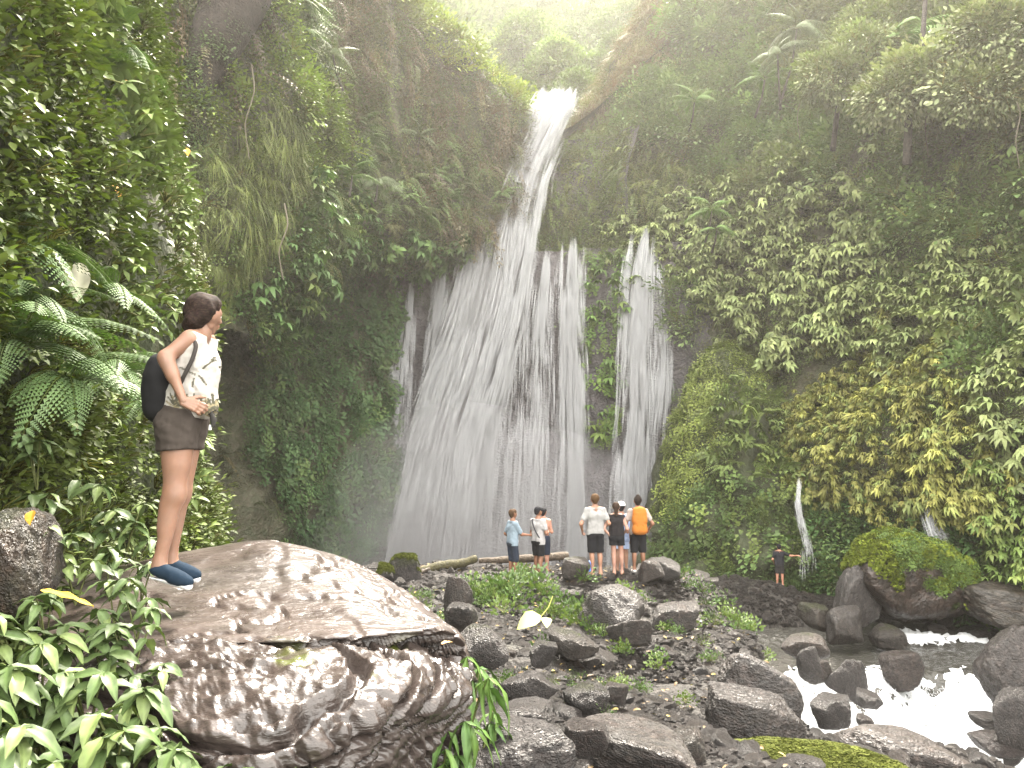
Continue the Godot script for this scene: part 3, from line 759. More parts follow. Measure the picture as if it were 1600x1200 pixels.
# ---------------------------------------------------------------- plants that stand apart: ferns, palms, trees, leafy plants, logs
func leaf_mesh(L: float, W: float, bend: float, col: Color) -> ArrayMesh:
	var b := MB.new()
	var d := Vector3(0, 0.1, 1).normalized()
	var n := Vector3.UP
	var rows := 9
	var prev := []
	for k in rows + 1:
		var t := k / float(rows)
		var w := W * 0.5 * sin(PI * clampf(0.03 + 0.97 * t, 0, 1) ** 0.8) ** 0.9 if k < rows else 0.0005
		var q := d * L * t * (1.0 - 0.2 * bend * t) - n * bend * L * t * t
		var wave := 0.02 * L * sin(t * 17.0)
		var tone := col * (1.0 + 0.1 * sin(t * 40.0))
		var row := [b.vert(q + Vector3(w, w * 0.32 + wave, 0), tone * 0.95), b.vert(q + Vector3(w * 0.5, w * 0.2, 0), tone * (0.92 if k % 2 else 1.08)), b.vert(q, col * 1.35), b.vert(q + Vector3(-w * 0.5, w * 0.2, 0), tone * (0.92 if k % 2 else 1.08)), b.vert(q + Vector3(-w, w * 0.32 - wave, 0), tone * 0.95)]
		if k > 0:
			for j in 4: b.quad(prev[j], row[j], row[j + 1], prev[j + 1])
		prev = row
	return b.mesh()

var n_plants := 0
func leafy_plant(label: String, where: Vector3, turn: float, size: float, leaves: Array, n: int, group: String, tilt := Vector3.ZERO, droop := 0.3) -> Node3D:
	var o := thing("leafy_plant", label, "plant", where, turn, group)
	o.rotation = Vector3(tilt.x, turn, tilt.z)
	o.scale = Vector3.ONE * size
	var stems := MB.new()
	for q in 3:
		var a := rng.randf() * TAU
		var top := Vector3(cos(a) * 0.1, rng.randf_range(0.22, 0.36), sin(a) * 0.1)
		stems.tube([Vector3.ZERO, top * 0.5 + Vector3(0, 0.03, 0), top], [0.008, 0.006, 0.004], 5, Color(0.09, 0.1, 0.035), false)
		for k in n:
			var w := TAU * k / n + rng.randf_range(-0.3, 0.3) + q
			var at := top * (1.0 - 0.35 * (k % 2) * rng.randf())
			var lf := put("leaf", leaves[rng.randi() % leaves.size()], M.leaf_wet, o)
			lf.transform = Transform3D(Basis(Vector3.UP, w) * Basis(Vector3.RIGHT, droop * rng.randf_range(0.2, 1.6)) * Basis(Vector3.BACK, rng.randf_range(-0.4, 0.4)) * Basis.from_scale(Vector3.ONE * rng.randf_range(0.7, 1.15)), at)
	put("stem", stems.mesh(), M.leaf, o)
	n_plants += 1
	return o

func frond_mesh(L: float, half: float, droop: float, pairs: int, lobes: int, col: Color, hang := 0.35) -> ArrayMesh:
	var b := MB.new()
	frond_into(b, Vector3.ZERO, Vector3(0, 0.25, 1).normalized(), Vector3.UP, L, half, droop, pairs, lobes, col, hang)
	return b.mesh()

func fern(label: String, where: Vector3, out: float, size: float, meshes: Array, n: int, spread: float, group := "ferns on the near bank", called := "fern", pitch := 0.0) -> Node3D:
	var o := thing(called, label, "fern" if called == "fern" else "palm", where, 0.0, group)
	for k in n:
		var f := put("frond", meshes[rng.randi() % meshes.size()], M.leaf, o)
		var a := out + (k - (n - 1) * 0.5) / n * spread + rng.randf_range(-0.15, 0.15)
		f.transform = Transform3D(Basis(Vector3.UP, a) * Basis(Vector3.RIGHT, pitch + rng.randf_range(-0.5, 0.35)) * Basis(Vector3.BACK, rng.randf_range(-0.3, 0.3)) * Basis.from_scale(Vector3.ONE * size * rng.randf_range(0.8, 1.15)), Vector3(0, 0.0, 0))
	return o

func palm(label: String, where: Vector3, h: float, lean: Vector3, size: float, n: int, tone: int) -> void:
	var o := thing("palm", label, "palm", where - Vector3(0, h, 0), 0.0, "palms on the gorge walls")
	var b := MB.new()
	b.tube([Vector3.ZERO - lean, Vector3(0, h * 0.5, 0) - lean * 0.3, Vector3(0, h, 0)], [0.06, 0.045, 0.035], 7, Color.WHITE)
	put("trunk", b.mesh(), M.bark, o)
	for k in n:
		var f := put("frond", M.palm_fronds[tone * 2 + k % 2], M.leaf, o)
		f.transform = Transform3D(Basis(Vector3.UP, TAU * k / n + rng.randf_range(-0.3, 0.3)) * Basis(Vector3.RIGHT, rng.randf_range(-0.75, 0.25)) * Basis.from_scale(Vector3.ONE * size * rng.randf_range(0.8, 1.15)), Vector3(0, h, 0))

func tree(label: String, foot: Vector3, pts: Array, rad: Array, crowns: Array, col: Color, col2: Color, clumps: Array, size: float, group := "", ivy := 0) -> void:
	var o := thing("tree", label, "tree", foot, 0.0, group)
	var b := MB.new()
	var line := resample(pts, 18)
	var rr := []
	for k in 18:
		var f := k / 17.0 * (rad.size() - 1)
		var i := mini(int(f), rad.size() - 2)
		rr.append(lerpf(rad[i], rad[i + 1], f - i) * (1.0 + 0.12 * n_mid.get_noise_3dv(line[k] * 2.0)))
	b.tube(line, rr, 12, Color.WHITE)
	put("trunk", b.mesh(), M.bark, o)
	for c in crowns:
		var lb := MB.new()
		lb.tube([line[12], line[12].lerp(c[0], 0.5) + Vector3(0, 0.3, 0), c[0]], [rr[12] * 0.45, rr[12] * 0.3, 0.03], 6)
		put("limb", lb.mesh(), M.bark, o)
	var per := {}
	for c in crowns:
		var ctr: Vector3 = c[0]
		var r: Vector3 = c[1]
		for k in int(c[2]):
			var d := Vector3(rng.randfn(), rng.randfn(), rng.randfn()).normalized()
			var lump := 0.75 + 0.5 * n_mid.get_noise_3dv(d * 3.0 + ctr + foot)
			var p := ctr + d * r * lump * rng.randf_range(0.55, 1.05)
			var out := (d + Vector3(0, 0.35, 0) + Vector3(rng.randfn(0, 0.3), 0, rng.randfn(0, 0.3))).normalized()
			var x := Vector3.UP.cross(out)
			x = x.normalized() if x.length() > 0.1 else Vector3.RIGHT
			var m: Mesh = clumps[rng.randi() % clumps.size()]
			if not per.has(m): per[m] = [[], PackedColorArray()]
			per[m][0].append(Transform3D(Basis(x, out.cross(x), out).rotated(out, rng.randfn(0, 0.6)) * size * rng.randf_range(0.7, 1.25), p))
			var q := col.lerp(col2, rng.randf()) * exp(rng.randfn(0, 0.2))
			q.a = 1.0
			per[m][1].append(q)
	if ivy > 0:
		var tr := []
		var tc := PackedColorArray()
		for k in ivy:
			var f := rng.randf() ** 1.3 * 16.0
			var p: Vector3 = line[int(f)].lerp(line[int(f) + 1], f - int(f))
			var a := rng.randf() * TAU
			var out := Vector3(cos(a), 0.1, sin(a))
			if n_mid.get_noise_3dv((p + out) * 0.8) < -0.02: continue
			var x := Vector3.UP.cross(out).normalized()
			tr.append(Transform3D(Basis(x, out.cross(x), out) * rng.randf_range(0.6, 1.2), p + out * rr[int(f)] * 0.95))
			tc.append(col2 * rng.randf_range(0.7, 1.6))
		scatter("creeper", C.small[1], M.leaf, tr, tc, o)
	for m in per: scatter("crown", m, M.leaf, per[m][0], per[m][1], o)

func plant_label(base: String, p: Vector3) -> String:
	var best := 1e9
	var h := []
	for e in heroes:
		var d: float = (e[0] - p).length()
		if d < best:
			best = d
			h = e
	var q: Vector3 = p - h[0]
	var side := "on the stream side of" if q.x > absf(q.z) else "on the bank side of" if -q.x > absf(q.z) else "in front of" if q.z > 0 else "behind"
	var kind := ""
	for word in base.split(" "):
		kind += ("" if kind == "" else " ") + word
		if word in ["shrub", "sprig", "weed", "tuft"]: break
	return "%s %s the %s" % [kind, side, h[1]]

func build_vegetation() -> void:
	rng.seed = 4001
	var G := Color(0.055, 0.082, 0.028)
	var leaves := [leaf_mesh(0.2, 0.068, 0.35, G), leaf_mesh(0.18, 0.062, 0.6, G * 1.25), leaf_mesh(0.21, 0.075, 0.2, G * 0.85), leaf_mesh(0.16, 0.06, 0.5, Color(0.11, 0.145, 0.05))]
	var long := [leaf_mesh(0.26, 0.045, 0.5, Color(0.06, 0.11, 0.025)), leaf_mesh(0.3, 0.05, 0.8, Color(0.075, 0.125, 0.03)), leaf_mesh(0.22, 0.045, 0.6, Color(0.05, 0.095, 0.025))]
	# leafy plants between the camera and the slab
	var spots := [
		["leafy plant with narrow dark leaves in the very corner by the slab's foot", Vector3(-1.988, 0.911, -3.500), 1.2], ["tall leafy plant with star-shaped whorls in front of the bank", Vector3(-1.969, 0.957, -3.700), 1.15],
		["leafy plant whose whorl of drooping leaves hangs before the slab's dark foot", Vector3(-1.698, 0.939, -3.600), 1.15], ["bushy leafy plant overlapping the worn edge of the slab", Vector3(-1.716, 1.032, -3.900), 1.0],
		["leafy plant below the yellow fallen leaf", Vector3(-2.207, 1.207, -4.000), 1.0], ["leafy plant growing out over the slab beneath the woman's feet", Vector3(-1.939, 1.259, -4.300), 0.9],
		["leafy plant with three large hanging leaves beside the shoes", Vector3(-2.048, 1.381, -4.600), 0.75], ["leafy plant against the earthy brown boulder", Vector3(-2.426, 1.384, -4.400), 0.8],
		["dense leafy plant in the middle of the lower thicket", Vector3(-1.940, 1.117, -3.900), 1.05], ["leafy plant half out of the picture low beside the bank", Vector3(-2.258, 1.146, -3.700), 1.1],
		["pale-tipped leafy plant touching the slab's broken lower layers", Vector3(-1.482, 0.926, -3.600), 0.95], ["low leafy plant under the front lip of the slab", Vector3(-1.228, 0.873, -3.500), 0.85],
		["leafy sprig sprouting below the centre of the slab", Vector3(-1.005, 0.848, -3.500), 0.7], ["little leafy plant beside the dark hollow under the slab", Vector3(-0.860, 0.823, -3.600), 0.75],
		["leafy plant shading the gap between bank and slab", Vector3(-2.219, 1.248, -4.500), 0.9], ["leafy plant rising behind the brown boulder", Vector3(-2.753, 1.474, -5.300), 0.9],
		["leafy plant at the woman's heels", Vector3(-2.295, 1.469, -5.200), 0.7], ["leafy plant between the boulder and the woman's legs", Vector3(-2.699, 1.517, -5.600), 0.9],
		["leafy plant with glossy leaves at knee height behind the woman", Vector3(-2.858, 1.726, -6.200), 1.0], ["young leafy plant above the brown boulder", Vector3(-3.075, 1.869, -5.400), 0.9],
		["spreading leafy plant beside the big ferns", Vector3(-3.203, 1.962, -6.200), 1.1], ["leafy plant below the lowest fern frond", Vector3(-3.321, 2.200, -5.800), 1.0]]
	var more := [
		["leafy plant at the lower frame corner, nearest the camera", Vector3(-1.943, 1.116, -3.300), 1.0], ["leafy plant with a pale young shoot by the frame edge", Vector3(-2.336, 1.354, -4.000), 1.0], ["leafy plant crowding the dark gap beneath the yellow leaf", Vector3(-2.197, 1.281, -4.200), 0.95],
		["leafy plant tucked behind the lower thicket", Vector3(-2.117, 1.089, -3.800), 1.1], ["leafy plant with wide whorls before the slab's lower layers", Vector3(-1.680, 1.011, -3.700), 1.1], ["leafy plant trailing over the slab's rough left side", Vector3(-1.792, 1.111, -4.200), 0.8],
		["leafy plant reaching the lowest edge of the picture", Vector3(-1.726, 0.911, -3.400), 1.1], ["leafy plant below the drooping whorl", Vector3(-1.489, 0.861, -3.500), 0.9], ["leafy plant beside the foot of the bank", Vector3(-2.049, 1.164, -4.300), 0.9],
		["leafy plant on the bank above the shoes", Vector3(-2.363, 1.403, -5.000), 0.85], ["leafy plant against the bank by the woman's calves", Vector3(-2.826, 1.575, -6.300), 0.95], ["leafy plant beside the fern's shade", Vector3(-3.094, 1.679, -6.200), 1.0], ["leafy plant over the top of the brown boulder", Vector3(-2.831, 1.684, -5.200), 0.85]]
	for s in spots + more:
		leafy_plant(s[0], s[1] - Vector3(0, 0.2 * s[2], 0), rng.randf() * TAU, s[2], leaves, 7, "leafy plants around the slab")
	for s in [["plant with long drooping leaves hanging off the slab's end", Vector3(-0.243, 0.813, -5.200), 1.15], ["plant with long leaves lower down beside the slab's dark end", Vector3(-0.330, 0.593, -5.000), 1.1], ["plant with bamboo-like leaves at the edge of the rubble", Vector3(-0.195, 0.523, -5.400), 0.9], ["tuft of long leaves in the hollow at the slab's end", Vector3(-0.404, 0.501, -4.900), 0.9]]:
		leafy_plant(s[0], s[1] - Vector3(0, 0.2, 0), rng.randf() * TAU, s[2], long, 7, "long-leaved plants at the slab's end", Vector3.ZERO, 0.7)
	# ferns on the bank
	var ff := []
	for k in 3: ff.append(frond_mesh(0.85, 0.17, 0.45 + 0.12 * k, 22, 6, Color(0.085, 0.135, 0.05) * (0.85 + 0.2 * k)))
	for f in [["large fern with arching fronds beside the woman's pack", Vector3(-3.668, 3.019, -6.000), 1.1, 9], ["large fern just under the first one", Vector3(-3.467, 2.788, -6.300), 1.0, 8], ["fern reaching towards the backpack", Vector3(-3.544, 2.956, -7.200), 0.95, 7], ["bright fern at the frame edge above the big ferns", Vector3(-3.945, 3.841, -6.300), 0.9, 7],
			["fern below the white-backed leaf", Vector3(-3.893, 3.691, -7.600), 0.85, 6], ["fern high on the bank among broad leaves", Vector3(-4.749, 6.928, -9.000), 1.0, 7], ["fern near the upper corner of the bank", Vector3(-4.593, 6.065, -8.000), 0.9, 6], ["yellowish fern low on the bank", Vector3(-3.759, 3.367, -6.200), 0.9, 6], ["fern in the shade under the overhanging moss", Vector3(-3.804, 2.727, -8.500), 0.8, 6]]:
		fern(f[0], f[1] + Vector3(0.1, 0, 0.1), 1.2, f[2], ff, f[3], 2.8)
	# a pale dead frond turned underside out
	var pale := put("dead_leaf", leaf_mesh(0.34, 0.17, 0.15, Color(0.4, 0.38, 0.3)), M.leaf)
	tag(pale, "pale silvery dead leaf hanging point-down above the ferns", "leaf")
	pale.transform = Transform3D(Basis.from_euler(Vector3(1.35, 0.5, 0)), Vector3(-3.602, 3.770, -6.600) + Vector3(0.15, 0, 0.15))
	var dry := put("dead_leaf", frond_mesh(0.7, 0.1, 0.4, 16, 1, Color(0.32, 0.25, 0.18)), M.leaf)
	tag(dry, "greyish dead frond hanging high on the bank", "leaf")
	dry.transform = Transform3D(Basis.from_euler(Vector3(0.7, 0.9, 0)), Vector3(-4.300, 6.056, -7.000) + Vector3(0.2, 0, 0.2))
	for y in [["orange dying leaf high on the bank", Vector3(-4.304, 6.202, -8.400), 0.1], ["orange dying leaf half way up the bank", Vector3(-4.136, 4.869, -8.000), 0.11], ["small orange leaf near the hanging moss", Vector3(-4.477, 6.222, -10.50), 0.1], ["yellow leaf lying on the brown boulder", Vector3(-3.130, 1.901, -5.200), 0.07]]:
		var l := put("leaf", leaf_mesh(y[2] * 1.4, y[2], 0.3, Color(0.55, 0.3, 0.05)), M.leaf)
		tag(l, y[0], "leaf")
		l.transform = Transform3D(Basis.from_euler(Vector3(0.9, rng.randf() * 2.0, 0.3)), y[1] + Vector3(0.25, 0, 0.2))
	var strap := put("fallen_leaf", leaf_mesh(0.3, 0.05, 0.1, Color(0.75, 0.5, 0.07)), M.leaf)
	tag(strap, "bright yellow strap-shaped leaf fallen beside the brown boulder", "leaf")
	strap.transform = Transform3D(Basis.from_euler(Vector3(0.25, 1.45, 0.2)), Vector3(-2.330, 1.563, -4.150))
	var pb := MB.new()
	pb.leaf(Vector3.ZERO, Vector3(-0.9, -0.15, 0.4).normalized(), Vector3(0.1, 0.8, 0.5), 0.42, 0.3, 0.35, Color(0.5, 0.55, 0.2), true)
	pb.leaf(Vector3(0.06, -0.02, 0), Vector3(0.1, -0.3, 1).normalized(), Vector3(0.1, 1, 0), 0.22, 0.16, 0.3, Color(0.5, 0.55, 0.2), true)
	pb.tube([Vector3(0, 0, 0), Vector3(0.1, 0.12, -0.02), Vector3(0.17, 0.28, -0.04)], [0.008, 0.008, 0.006], 5, Color(0.5, 0.5, 0.15))
	var fl := put("fallen_leaf", pb.mesh(), M.leaf)
	tag(fl, "large pale yellow-green leaf with its stalk up, fallen on the rubble", "leaf")
	fl.position = Vector3(0.427, -0.090, -12.20) + Vector3(0, 0.05, 0)
	# low plants on the stones
	var lows := [[Vector3(0.259, -0.573, -17.00), 11, 0.55, 1.3], [Vector3(0.853, -0.530, -16.00), 11, 0.55, 1.2], [Vector3(-0.467, -0.432, -17.50), 8, 0.5, 1.2], [Vector3(-1.258, -0.368, -16.50), 6, 0.35, 0.9], [Vector3(1.426, -0.446, -17.00), 6, 0.45, 0.8], [Vector3(3.203, -0.524, -17.50), 7, 0.4, 0.9], [Vector3(4.273, -0.829, -19.00), 5, 0.4, 0.7], [Vector3(5.855, -1.490, -19.50), 9, 0.5, 1.0], [Vector3(5.981, -1.818, -19.00), 6, 0.45, 0.6], [Vector3(1.894, -0.705, -13.50), 4, 0.3, 0.5], [Vector3(1.543, -0.598, -14.50), 3, 0.3, 0.4], [Vector3(4.921, -1.407, -18.00), 4, 0.35, 0.6], [Vector3(0.905, -0.452, -9.600), 2, 0.2, 0.15], [Vector3(-0.149, 0.055, -9.800), 3, 0.22, 0.3], [Vector3(0.691, -0.405, -13.00), 3, 0.25, 0.4], [Vector3(0.905, -0.589, -11.40), 4, 0.2, 0.45], [Vector3(3.349, -1.193, -15.50), 5, 0.28, 0.6], [Vector3(3.543, -1.275, -14.20), 4, 0.24, 0.5], [Vector3(0.471, -0.475, -10.40), 3, 0.16, 0.35], [Vector3(1.950, -0.825, -12.00), 4, 0.2, 0.5], [Vector3(-1.171, -0.345, -14.00), 4, 0.3, 0.5]]
	var low_labels := ["low bright shrub in the clump before the boy", "low shrub in the clump before the man in white", "pale green shrub below the drift logs", "weedy sprig behind the end of the slab", "small shrub beside the pale boulder", "yellowish weed below the pale streaked boulder", "weed on the bar towards the mossy cone", "shrub on the slope above the rapids", "leafy weed downhill of the slope shrubs", "sprig among the brown boulders", "sprig at the foot of the pale boulder", "weed on the grey slope", "tuft growing on the squat boulder", "sprig beside the round grey boulder", "sprig near the pale fallen leaf", "dark sprig in the middle of the rubble", "leafy sprig on the slope of loose stones", "small weed on the slope of loose stones", "tiny sprig in the gravel", "thin sprig in the open gravel", "green tuft behind the end of the slab"]
	for i in lows.size():
		var g: Array = lows[i]
		for k in int(g[1]):
			var p: Vector3 = g[0] + Vector3(rng.randfn(0, 0.6), 0, rng.randfn(0, 0.45)) * g[3]
			p.y = ground_height(p.x, p.z) + 0.12
			var o := thing("low_plant", plant_label(low_labels[i], p), "plant", Vector3.ZERO, 0.0, "low plants among the stones")
			put("leaves", C.low[rng.randi() % C.low.size()], M.leaf_green if k % 3 else M.leaf_lime, o).set_meta("kind", "stuff")
			o.transform = Transform3D(Basis(Vector3.UP, rng.randf() * TAU) * Basis(Vector3.RIGHT, -PI / 2) * Basis.from_scale(Vector3.ONE * g[2] * rng.randf_range(0.7, 1.3)), p)
	# palms
	M.palm_fronds = [frond_mesh(1.6, 0.5, 0.5, 24, 1, Color(0.12, 0.15, 0.08), 0.5), frond_mesh(1.6, 0.5, 0.8, 24, 1, Color(0.11, 0.14, 0.07), 0.6), frond_mesh(1.6, 0.42, 0.4, 22, 1, Color(0.12, 0.2, 0.05), 0.4), frond_mesh(1.6, 0.42, 0.7, 22, 1, Color(0.10, 0.17, 0.04), 0.5)]
	palm("pale slender palm high on the gorge wall, crown against dark hollows", Vector3(13.03, 21.88, -36.00), 3.0, Vector3(0.5, 0, 1), 1.15, 9, 0)
	palm("pale drooping palm just under the tallest pale one", Vector3(12.11, 20.66, -36.00), 2.2, Vector3(-0.4, 0, 1), 0.9, 8, 0)
	palm("bright green palm with an upright spear leaf near the top of the gorge wall", Vector3(15.79, 19.01, -32.00), 2.6, Vector3(0.4, 0, 1), 1.5, 9, 1)
	palm("short bright palm on the ledge between scrub and pale palms", Vector3(11.81, 19.92, -37.00), 1.4, Vector3(0.2, 0, 1), 0.95, 7, 1)
	palm("small palm rising from the leaf tiers beside the narrow fall", Vector3(9.315, 13.79, -37.50), 1.2, Vector3(0.1, 0, 1), 0.9, 8, 1)
	palm("small dark palm on the face high beside the notch", Vector3(9.421, 20.63, -41.00), 1.2, Vector3(0.1, 0, 1), 1.0, 8, 1)
	palm("tuft-like palm under the mound of scrub", Vector3(9.532, 12.88, -37.50), 0.8, Vector3(0, 0, 1), 0.7, 7, 1)
	palm("palm on the overhang beside the long grass", Vector3(-6.924, 17.84, -30.50), 1.2, Vector3(-0.3, 0, 0.6), 0.85, 8, 0)
	palm("palm drooping from the middle of the overhang", Vector3(-5.787, 14.14, -34.50), 1.0, Vector3(0, 0, -0.5), 0.85, 8, 0)
	palm("palm with yellowish fronds close to the fall on the overhang", Vector3(-4.424, 17.54, -38.00), 1.0, Vector3(0, 0, -0.5), 0.8, 8, 0)
	palm("fern-like palm in shadow below the overhang's bushes", Vector3(-6.495, 13.71, -32.50), 1.0, Vector3(0, 0, -0.5), 0.8, 7, 1)
	# trees
	var c1 := Color(0.10, 0.13, 0.05)
	var c2 := Color(0.06, 0.09, 0.03)
	var A := Vector3(-9.275, 13.59, -23.50)
	tree("huge leaning trunk of a dark tree over the buttress", A, [Vector3(-0.5, -2.2, 0), Vector3(-0.1, -0.3, 0), Vector3(-8.870, 14.55, -23.50) - A, Vector3(-8.429, 15.80, -23.60) - A, Vector3(-7.801, 18.52, -24.00) - A, Vector3(-7.375, 21.05, -24.00) - A], [0.7, 0.55, 0.75, 0.95, 1.05, 0.95], [[Vector3(-8.923, 18.65, -23.00) - A, Vector3(3, 1.5, 2), 120]], c1, c2, C.shrub, 1.2, "", 160)
	var B := Vector3(14.32, 13.91, -29.00)
	tree("mossy-stemmed tree spreading pale leaves high on the gorge wall", B, [Vector3(0, -1, 0), Vector3(0.1, 1, 0.2), Vector3(0.5, 3, 0.4), Vector3(0.9, 5.5, 0.2)], [0.16, 0.13, 0.1, 0.07], [[Vector3(15.12, 15.68, -27.90) - B, Vector3(2.2, 1.0, 1.4), 130], [Vector3(16.07, 14.74, -26.90) - B, Vector3(1.8, 0.9, 1.2), 100], [Vector3(13.75, 15.21, -28.40) - B, Vector3(1.4, 0.7, 1.0), 70], [Vector3(16.31, 16.52, -26.40) - B, Vector3(1.8, 1.1, 1.2), 90]], Color(0.27, 0.29, 0.16), Color(0.17, 0.2, 0.09), C.shrub, 1.0)
	var D := Vector3(13.46, 16.14, -33.50)
	tree("small tree with feathery yellow-green crown below the pale palms", D, [Vector3(0, -1, 0), Vector3(0.1, 0.6, 0.4), Vector3(0.2, 1.8, 0.8)], [0.12, 0.1, 0.06], [[Vector3(13.20, 17.66, -32.00) - D, Vector3(2.0, 1.2, 1.2), 110], [Vector3(14.28, 18.74, -32.00) - D, Vector3(1.6, 1.0, 1.2), 80]], Color(0.2, 0.23, 0.1), Color(0.12, 0.15, 0.06), C.shrub, 0.9)
	var kinds := ["far tree with a slim pale stem in the haze of the valley", "rounded far tree standing behind the notch", "far tree with a feathery crown above the notch", "far tree leaning out from the valley side", "bright far tree just over the lip of the fall", "tall far tree fading into the haze", "far tree half hidden by the straw-coloured slope", "far tree above the bright bushes", "broad far tree at the back of the valley", "small far tree low in the notch", "far tree with a forked pale stem", "far tree at the head of the valley"]
	var far := [[888,120,60,6.5],[870,95,58,4.5],[935,60,64,6.0],[965,85,58,4.0],[850,60,66,5.5],[905,45,72,7.0],[985,40,64,6.0],[815,55,62,5.0],[880,10,80,7.0],[900,140,54,3.0],[945,20,78,7.0],[830,5,78,7.0]]
	for i in far.size():
		var f: Array = far[i]
		var top := at_px(f[0], f[1], f[2])
		var h: float = f[3]
		var bright := i % 3 == 1
		tree(kinds[i], top - Vector3(0, h, 0), [Vector3(0, -3, 0), Vector3(0.2, h * 0.4, 0), Vector3(0, h * 0.9, 0)], [0.2, 0.14, 0.07], [[Vector3(0, h, 0), Vector3(1, 0.85, 1) * h * 0.42, 110], [Vector3(h * 0.3, h * 0.75, 0.5), Vector3(1, 0.7, 1) * h * 0.3, 60], [Vector3(-h * 0.28, h * 0.7, 0.6), Vector3(1, 0.7, 1) * h * 0.28, 60]], Color(0.2, 0.28, 0.07) if bright else Color(0.14, 0.19, 0.07), Color(0.11, 0.16, 0.05), C.shrub, 1.15, "trees in the valley above the fall")
	# drift logs
	var logs := [["mossy drift log lying on the stone bar", [Vector3(-2.250, -0.473, -20.30), Vector3(-1.716, -0.348, -20.40), Vector3(-1.223, -0.298, -20.50), Vector3(-0.867, -0.186, -20.60)], [0.1, 0.12, 0.11, 0.09], Color(0.55, 0.6, 0.25)], ["long weathered drift log behind the boy and the man in white", [Vector3(-0.844, -0.320, -21.20), Vector3(0.000, -0.288, -21.20), Vector3(0.815, -0.251, -21.30), Vector3(1.442, -0.215, -21.40)], [0.06, 0.09, 0.11, 0.1], Color(0.9, 0.85, 0.75)], ["thin bleached branch beside the mossy log", [Vector3(-2.292, -0.493, -20.00), Vector3(-1.967, -0.371, -20.10)], [0.05, 0.035], Color(1.3, 1.25, 1.2)]]
	for l in logs:
		var lo := thing("drift_log", l[0], "log")
		var lb := MB.new()
		lb.tube(resample(l[1], 14), resample_f(l[2], 14), 10, l[3])
		put("trunk", lb.mesh(), M.wood, lo)
		var kb := MB.new()
		var mid: Vector3 = l[1][-1]
		kb.tube([mid - Vector3(0.25, 0.0, 0), mid - Vector3(0.22, 0.16, -0.05)], [0.04, 0.02], 6, l[3])
		put("branch_stub", kb.mesh(), M.wood, lo)

func resample_f(a: Array, n: int) -> Array:
	var out := []
	for k in n:
		var f := k / (n - 1.0) * (a.size() - 1)
		var i := mini(int(f), a.size() - 2)
		out.append(lerpf(a[i], a[i + 1], f - i) * (1.0 + 0.1 * sin(k * 2.3)))
	return out

func build_litter() -> void:
	rng.seed = 515
	# lianas down the gorge walls
	var lines := [["thin pale liana hanging in front of the hollows high on the gorge wall", Vector3(15.15, 16.44, -30.00), 3.2], ["liana slanting down from the pale-leaved tree", Vector3(16.54, 14.34, -27.00), 2.6], ["long thin liana below the pale slender palms", Vector3(12.30, 18.81, -35.00), 3.0], ["liana hanging off the brow above the cave", Vector3(-7.004, 10.08, -25.50), 2.4], ["knotted liana beside the leaning trunk", Vector3(-7.986, 14.28, -25.00), 3.0], ["liana strand dangling from the corner of the near bank", Vector3(-4.494, 5.662, -11.20), 0.9]]
	for l in lines:
		var b := MB.new()
		var p: Vector3 = l[1] + Vector3(0, 0, 0.8)
		var len: float = l[2]
		b.tube(resample([p, p + Vector3(0.15, -len * 0.3, 0.1), p + Vector3(-0.08, -len * 0.65, 0.15), p + Vector3(0.05, -len, 0.05)], 14), resample_f([0.028, 0.02, 0.014], 14), 6, Color(2.2, 2.0, 1.7))
		tag(put("liana", b.mesh(), M.vine), l[0], "liana", "lianas on the gorge walls")
	# leaves fallen on the slab and the stones
	var fallen := [["curled brown leaf lying on the upper half of the slab", Vector3(-1.281, 1.210, -4.850), 0.07], ["orange leaf caught at the far end of the slab's ledge", Vector3(-0.417, 1.098, -5.000), 0.09], ["small pale leaf on the slab's lower layers", Vector3(-1.357, 1.101, -4.200), 0.06], ["yellowish leaf stuck to the slab near the plants", Vector3(-1.815, 1.120, -4.350), 0.07]]
	for f in fallen:
		var o := put("fallen_leaf", leaf_mesh(f[2], f[2] * 0.45, 0.2, Color(0.4, 0.24, 0.09)), M.leaf)
		tag(o, f[0], "leaf")
		o.transform = Transform3D(Basis.from_euler(Vector3(-0.1, rng.randf() * TAU, 0.1)), f[1] + Vector3(0, 0.02, 0))
	var where := []
	var tints := PackedColorArray()
	for k in 700:
		var z := rng.randf_range(-22.0, -7.0)
		var x := rng.randf_range(-0.12, 0.32) * -z
		var p := Vector3(x, ground_height(x, z) + rng.randf_range(0.05, 0.12), z)
		where.append(Transform3D(Basis.from_euler(Vector3(rng.randf_range(-0.5, 0.5), rng.randf() * TAU, rng.randf_range(-0.5, 0.5))) * rng.randf_range(0.5, 1.2), p))
		var c := Color(0.16, 0.1, 0.05).lerp(Color(0.4, 0.33, 0.08), rng.randf() ** 3.0) * rng.randf_range(0.6, 1.3)
		c.a = 1.0
		tints.append(c)
	tag(scatter("leaf_litter", leaf_mesh(0.1, 0.045, 0.25, Color.WHITE), M.leaf, where, tints), "brown and yellow leaf litter caught among the stones", "leaf litter", "", "stuff")

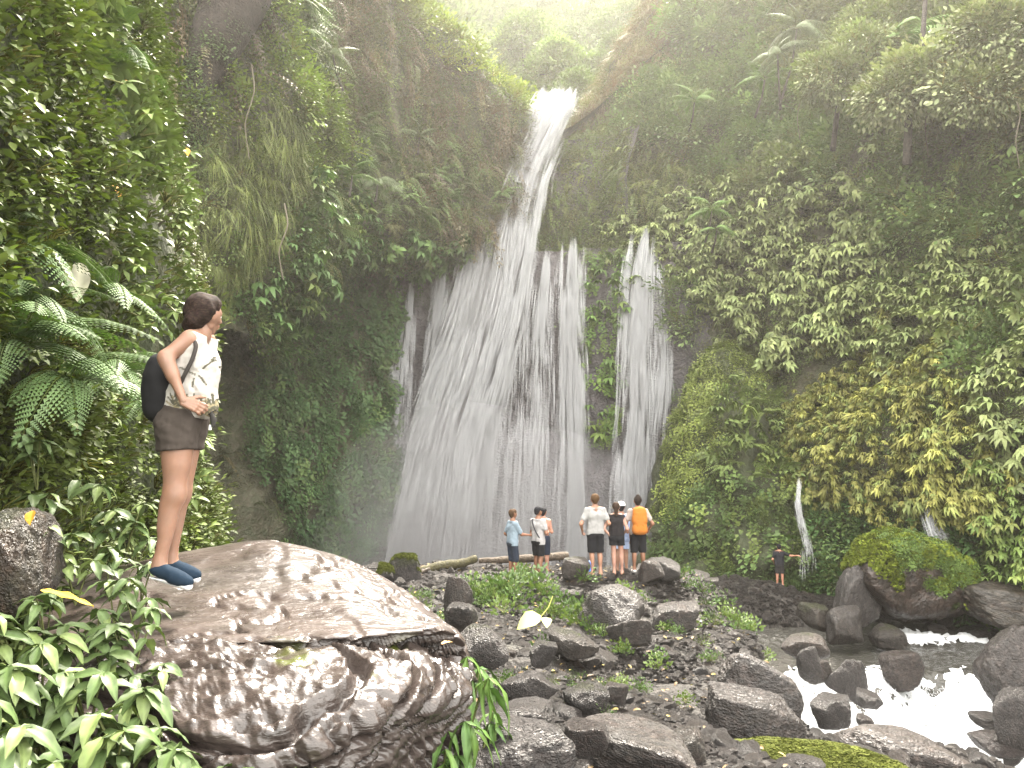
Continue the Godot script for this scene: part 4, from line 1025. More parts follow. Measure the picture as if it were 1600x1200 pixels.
# ---------------------------------------------------------------- rocks: smooth intersections of random planes, roughened
func rock_mesh(seed_: int, facets: int, sharp: float, N: int, rough: float, col: Color, moss := 0.0, flat := 1.0, faceted := false) -> ArrayMesh:
	rng.seed = seed_
	var planes := []
	for k in facets + 6:
		var d := Vector3(rng.randfn(), rng.randfn() * 1.2, rng.randfn()).normalized()
		planes.append([d, rng.randf_range(0.84, 1.02)])
	for a in [Vector3.RIGHT, Vector3.LEFT, Vector3.UP, Vector3.DOWN, Vector3.BACK, Vector3.FORWARD]:
		planes.append([(a + Vector3(rng.randfn(), rng.randfn(), rng.randfn()) * 0.25).normalized(), rng.randf_range(0.85, 1.0)])
	var off := Vector3(rng.randf(), rng.randf(), rng.randf()) * 50.0
	var b := MB.new()
	var faces := [[Vector3.RIGHT, Vector3.UP], [Vector3.LEFT, Vector3.UP], [Vector3.UP, Vector3.BACK], [Vector3.DOWN, Vector3.BACK], [Vector3.BACK, Vector3.UP], [Vector3.FORWARD, Vector3.UP]]
	var seen := {}
	for f in faces:
		var n: Vector3 = f[0]
		var u: Vector3 = f[1]
		var w := n.cross(u)
		var ids := PackedInt32Array()
		for j in N + 1:
			for i in N + 1:
				var s := tan((2.0 * i / N - 1.0) * PI / 4)
				var t := tan((2.0 * j / N - 1.0) * PI / 4)
				var d := (n + u * s + w * t).normalized()
				var key := Vector3i((d * 4096.0).round())
				if not seen.has(key):
					var q := 0.0
					for p in planes:
						var c: float = d.dot(p[0])
						if c > 0.0: q += (c / p[1]) ** sharp
					var r := q ** (-1.0 / sharp)
					r *= 1.0 + rough * (0.8 * n_mid.get_noise_3dv(d * 2.6 + off) + 0.45 * n_fine.get_noise_3dv(d * 2.4 + off) + 0.2 * n_fine.get_noise_3dv(d * 7.0 + off))
					var pos := d * r
					pos.y *= flat
					var k := col * (1.0 + 0.35 * n_fine.get_noise_3dv(d * 0.9 + off))
					if moss > 0.0:
						var g := smoothstep(0.35, 0.75, d.y + 0.5 * n_mid.get_noise_3dv(d * 3.0 + off) + moss - 0.5)
						k = k.lerp(Color(0.55, 0.7, 0.13) * (1.0 + 0.3 * n_fine.get_noise_3dv(d * 5.0)), g)
					k.a = 1.0
					seen[key] = b.vert(pos, k)
				ids.append(seen[key])
		for j in N:
			for i in N:
				var a := j * (N + 1) + i
				b.quad(ids[a], ids[a + N + 1], ids[a + N + 2], ids[a + 1])
	return b.mesh(faceted)

func make_rocks() -> void:
	var tones := [Color(1.0, 0.97, 0.95), Color(0.75, 0.72, 0.72), Color(1.25, 1.15, 1.1), Color(0.85, 0.72, 0.64), Color(0.6, 0.58, 0.58), Color(1.1, 1.0, 0.92)]
	for k in 14:
		R.append(rock_mesh(300 + k, 5 + k % 5, 14.0 + 8.0 * (k % 4), 9 if k % 3 == 0 else 6, 0.13, tones[k % 6], 0.0, 0.8, k % 3 != 0))

func set_rock(called: String, label: String, where: Vector3, size: Vector3, turn: Vector3, mesh: Mesh, group := "", category := "rock") -> MeshInstance3D:
	var o := put(called, mesh, M.rock)
	tag(o, label, category, group)
	o.transform = Transform3D(Basis.from_euler(turn) * Basis.from_scale(size), where)
	return o

# the large wet slab in front: rows of its profile from the back over the ridge, the ledge and the front lip to its foot
func build_slab() -> void:
	var cols := [
		[Vector3(-4.495, 0.597, -8.000), Vector3(-4.062, 1.052, -7.200), Vector3(-3.614, 1.252, -6.400), Vector3(-3.040, 1.218, -5.400), Vector3(-2.691, 1.114, -4.800), Vector3(-2.661, 1.090, -4.750), Vector3(-2.401, 1.053, -4.300), Vector3(-2.251, 0.928, -4.050), Vector3(-2.216, 0.813, -4.000), Vector3(-2.199, 0.484, -4.000)],
		[Vector3(-3.712, 0.746, -8.000), Vector3(-3.262, 1.242, -7.000), Vector3(-2.939, 1.404, -6.300), Vector3(-2.462, 1.296, -5.300), Vector3(-2.197, 1.185, -4.750), Vector3(-2.173, 1.157, -4.700), Vector3(-1.981, 1.100, -4.300), Vector3(-1.834, 0.973, -4.000), Vector3(-1.828, 0.828, -4.000), Vector3(-1.858, 0.441, -4.100)],
		[Vector3(-2.988, 0.925, -8.000), Vector3(-2.626, 1.389, -7.000), Vector3(-2.402, 1.507, -6.400), Vector3(-2.017, 1.331, -5.400), Vector3(-1.766, 1.195, -4.750), Vector3(-1.753, 1.153, -4.720), Vector3(-1.592, 1.100, -4.300), Vector3(-1.416, 0.963, -3.850), Vector3(-1.384, 0.808, -3.780), Vector3(-1.417, 0.444, -3.900)],
		[Vector3(-2.317, 0.925, -8.000), Vector3(-2.038, 1.474, -7.000), Vector3(-1.865, 1.565, -6.400), Vector3(-1.549, 1.331, -5.350), Vector3(-1.361, 1.202, -4.720), Vector3(-1.353, 1.157, -4.700), Vector3(-1.205, 1.095, -4.200), Vector3(-1.083, 0.951, -3.800), Vector3(-1.067, 0.802, -3.760), Vector3(-1.113, 0.421, -3.950)],
		[Vector3(-1.583, 0.805, -8.000), Vector3(-1.391, 1.294, -7.000), Vector3(-1.273, 1.439, -6.400), Vector3(-1.070, 1.323, -5.400), Vector3(-0.937, 1.217, -4.750), Vector3(-0.942, 1.147, -4.780), Vector3(-0.844, 1.094, -4.300), Vector3(-0.771, 0.959, -3.950), Vector3(-0.778, 0.799, -4.000), Vector3(-0.829, 0.294, -4.300)],
		[Vector3(-0.981, 0.705, -7.600), Vector3(-0.881, 1.091, -6.800), Vector3(-0.817, 1.224, -6.300), Vector3(-0.712, 1.233, -5.500), Vector3(-0.635, 1.203, -4.920), Vector3(-0.647, 1.079, -5.020), Vector3(-0.578, 1.082, -4.500), Vector3(-0.551, 0.975, -4.300), Vector3(-0.581, 0.787, -4.550), Vector3(-0.600, 0.162, -4.750)],
		[Vector3(-0.584, 0.668, -7.000), Vector3(-0.535, 0.965, -6.400), Vector3(-0.502, 1.065, -6.000), Vector3(-0.460, 1.143, -5.500), Vector3(-0.422, 1.192, -5.050), Vector3(-0.433, 0.985, -5.200), Vector3(-0.399, 0.980, -4.800), Vector3(-0.386, 0.916, -4.650), Vector3(-0.401, 0.712, -4.850), Vector3(-0.409, 0.055, -5.000)],
		[Vector3(-0.367, 0.223, -6.600), Vector3(-0.347, 0.751, -6.200), Vector3(-0.340, 0.952, -5.900), Vector3(-0.323, 1.016, -5.600), Vector3(-0.305, 1.063, -5.300), Vector3(-0.294, 0.915, -5.250), Vector3(-0.282, 0.879, -5.050), Vector3(-0.284, 0.818, -4.950), Vector3(-0.308, 0.666, -5.000), Vector3(-0.341, 0.012, -5.100)],
		[Vector3(-0.397, 0.130, -6.300), Vector3(-0.358, 0.373, -6.100), Vector3(-0.338, 0.562, -5.900), Vector3(-0.315, 0.672, -5.650), Vector3(-0.304, 0.706, -5.450), Vector3(-0.301, 0.681, -5.400), Vector3(-0.303, 0.670, -5.300), Vector3(-0.313, 0.642, -5.200), Vector3(-0.340, 0.545, -5.150), Vector3(-0.386, -0.031, -5.200)]]
	var rows := []
	for c in cols: rows.append(resample(c, 190))
	var nv := 190
	var nu := 260
	var pos := PackedVector3Array()
	pos.resize(nu * nv)
	for j in nv:
		var line := []
		for r in rows: line.append(r[j])
		var fine := resample(line, nu)
		for i in nu: pos[j * nu + i] = fine[i]
	var b := MB.new()
	for j in nv:
		for i in nu:
			var p := pos[j * nu + i]
			var du := pos[j * nu + mini(i + 1, nu - 1)] - pos[j * nu + maxi(i - 1, 0)]
			var dv := pos[mini(j + 1, nv - 1) * nu + i] - pos[maxi(j - 1, 0) * nu + i]
			var n := dv.cross(du).normalized()
			if n.y < 0.0 and j < nv * 0.7: n = -n
			# layers that run along the slab, broken by cracks, and small hollows
			var q := p.rotated(Vector3.UP, 0.12)
			var layer := q.y * 9.0 + q.z * 2.2 + 0.9 * n_mid.get_noise_3dv(q * 1.2)
			var stepped := absf(fposmod(layer, 1.0) - 0.5)
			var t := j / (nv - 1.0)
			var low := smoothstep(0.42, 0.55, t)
			var d := 0.028 * n_mid.get_noise_3dv(q * Vector3(0.45, 2.2, 1.5)) + (0.012 + low * 0.075) * (smoothstep(0.04, 0.14, stepped) - 0.5)
			var crack := absf(n_mid.get_noise_3dv(q * Vector3(1.3, 3.5, 2.2) + Vector3(4, 8, 2)))
			d -= 0.035 * smoothstep(0.05, 0.0, crack)
			d += 0.05 * low * n_fine.get_noise_3dv(q * Vector3(2.2, 3.6, 3.0)) + 0.03 * low * absf(n_fine.get_noise_3dv(q * Vector3(4.0, 6.0, 5.0))) + (0.004 + 0.01 * low) * n_fine.get_noise_3dv(q * Vector3(1.2, 6.0, 6.0)) + 0.002 * n_fine.get_noise_3dv(q * Vector3(4, 9, 9))
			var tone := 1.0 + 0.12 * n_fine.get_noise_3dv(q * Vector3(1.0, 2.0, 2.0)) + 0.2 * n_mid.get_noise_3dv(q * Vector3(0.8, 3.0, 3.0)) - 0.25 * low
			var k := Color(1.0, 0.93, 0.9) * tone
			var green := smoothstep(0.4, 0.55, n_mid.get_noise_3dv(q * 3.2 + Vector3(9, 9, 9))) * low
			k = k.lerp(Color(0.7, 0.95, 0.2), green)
			k.a = 1.0
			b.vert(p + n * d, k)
	for j in nv - 1:
		for i in nu - 1:
			b.quad(j * nu + i, j * nu + i + 1, (j + 1) * nu + i + 1, (j + 1) * nu + i)
	tag(put("slab", b.mesh(), M.slab), "huge wet layered slab of rock that the woman in shorts stands on", "rock")

func resample(pts: Array, n: int) -> Array:
	var out := []
	for k in n:
		var f := k / (n - 1.0) * (pts.size() - 1)
		var i := mini(int(f), pts.size() - 2)
		var t := f - i
		var p0: Vector3 = pts[maxi(i - 1, 0)]
		var p1: Vector3 = pts[i]
		var p2: Vector3 = pts[i + 1]
		var p3: Vector3 = pts[mini(i + 2, pts.size() - 1)]
		var m1 := (p2 - p0) * 0.35
		var m2 := (p3 - p1) * 0.35
		var t2 := t * t
		var t3 := t2 * t
		out.append(p1 * (2 * t3 - 3 * t2 + 1) + m1 * (t3 - 2 * t2 + t) + p2 * (3 * t2 - 2 * t3) + m2 * (t3 - t2))
	return out

var heroes := []
var k_moss := 0
func stone_label(p: Vector3, kind: int) -> String:
	var best := 1e9
	var h := []
	for e in heroes:
		var d: float = (e[0] - p).length() / (0.6 + 0.03 * -p.z)
		if d < best:
			best = d
			h = e
	var q: Vector3 = p - h[0]
	var side := ""
	if absf(q.x) > absf(q.z): side = "on the stream side of" if q.x > 0 else "on the bank side of"
	else: side = "just in front of" if q.z > 0 else "just behind"
	var tone: String = ["grey", "dark grey", "pale", "brown", "blackish", "light grey"][kind % 6]
	var form: String = ["angular", "blocky", "wedge-shaped", "rounded"][kind % 4]
	return "%s %s stone %s the %s" % [tone, form, side, h[1]]

# [label, middle, width, height, depth share, facets, sharpness, tone, moss, seed, name]
func hero(label: String, c: Vector3, w: float, h: float, deep: float, facets: int, sharp: float, tone: Color, moss := 0.0, seed_ := 1, called := "boulder", tilt := 0.0, N := 20) -> MeshInstance3D:
	var mesh := rock_mesh(seed_, facets, sharp, N, 0.11, tone, moss)
	var short := ""
	for word in label.split(" "):
		short += ("" if short == "" else " ") + word
		if word in ["boulder", "block", "rock"]: break
	heroes.append([c, short])
	if moss > 0.5:
		var o := set_rock(called, label, c, Vector3(w * 0.5, h * 0.62, w * deep * 0.5), Vector3(0, 0.3 * sin(seed_ * 1.7), tilt), mesh)
		var arr := mesh.surface_get_arrays(0)
		var vs: PackedVector3Array = arr[Mesh.ARRAY_VERTEX]
		var ns: PackedVector3Array = arr[Mesh.ARRAY_NORMAL]
		var tr := []
		var tc := PackedColorArray()
		rng.seed = seed_
		for k in vs.size():
			if ns[k].y + 0.5 * n_mid.get_noise_3dv(vs[k] * 2.0) < 0.55: continue
			var n := ns[k]
			var x := n.cross(Vector3(0.2, 0.1, 1)).normalized()
			for q in 3:
				var jit := (x * rng.randf_range(-0.07, 0.07) + n.cross(x) * rng.randf_range(-0.07, 0.07))
				tr.append(Transform3D(Basis(x, n.cross(x), n).rotated(n, rng.randf() * TAU) * Basis.from_scale(Vector3.ONE * rng.randf_range(0.5, 1.0) * Vector3(1.0, 1.0, 1.2)), vs[k] + jit))
				var g := Color(0.085, 0.095, 0.02) * rng.randf_range(0.5, 1.4)
				g.a = 1.0
				tc.append(g)
		scatter("moss", C.moss[k_moss % 2], M.moss, tr, tc, o)
		return o
	return set_rock(called, label, c, Vector3(w * 0.5, h * 0.62, w * deep * 0.5), Vector3(0, 0.3 * sin(seed_ * 1.7), tilt), mesh)

func build_boulders() -> void:
	var grey := Color(1.1, 1.06, 1.05)
	var pale := Color(1.7, 1.6, 1.55)
	var brown := Color(1.05, 0.9, 0.82)
	var dark := Color(0.68, 0.65, 0.65)
	hero("large pale grey rounded boulder below the standing group", Vector3(1.852, -0.502, -15.50), 1.2, 0.8, 1.0, 4, 7, pale, 0.0, 2)
	hero("brown slanting boulder just beyond the large pale one", Vector3(3.162, -0.873, -16.50), 0.95, 0.55, 1.0, 6, 14, Color(1.15, 0.98, 0.92), 0.0, 13)
	hero("moss-topped dark boulder at the end of the drift logs", Vector3(-2.519, -0.367, -19.50), 0.85, 0.7, 1.0, 5, 8, dark, 0.55, 4)
	hero("small mossy boulder next to the end of the slab", Vector3(-2.860, -0.373, -19.00), 0.5, 0.4, 1.0, 5, 8, dark, 0.75, 5)
	hero("brown wedge-shaped boulder behind the end of the slab", Vector3(-0.819, 0.133, -12.50), 0.4, 0.55, 0.9, 5, 16, brown, 0.0, 6)
	hero("smooth reddish boulder peeping over the end of the slab", Vector3(-0.623, 0.291, -10.50), 0.42, 0.3, 0.9, 4, 6, Color(1.2, 1.0, 0.92), 0.0, 7)
	hero("round grey boulder touching the slab's end", Vector3(-0.307, 0.261, -8.800), 0.52, 0.42, 1.0, 5, 7, grey, 0.15, 8)
	hero("dark pointed boulder in the middle of the rubble", Vector3(0.409, -0.419, -11.50), 0.36, 0.28, 1.0, 6, 16, dark, 0.0, 9)
	hero("broad dark brown boulder under the pale fallen leaf", Vector3(0.917, -0.558, -12.60), 0.6, 0.32, 0.9, 6, 10, Color(0.7, 0.62, 0.52), 0.1, 10)
	hero("tilted grey boulder like a paving slab in the rubble", Vector3(0.173, -0.192, -8.800), 0.5, 0.3, 0.9, 5, 18, grey, 0.0, 11, "boulder", 0.5)
	hero("dark squat boulder with a small green plant on top", Vector3(0.853, -0.515, -9.600), 0.46, 0.36, 1.0, 5, 8, dark, 0.2, 12)
	hero("small brown boulder next to the one with a plant", Vector3(1.231, -0.573, -10.20), 0.34, 0.2, 1.0, 6, 12, brown, 0.0, 3)
	hero("flat grey boulder beside the ferns below the slab", Vector3(0.088, -0.120, -7.800), 0.52, 0.2, 1.1, 5, 14, grey, 0.0, 14)
	hero("brownish boulder downhill of the large pale one", Vector3(1.998, -0.667, -14.00), 0.62, 0.34, 0.9, 6, 14, Color(1.05, 0.9, 0.84), 0.0, 15)
	hero("rounded boulder by the blue bottle", Vector3(1.371, -0.168, -18.30), 0.62, 0.46, 1.0, 3, 6, Color(0.95, 0.85, 0.78), 0.15, 16)
	hero("brown boulder at the feet of the man with the orange pack", Vector3(3.066, -0.209, -18.40), 0.5, 0.42, 1.0, 5, 10, Color(0.85, 0.72, 0.62), 0.0, 17)
	hero("pale streaked boulder at the end of the group's stone bar", Vector3(3.469, -0.249, -18.60), 0.6, 0.4, 1.0, 6, 14, pale, 0.0, 18)
	hero("pinkish small boulder under the overhanging leaves", Vector3(-0.069, 0.117, -6.600), 0.17, 0.13, 1.0, 5, 10, Color(1.9, 1.6, 1.5), 0.0, 19)
	hero("wet dark boulder with bright streaks beside the slab's foot", Vector3(0.000, 0.230, -5.600), 0.85, 0.42, 0.8, 5, 12, dark, 0.0, 20, "boulder", 0.15, 30)
	hero("broad flat brown boulder near the bottom of the rubble", Vector3(1.054, -0.325, -7.600), 1.15, 0.42, 0.8, 5, 10, Color(1.05, 0.92, 0.85), 0.0, 21, "boulder", -0.12, 30)
	hero("dark block lying on the broad flat brown boulder", Vector3(0.588, -0.070, -7.000), 0.42, 0.26, 0.9, 6, 20, Color(0.8, 0.66, 0.6), 0.0, 22)
	hero("big smooth wet boulder with a pale crest by the rapids", Vector3(3.303, -1.089, -11.60), 1.32, 0.9, 0.8, 4, 9, Color(1.15, 1.03, 0.98), 0.0, 23, "boulder", -0.1, 32)
	hero("dark sharp-edged boulder leaning against the smooth wet one", Vector3(3.013, -1.200, -10.70), 1.3, 0.8, 0.6, 7, 24, Color(0.72, 0.66, 0.63), 0.0, 24, "boulder", -0.22, 32)
	hero("angular dark boulder standing in the edge of the foam", Vector3(5.847, -2.371, -15.60), 0.7, 0.48, 0.9, 6, 22, dark, 0.0, 25)
	hero("blocky dark boulder between the two small chutes", Vector3(7.765, -2.818, -19.40), 0.7, 0.75, 0.9, 6, 22, dark, 0.0, 26)
	hero("sloping brown boulder beside the first chute", Vector3(7.039, -2.618, -19.40), 0.5, 0.45, 0.9, 6, 14, brown, 0.0, 27, "boulder", 0.4)
	hero("round dark boulder above the first chute", Vector3(6.782, -2.418, -19.40), 0.58, 0.58, 1.0, 4, 8, dark, 0.0, 28)
	hero("brown humped boulder at the edge of the upper pool", Vector3(7.082, -2.265, -20.40), 1.1, 0.6, 1.0, 4, 8, Color(0.8, 0.66, 0.56), 0.1, 29)
	hero("little dark boulder in the foam below the chutes", Vector3(7.639, -2.921, -18.20), 0.5, 0.3, 1.0, 6, 14, dark, 0.0, 30)
	hero("tilted brown boulder splitting the rapids", Vector3(9.473, -2.795, -20.60), 1.0, 0.66, 0.9, 5, 12, Color(0.85, 0.72, 0.66), 0.0, 31, "boulder", 0.35)
	hero("grey boulder at the inlet of the upper pool", Vector3(10.49, -2.714, -23.40), 0.95, 0.5, 1.0, 5, 12, Color(0.85, 0.82, 0.75), 0.1, 32)
	hero("tall grey boulder in front of the white rock", Vector3(9.285, -2.351, -23.50), 1.0, 0.95, 0.9, 6, 14, Color(1.1, 1.05, 0.98), 0.0, 33)
	hero("brown mossy boulder beside the shrubs on the slope", Vector3(8.705, -2.270, -24.00), 0.85, 0.6, 1.0, 5, 10, Color(0.7, 0.6, 0.45), 0.35, 34)
	hero("huge dark boulder on the far bank of the rapids", Vector3(10.85, -2.397, -18.40), 1.4, 1.2, 0.9, 6, 14, Color(0.85, 0.8, 0.78), 0.0, 35, "boulder", 0.3, 28)
	hero("dark upright boulder at the frame edge in the foam", Vector3(9.936, -2.833, -16.60), 0.75, 1.15, 1.0, 6, 12, dark, 0.0, 36)
	hero("low dark boulder awash in the lower rapids", Vector3(9.453, -3.296, -16.80), 0.75, 0.36, 1.0, 5, 10, Color(0.7, 0.62, 0.62), 0.0, 37)
	hero("pinkish boulder just under the white water", Vector3(9.859, -3.149, -17.60), 0.75, 0.24, 1.0, 4, 8, Color(1.3, 1.05, 1.0), 0.0, 38)
	hero("small wet boulder awash near the angular one", Vector3(6.889, -2.870, -16.60), 0.35, 0.2, 1.0, 5, 10, Color(0.9, 0.8, 0.8), 0.0, 47)
	hero("long rounded boulder at the edge of the foam pool", Vector3(6.134, -2.446, -13.60), 1.75, 0.72, 0.7, 3, 7, Color(0.85, 0.75, 0.7), 0.0, 39, "boulder", -0.12, 28)
	hero("low boulder cushioned with dark moss at the bottom", Vector3(3.267, -1.246, -9.600), 2.1, 0.42, 0.6, 3, 7, dark, 0.62, 40, "boulder", -0.03, 32)
	hero("tan boulder between the flat one and the sharp one", Vector3(1.875, -0.903, -9.200), 0.5, 0.42, 1.0, 5, 10, Color(1.2, 0.95, 0.8), 0.0, 41)
	hero("white water-washed rock leaning below the mossy giant", Vector3(10.09, -1.813, -24.60), 1.35, 1.7, 0.7, 5, 10, Color(2.6, 2.45, 2.4), 0.0, 42, "boulder", -0.25, 24)
	hero("long brown overhanging boulder on the far bank", Vector3(14.67, -2.090, -24.40), 3.3, 1.1, 0.7, 5, 14, Color(1.25, 0.98, 0.82), 0.0, 43, "boulder", -0.2, 28)
	hero("pale block among the stones behind the upper pool", Vector3(13.47, -2.719, -26.20), 0.5, 0.45, 1.0, 6, 16, pale, 0.0, 44)
	hero("flat boulder at the back of the upper pool", Vector3(12.87, -2.929, -25.60), 0.7, 0.36, 1.0, 6, 16, grey, 0.0, 45)
	hero("dark wide boulder in the shadow of the overhang", Vector3(13.98, -2.983, -25.40), 1.2, 0.42, 1.0, 5, 10, dark, 0.0, 46)
	hero("earthy brown boulder half hidden in the leaves", Vector3(-3.021, 1.572, -5.000), 0.52, 0.62, 1.0, 3, 6, Color(1.1, 0.85, 0.6), 0.2, 48, "boulder", 0.0, 24)
	# the mossy giant with plants on its crown
	var giant := thing("mossy_boulder", "giant boulder with a bright green cap of moss and leaves", "boulder", Vector3(11.89, -1.401, -25.60))
	var body := put("rock", rock_mesh(71, 5, 9, 30, 0.12, Color(0.9, 0.75, 0.66), 0.35), M.rock, giant)
	body.scale = Vector3(1.8, 1.4, 1.5)
	rng.seed = 72
	var spots := [[], []]
	var tints := [PackedColorArray(), PackedColorArray()]
	var arr := (body.mesh as ArrayMesh).surface_get_arrays(0)
	var vs: PackedVector3Array = arr[Mesh.ARRAY_VERTEX]
	var ns: PackedVector3Array = arr[Mesh.ARRAY_NORMAL]
	for k in vs.size():
		var p := vs[k] * body.scale
		var n := (ns[k] / body.scale).normalized()
		var bare := p.z > 0.5 and absf(p.x + 0.1 + 0.3 * n_mid.get_noise_3dv(p)) < 0.8 and p.y > 0.1 and p.y < 0.62
		if p.y + 0.35 * p.x + 1.1 * n_mid.get_noise_3dv(p * 1.6) < 0.05 or bare: continue
		var leafy := p.x > -0.9 and rng.randf() < 0.75
		var x := n.cross(Vector3(0.2, 0.1, 1)).normalized()
		for q in 2:
			var t := Transform3D(Basis(x, n.cross(x), n).rotated(n, rng.randf() * TAU) * (rng.randf_range(0.35, 0.6) if leafy else rng.randf_range(1.4, 2.4)), p + n * 0.03)
			spots[0 if leafy else 1].append(t)
			var c := (Color(0.09, 0.14, 0.03) if leafy else Color(0.11, 0.135, 0.018)) * rng.randf_range(0.6, 1.35)
			c.a = 1.0
			tints[0 if leafy else 1].append(c)
	scatter("leaves", C.small[0], M.leaf, spots[0], tints[0], giant)
	scatter("moss", C.moss[0], M.moss, spots[1], tints[1], giant)

func build_stones() -> void:
	rng.seed = 808
	var kinds := [
		["stone", "grey-brown wet stone lying in the rubble between the slab and the stream", "stones in the rubble"],
		["stone", "stone on the crest of the bar around the standing people", "stones on the bar"],
		["stone", "dark stone near the edge of the rapids", "stones by the rapids"],
		["stone", "small stone on the far slope by the man at the spout", "stones on the far slope"]]
	var picks := []
	var pebbles := []
	for k in R.size(): pebbles.append([])
	var tints := []
	for k in R.size(): tints.append(PackedColorArray())
	for k in 110000:
		var z := -5.5 - 30.0 * rng.randf() ** 1.35
		var px := rng.randf_range(560.0, 1640.0)
		var x := (px - 800.0) / 1287.0 * -z
		var y := ground_height(x, z)
		var r := 0.017 * exp(absf(rng.randfn(0, 0.66))) * (0.7 + 0.02 * -z)
		if z < -21 and x > 5.0 and y < -2.95: continue
		if x > 6.0 and z > -24 and z < -12 and y < -3.75: continue
		r = minf(r, 0.17)
		var py := 720.0 - (y - 2.2) / -z * 1287.0
		if py > 1290.0: continue
		if x < -0.35 and z > -7.5: continue
		var q := Basis.from_euler(Vector3(rng.randf_range(-0.5, 0.5), rng.randf() * TAU, rng.randf_range(-0.5, 0.5)))
		var t := Transform3D(q * Basis.from_scale(Vector3(r * rng.randf_range(0.8, 1.5), r * rng.randf_range(0.55, 1.0), r * rng.randf_range(0.8, 1.4))), Vector3(x, y + r * 0.3, z))
		picks.append([r / -z, t, rng.randi() % R.size()])
	picks.sort_custom(func(a, b): return a[0] > b[0])
	for k in picks.size():
		var t: Transform3D = picks[k][1]
		if k < 280:
			var zone := 0
			if t.origin.z < -27: zone = 3
			elif t.origin.x > 5.0: zone = 2
			elif t.origin.z < -17.5: zone = 1
			var o := set_rock("stone", stone_label(t.origin, picks[k][2]), t.origin, Vector3.ONE, Vector3.ZERO, R[picks[k][2]], "stones on the riverbed", "stone")
			o.transform = t
		else:
			pebbles[picks[k][2]].append(t)
			var g := rng.randf_range(0.7, 1.35)
			tints[picks[k][2]].append(Color(g * 1.03, g, g * 0.98))
	var root := thing("rubble", "small dark stones and pebbles strewn all over the riverbed", "rubble")
	root.set_meta("kind", "stuff")
	for k in R.size(): scatter("pebbles", R[k], M.rock, pebbles[k], tints[k], root)

# ---------------------------------------------------------------- falling water: bundles of thin drawn-out drops
func drop_mesh(alpha: float) -> ArrayMesh:
	var b := MB.new()
	var rings := [[-0.5, 0.3, 0.0], [-0.3, 0.85, alpha * 0.6], [0.0, 1.0, alpha], [0.25, 0.8, alpha * 0.7], [0.5, 0.3, 0.0]]
	for r in rings:
		for j in 4:
			var a := TAU * j / 4
			b.vert(Vector3(cos(a) * r[1] * 0.5, r[0], sin(a) * r[1] * 0.5), Color(1, 1, 1, r[2]))
	for k in rings.size() - 1:
		for j in 4:
			var a := k * 4 + j
			var c := k * 4 + (j + 1) % 4
			b.quad(a, a + 4, c + 4, c)
	return b.mesh()

# path: [point, half width, density] from top to bottom
func fall(label: String, streams: Array, seed_: int) -> void:
	rng.seed = seed_
	var root := thing("waterfall", label, "waterfall")
	var where := []
	var tints := PackedColorArray()
	for s in streams:
		var path: Array = s.path
		var pts := path.map(func(e): return e[0])
		var fine := resample(pts, 60)
		var off := Vector3(rng.randf() * 90, 0, 0)
		for k in int(s.count * s.get("many", 1.9)):
			var t := rng.randf()
			var f := t * (path.size() - 1)
			var i := mini(int(f), path.size() - 2)
			var half: float = lerpf(path[i][1], path[i + 1][1], f - i)
			var thick: float = lerpf(path[i][2], path[i + 1][2], f - i)
			var u := rng.randf_range(-0.95, 0.95) + rng.randfn(0, 0.1) if s.has("flat") else clampf(rng.randfn(0, 0.5), -1.25, 1.25)
			# strands: the sheet tears into threads, and pulses of water fall behind one another
			var strand := n_mid.get_noise_3dv(Vector3(u * half * s.get("comb", 3.4), t * 3.2, 0) + off) + 0.7 * n_mid.get_noise_3dv(Vector3(u * half * 1.1, t * 22.0 - absf(u) * 2.5, 5) + off)
			if s.get("fade", true): thick *= smoothstep(0.0, 0.14, t + 0.22 * n_mid.get_noise_2d(u * half * 5.0, 9.0) - 0.02)
			if rng.randf() > thick * clampf(s.get("full", 0.42) + 1.2 * strand, 0.03, 1.0): continue
			var g := t * 59.0
			var gi := mini(int(g), 58)
			var p: Vector3 = fine[gi].lerp(fine[gi + 1], g - gi)
			var d: Vector3 = (fine[gi + 1] - fine[gi]).normalized()
			var x := Vector3.RIGHT
			var dir: Vector3 = (d + x * u * 0.04 * s.get("spread", 1.0) + Vector3(rng.randfn(0, 0.025), 0, rng.randfn(0, 0.03))).normalized()
			var len: float = rng.randf_range(0.8, 2.8) * s.get("length", 1.0)
			var w: float = rng.randf_range(0.025, 0.1) * s.get("fat", 1.0)
			var side: Vector3 = dir.cross(Vector3.BACK).normalized()
			p += x * u * half + Vector3(0, 0, rng.randfn(0, 0.35) * s.get("deep", 1.0))
			where.append(Transform3D(Basis(side * w, -dir * len, side.cross(-dir) * w), p))
			var k2 := rng.randf_range(0.8, 1.0)
			tints.append(Color(k2, k2, k2))
	scatter("falling_water", M.streak, M.veil, where, tints, root)

func mist(where: Vector3, size: Vector3, density: float, lean := 0.0) -> void:
	var f := FogVolume.new()
	f.shape = RenderingServer.FOG_VOLUME_SHAPE_ELLIPSOID
	f.size = size
	var m := FogMaterial.new()
	m.density = density
	m.albedo = Color(0.97, 0.96, 0.97)
	f.material = m
	f.name = numbered("mist")
	add_child(f)
	f.position = where
	f.rotation.z = lean
	tag(f, "fine spray drifting in the air around the falling water", "mist", "banks of spray", "stuff")

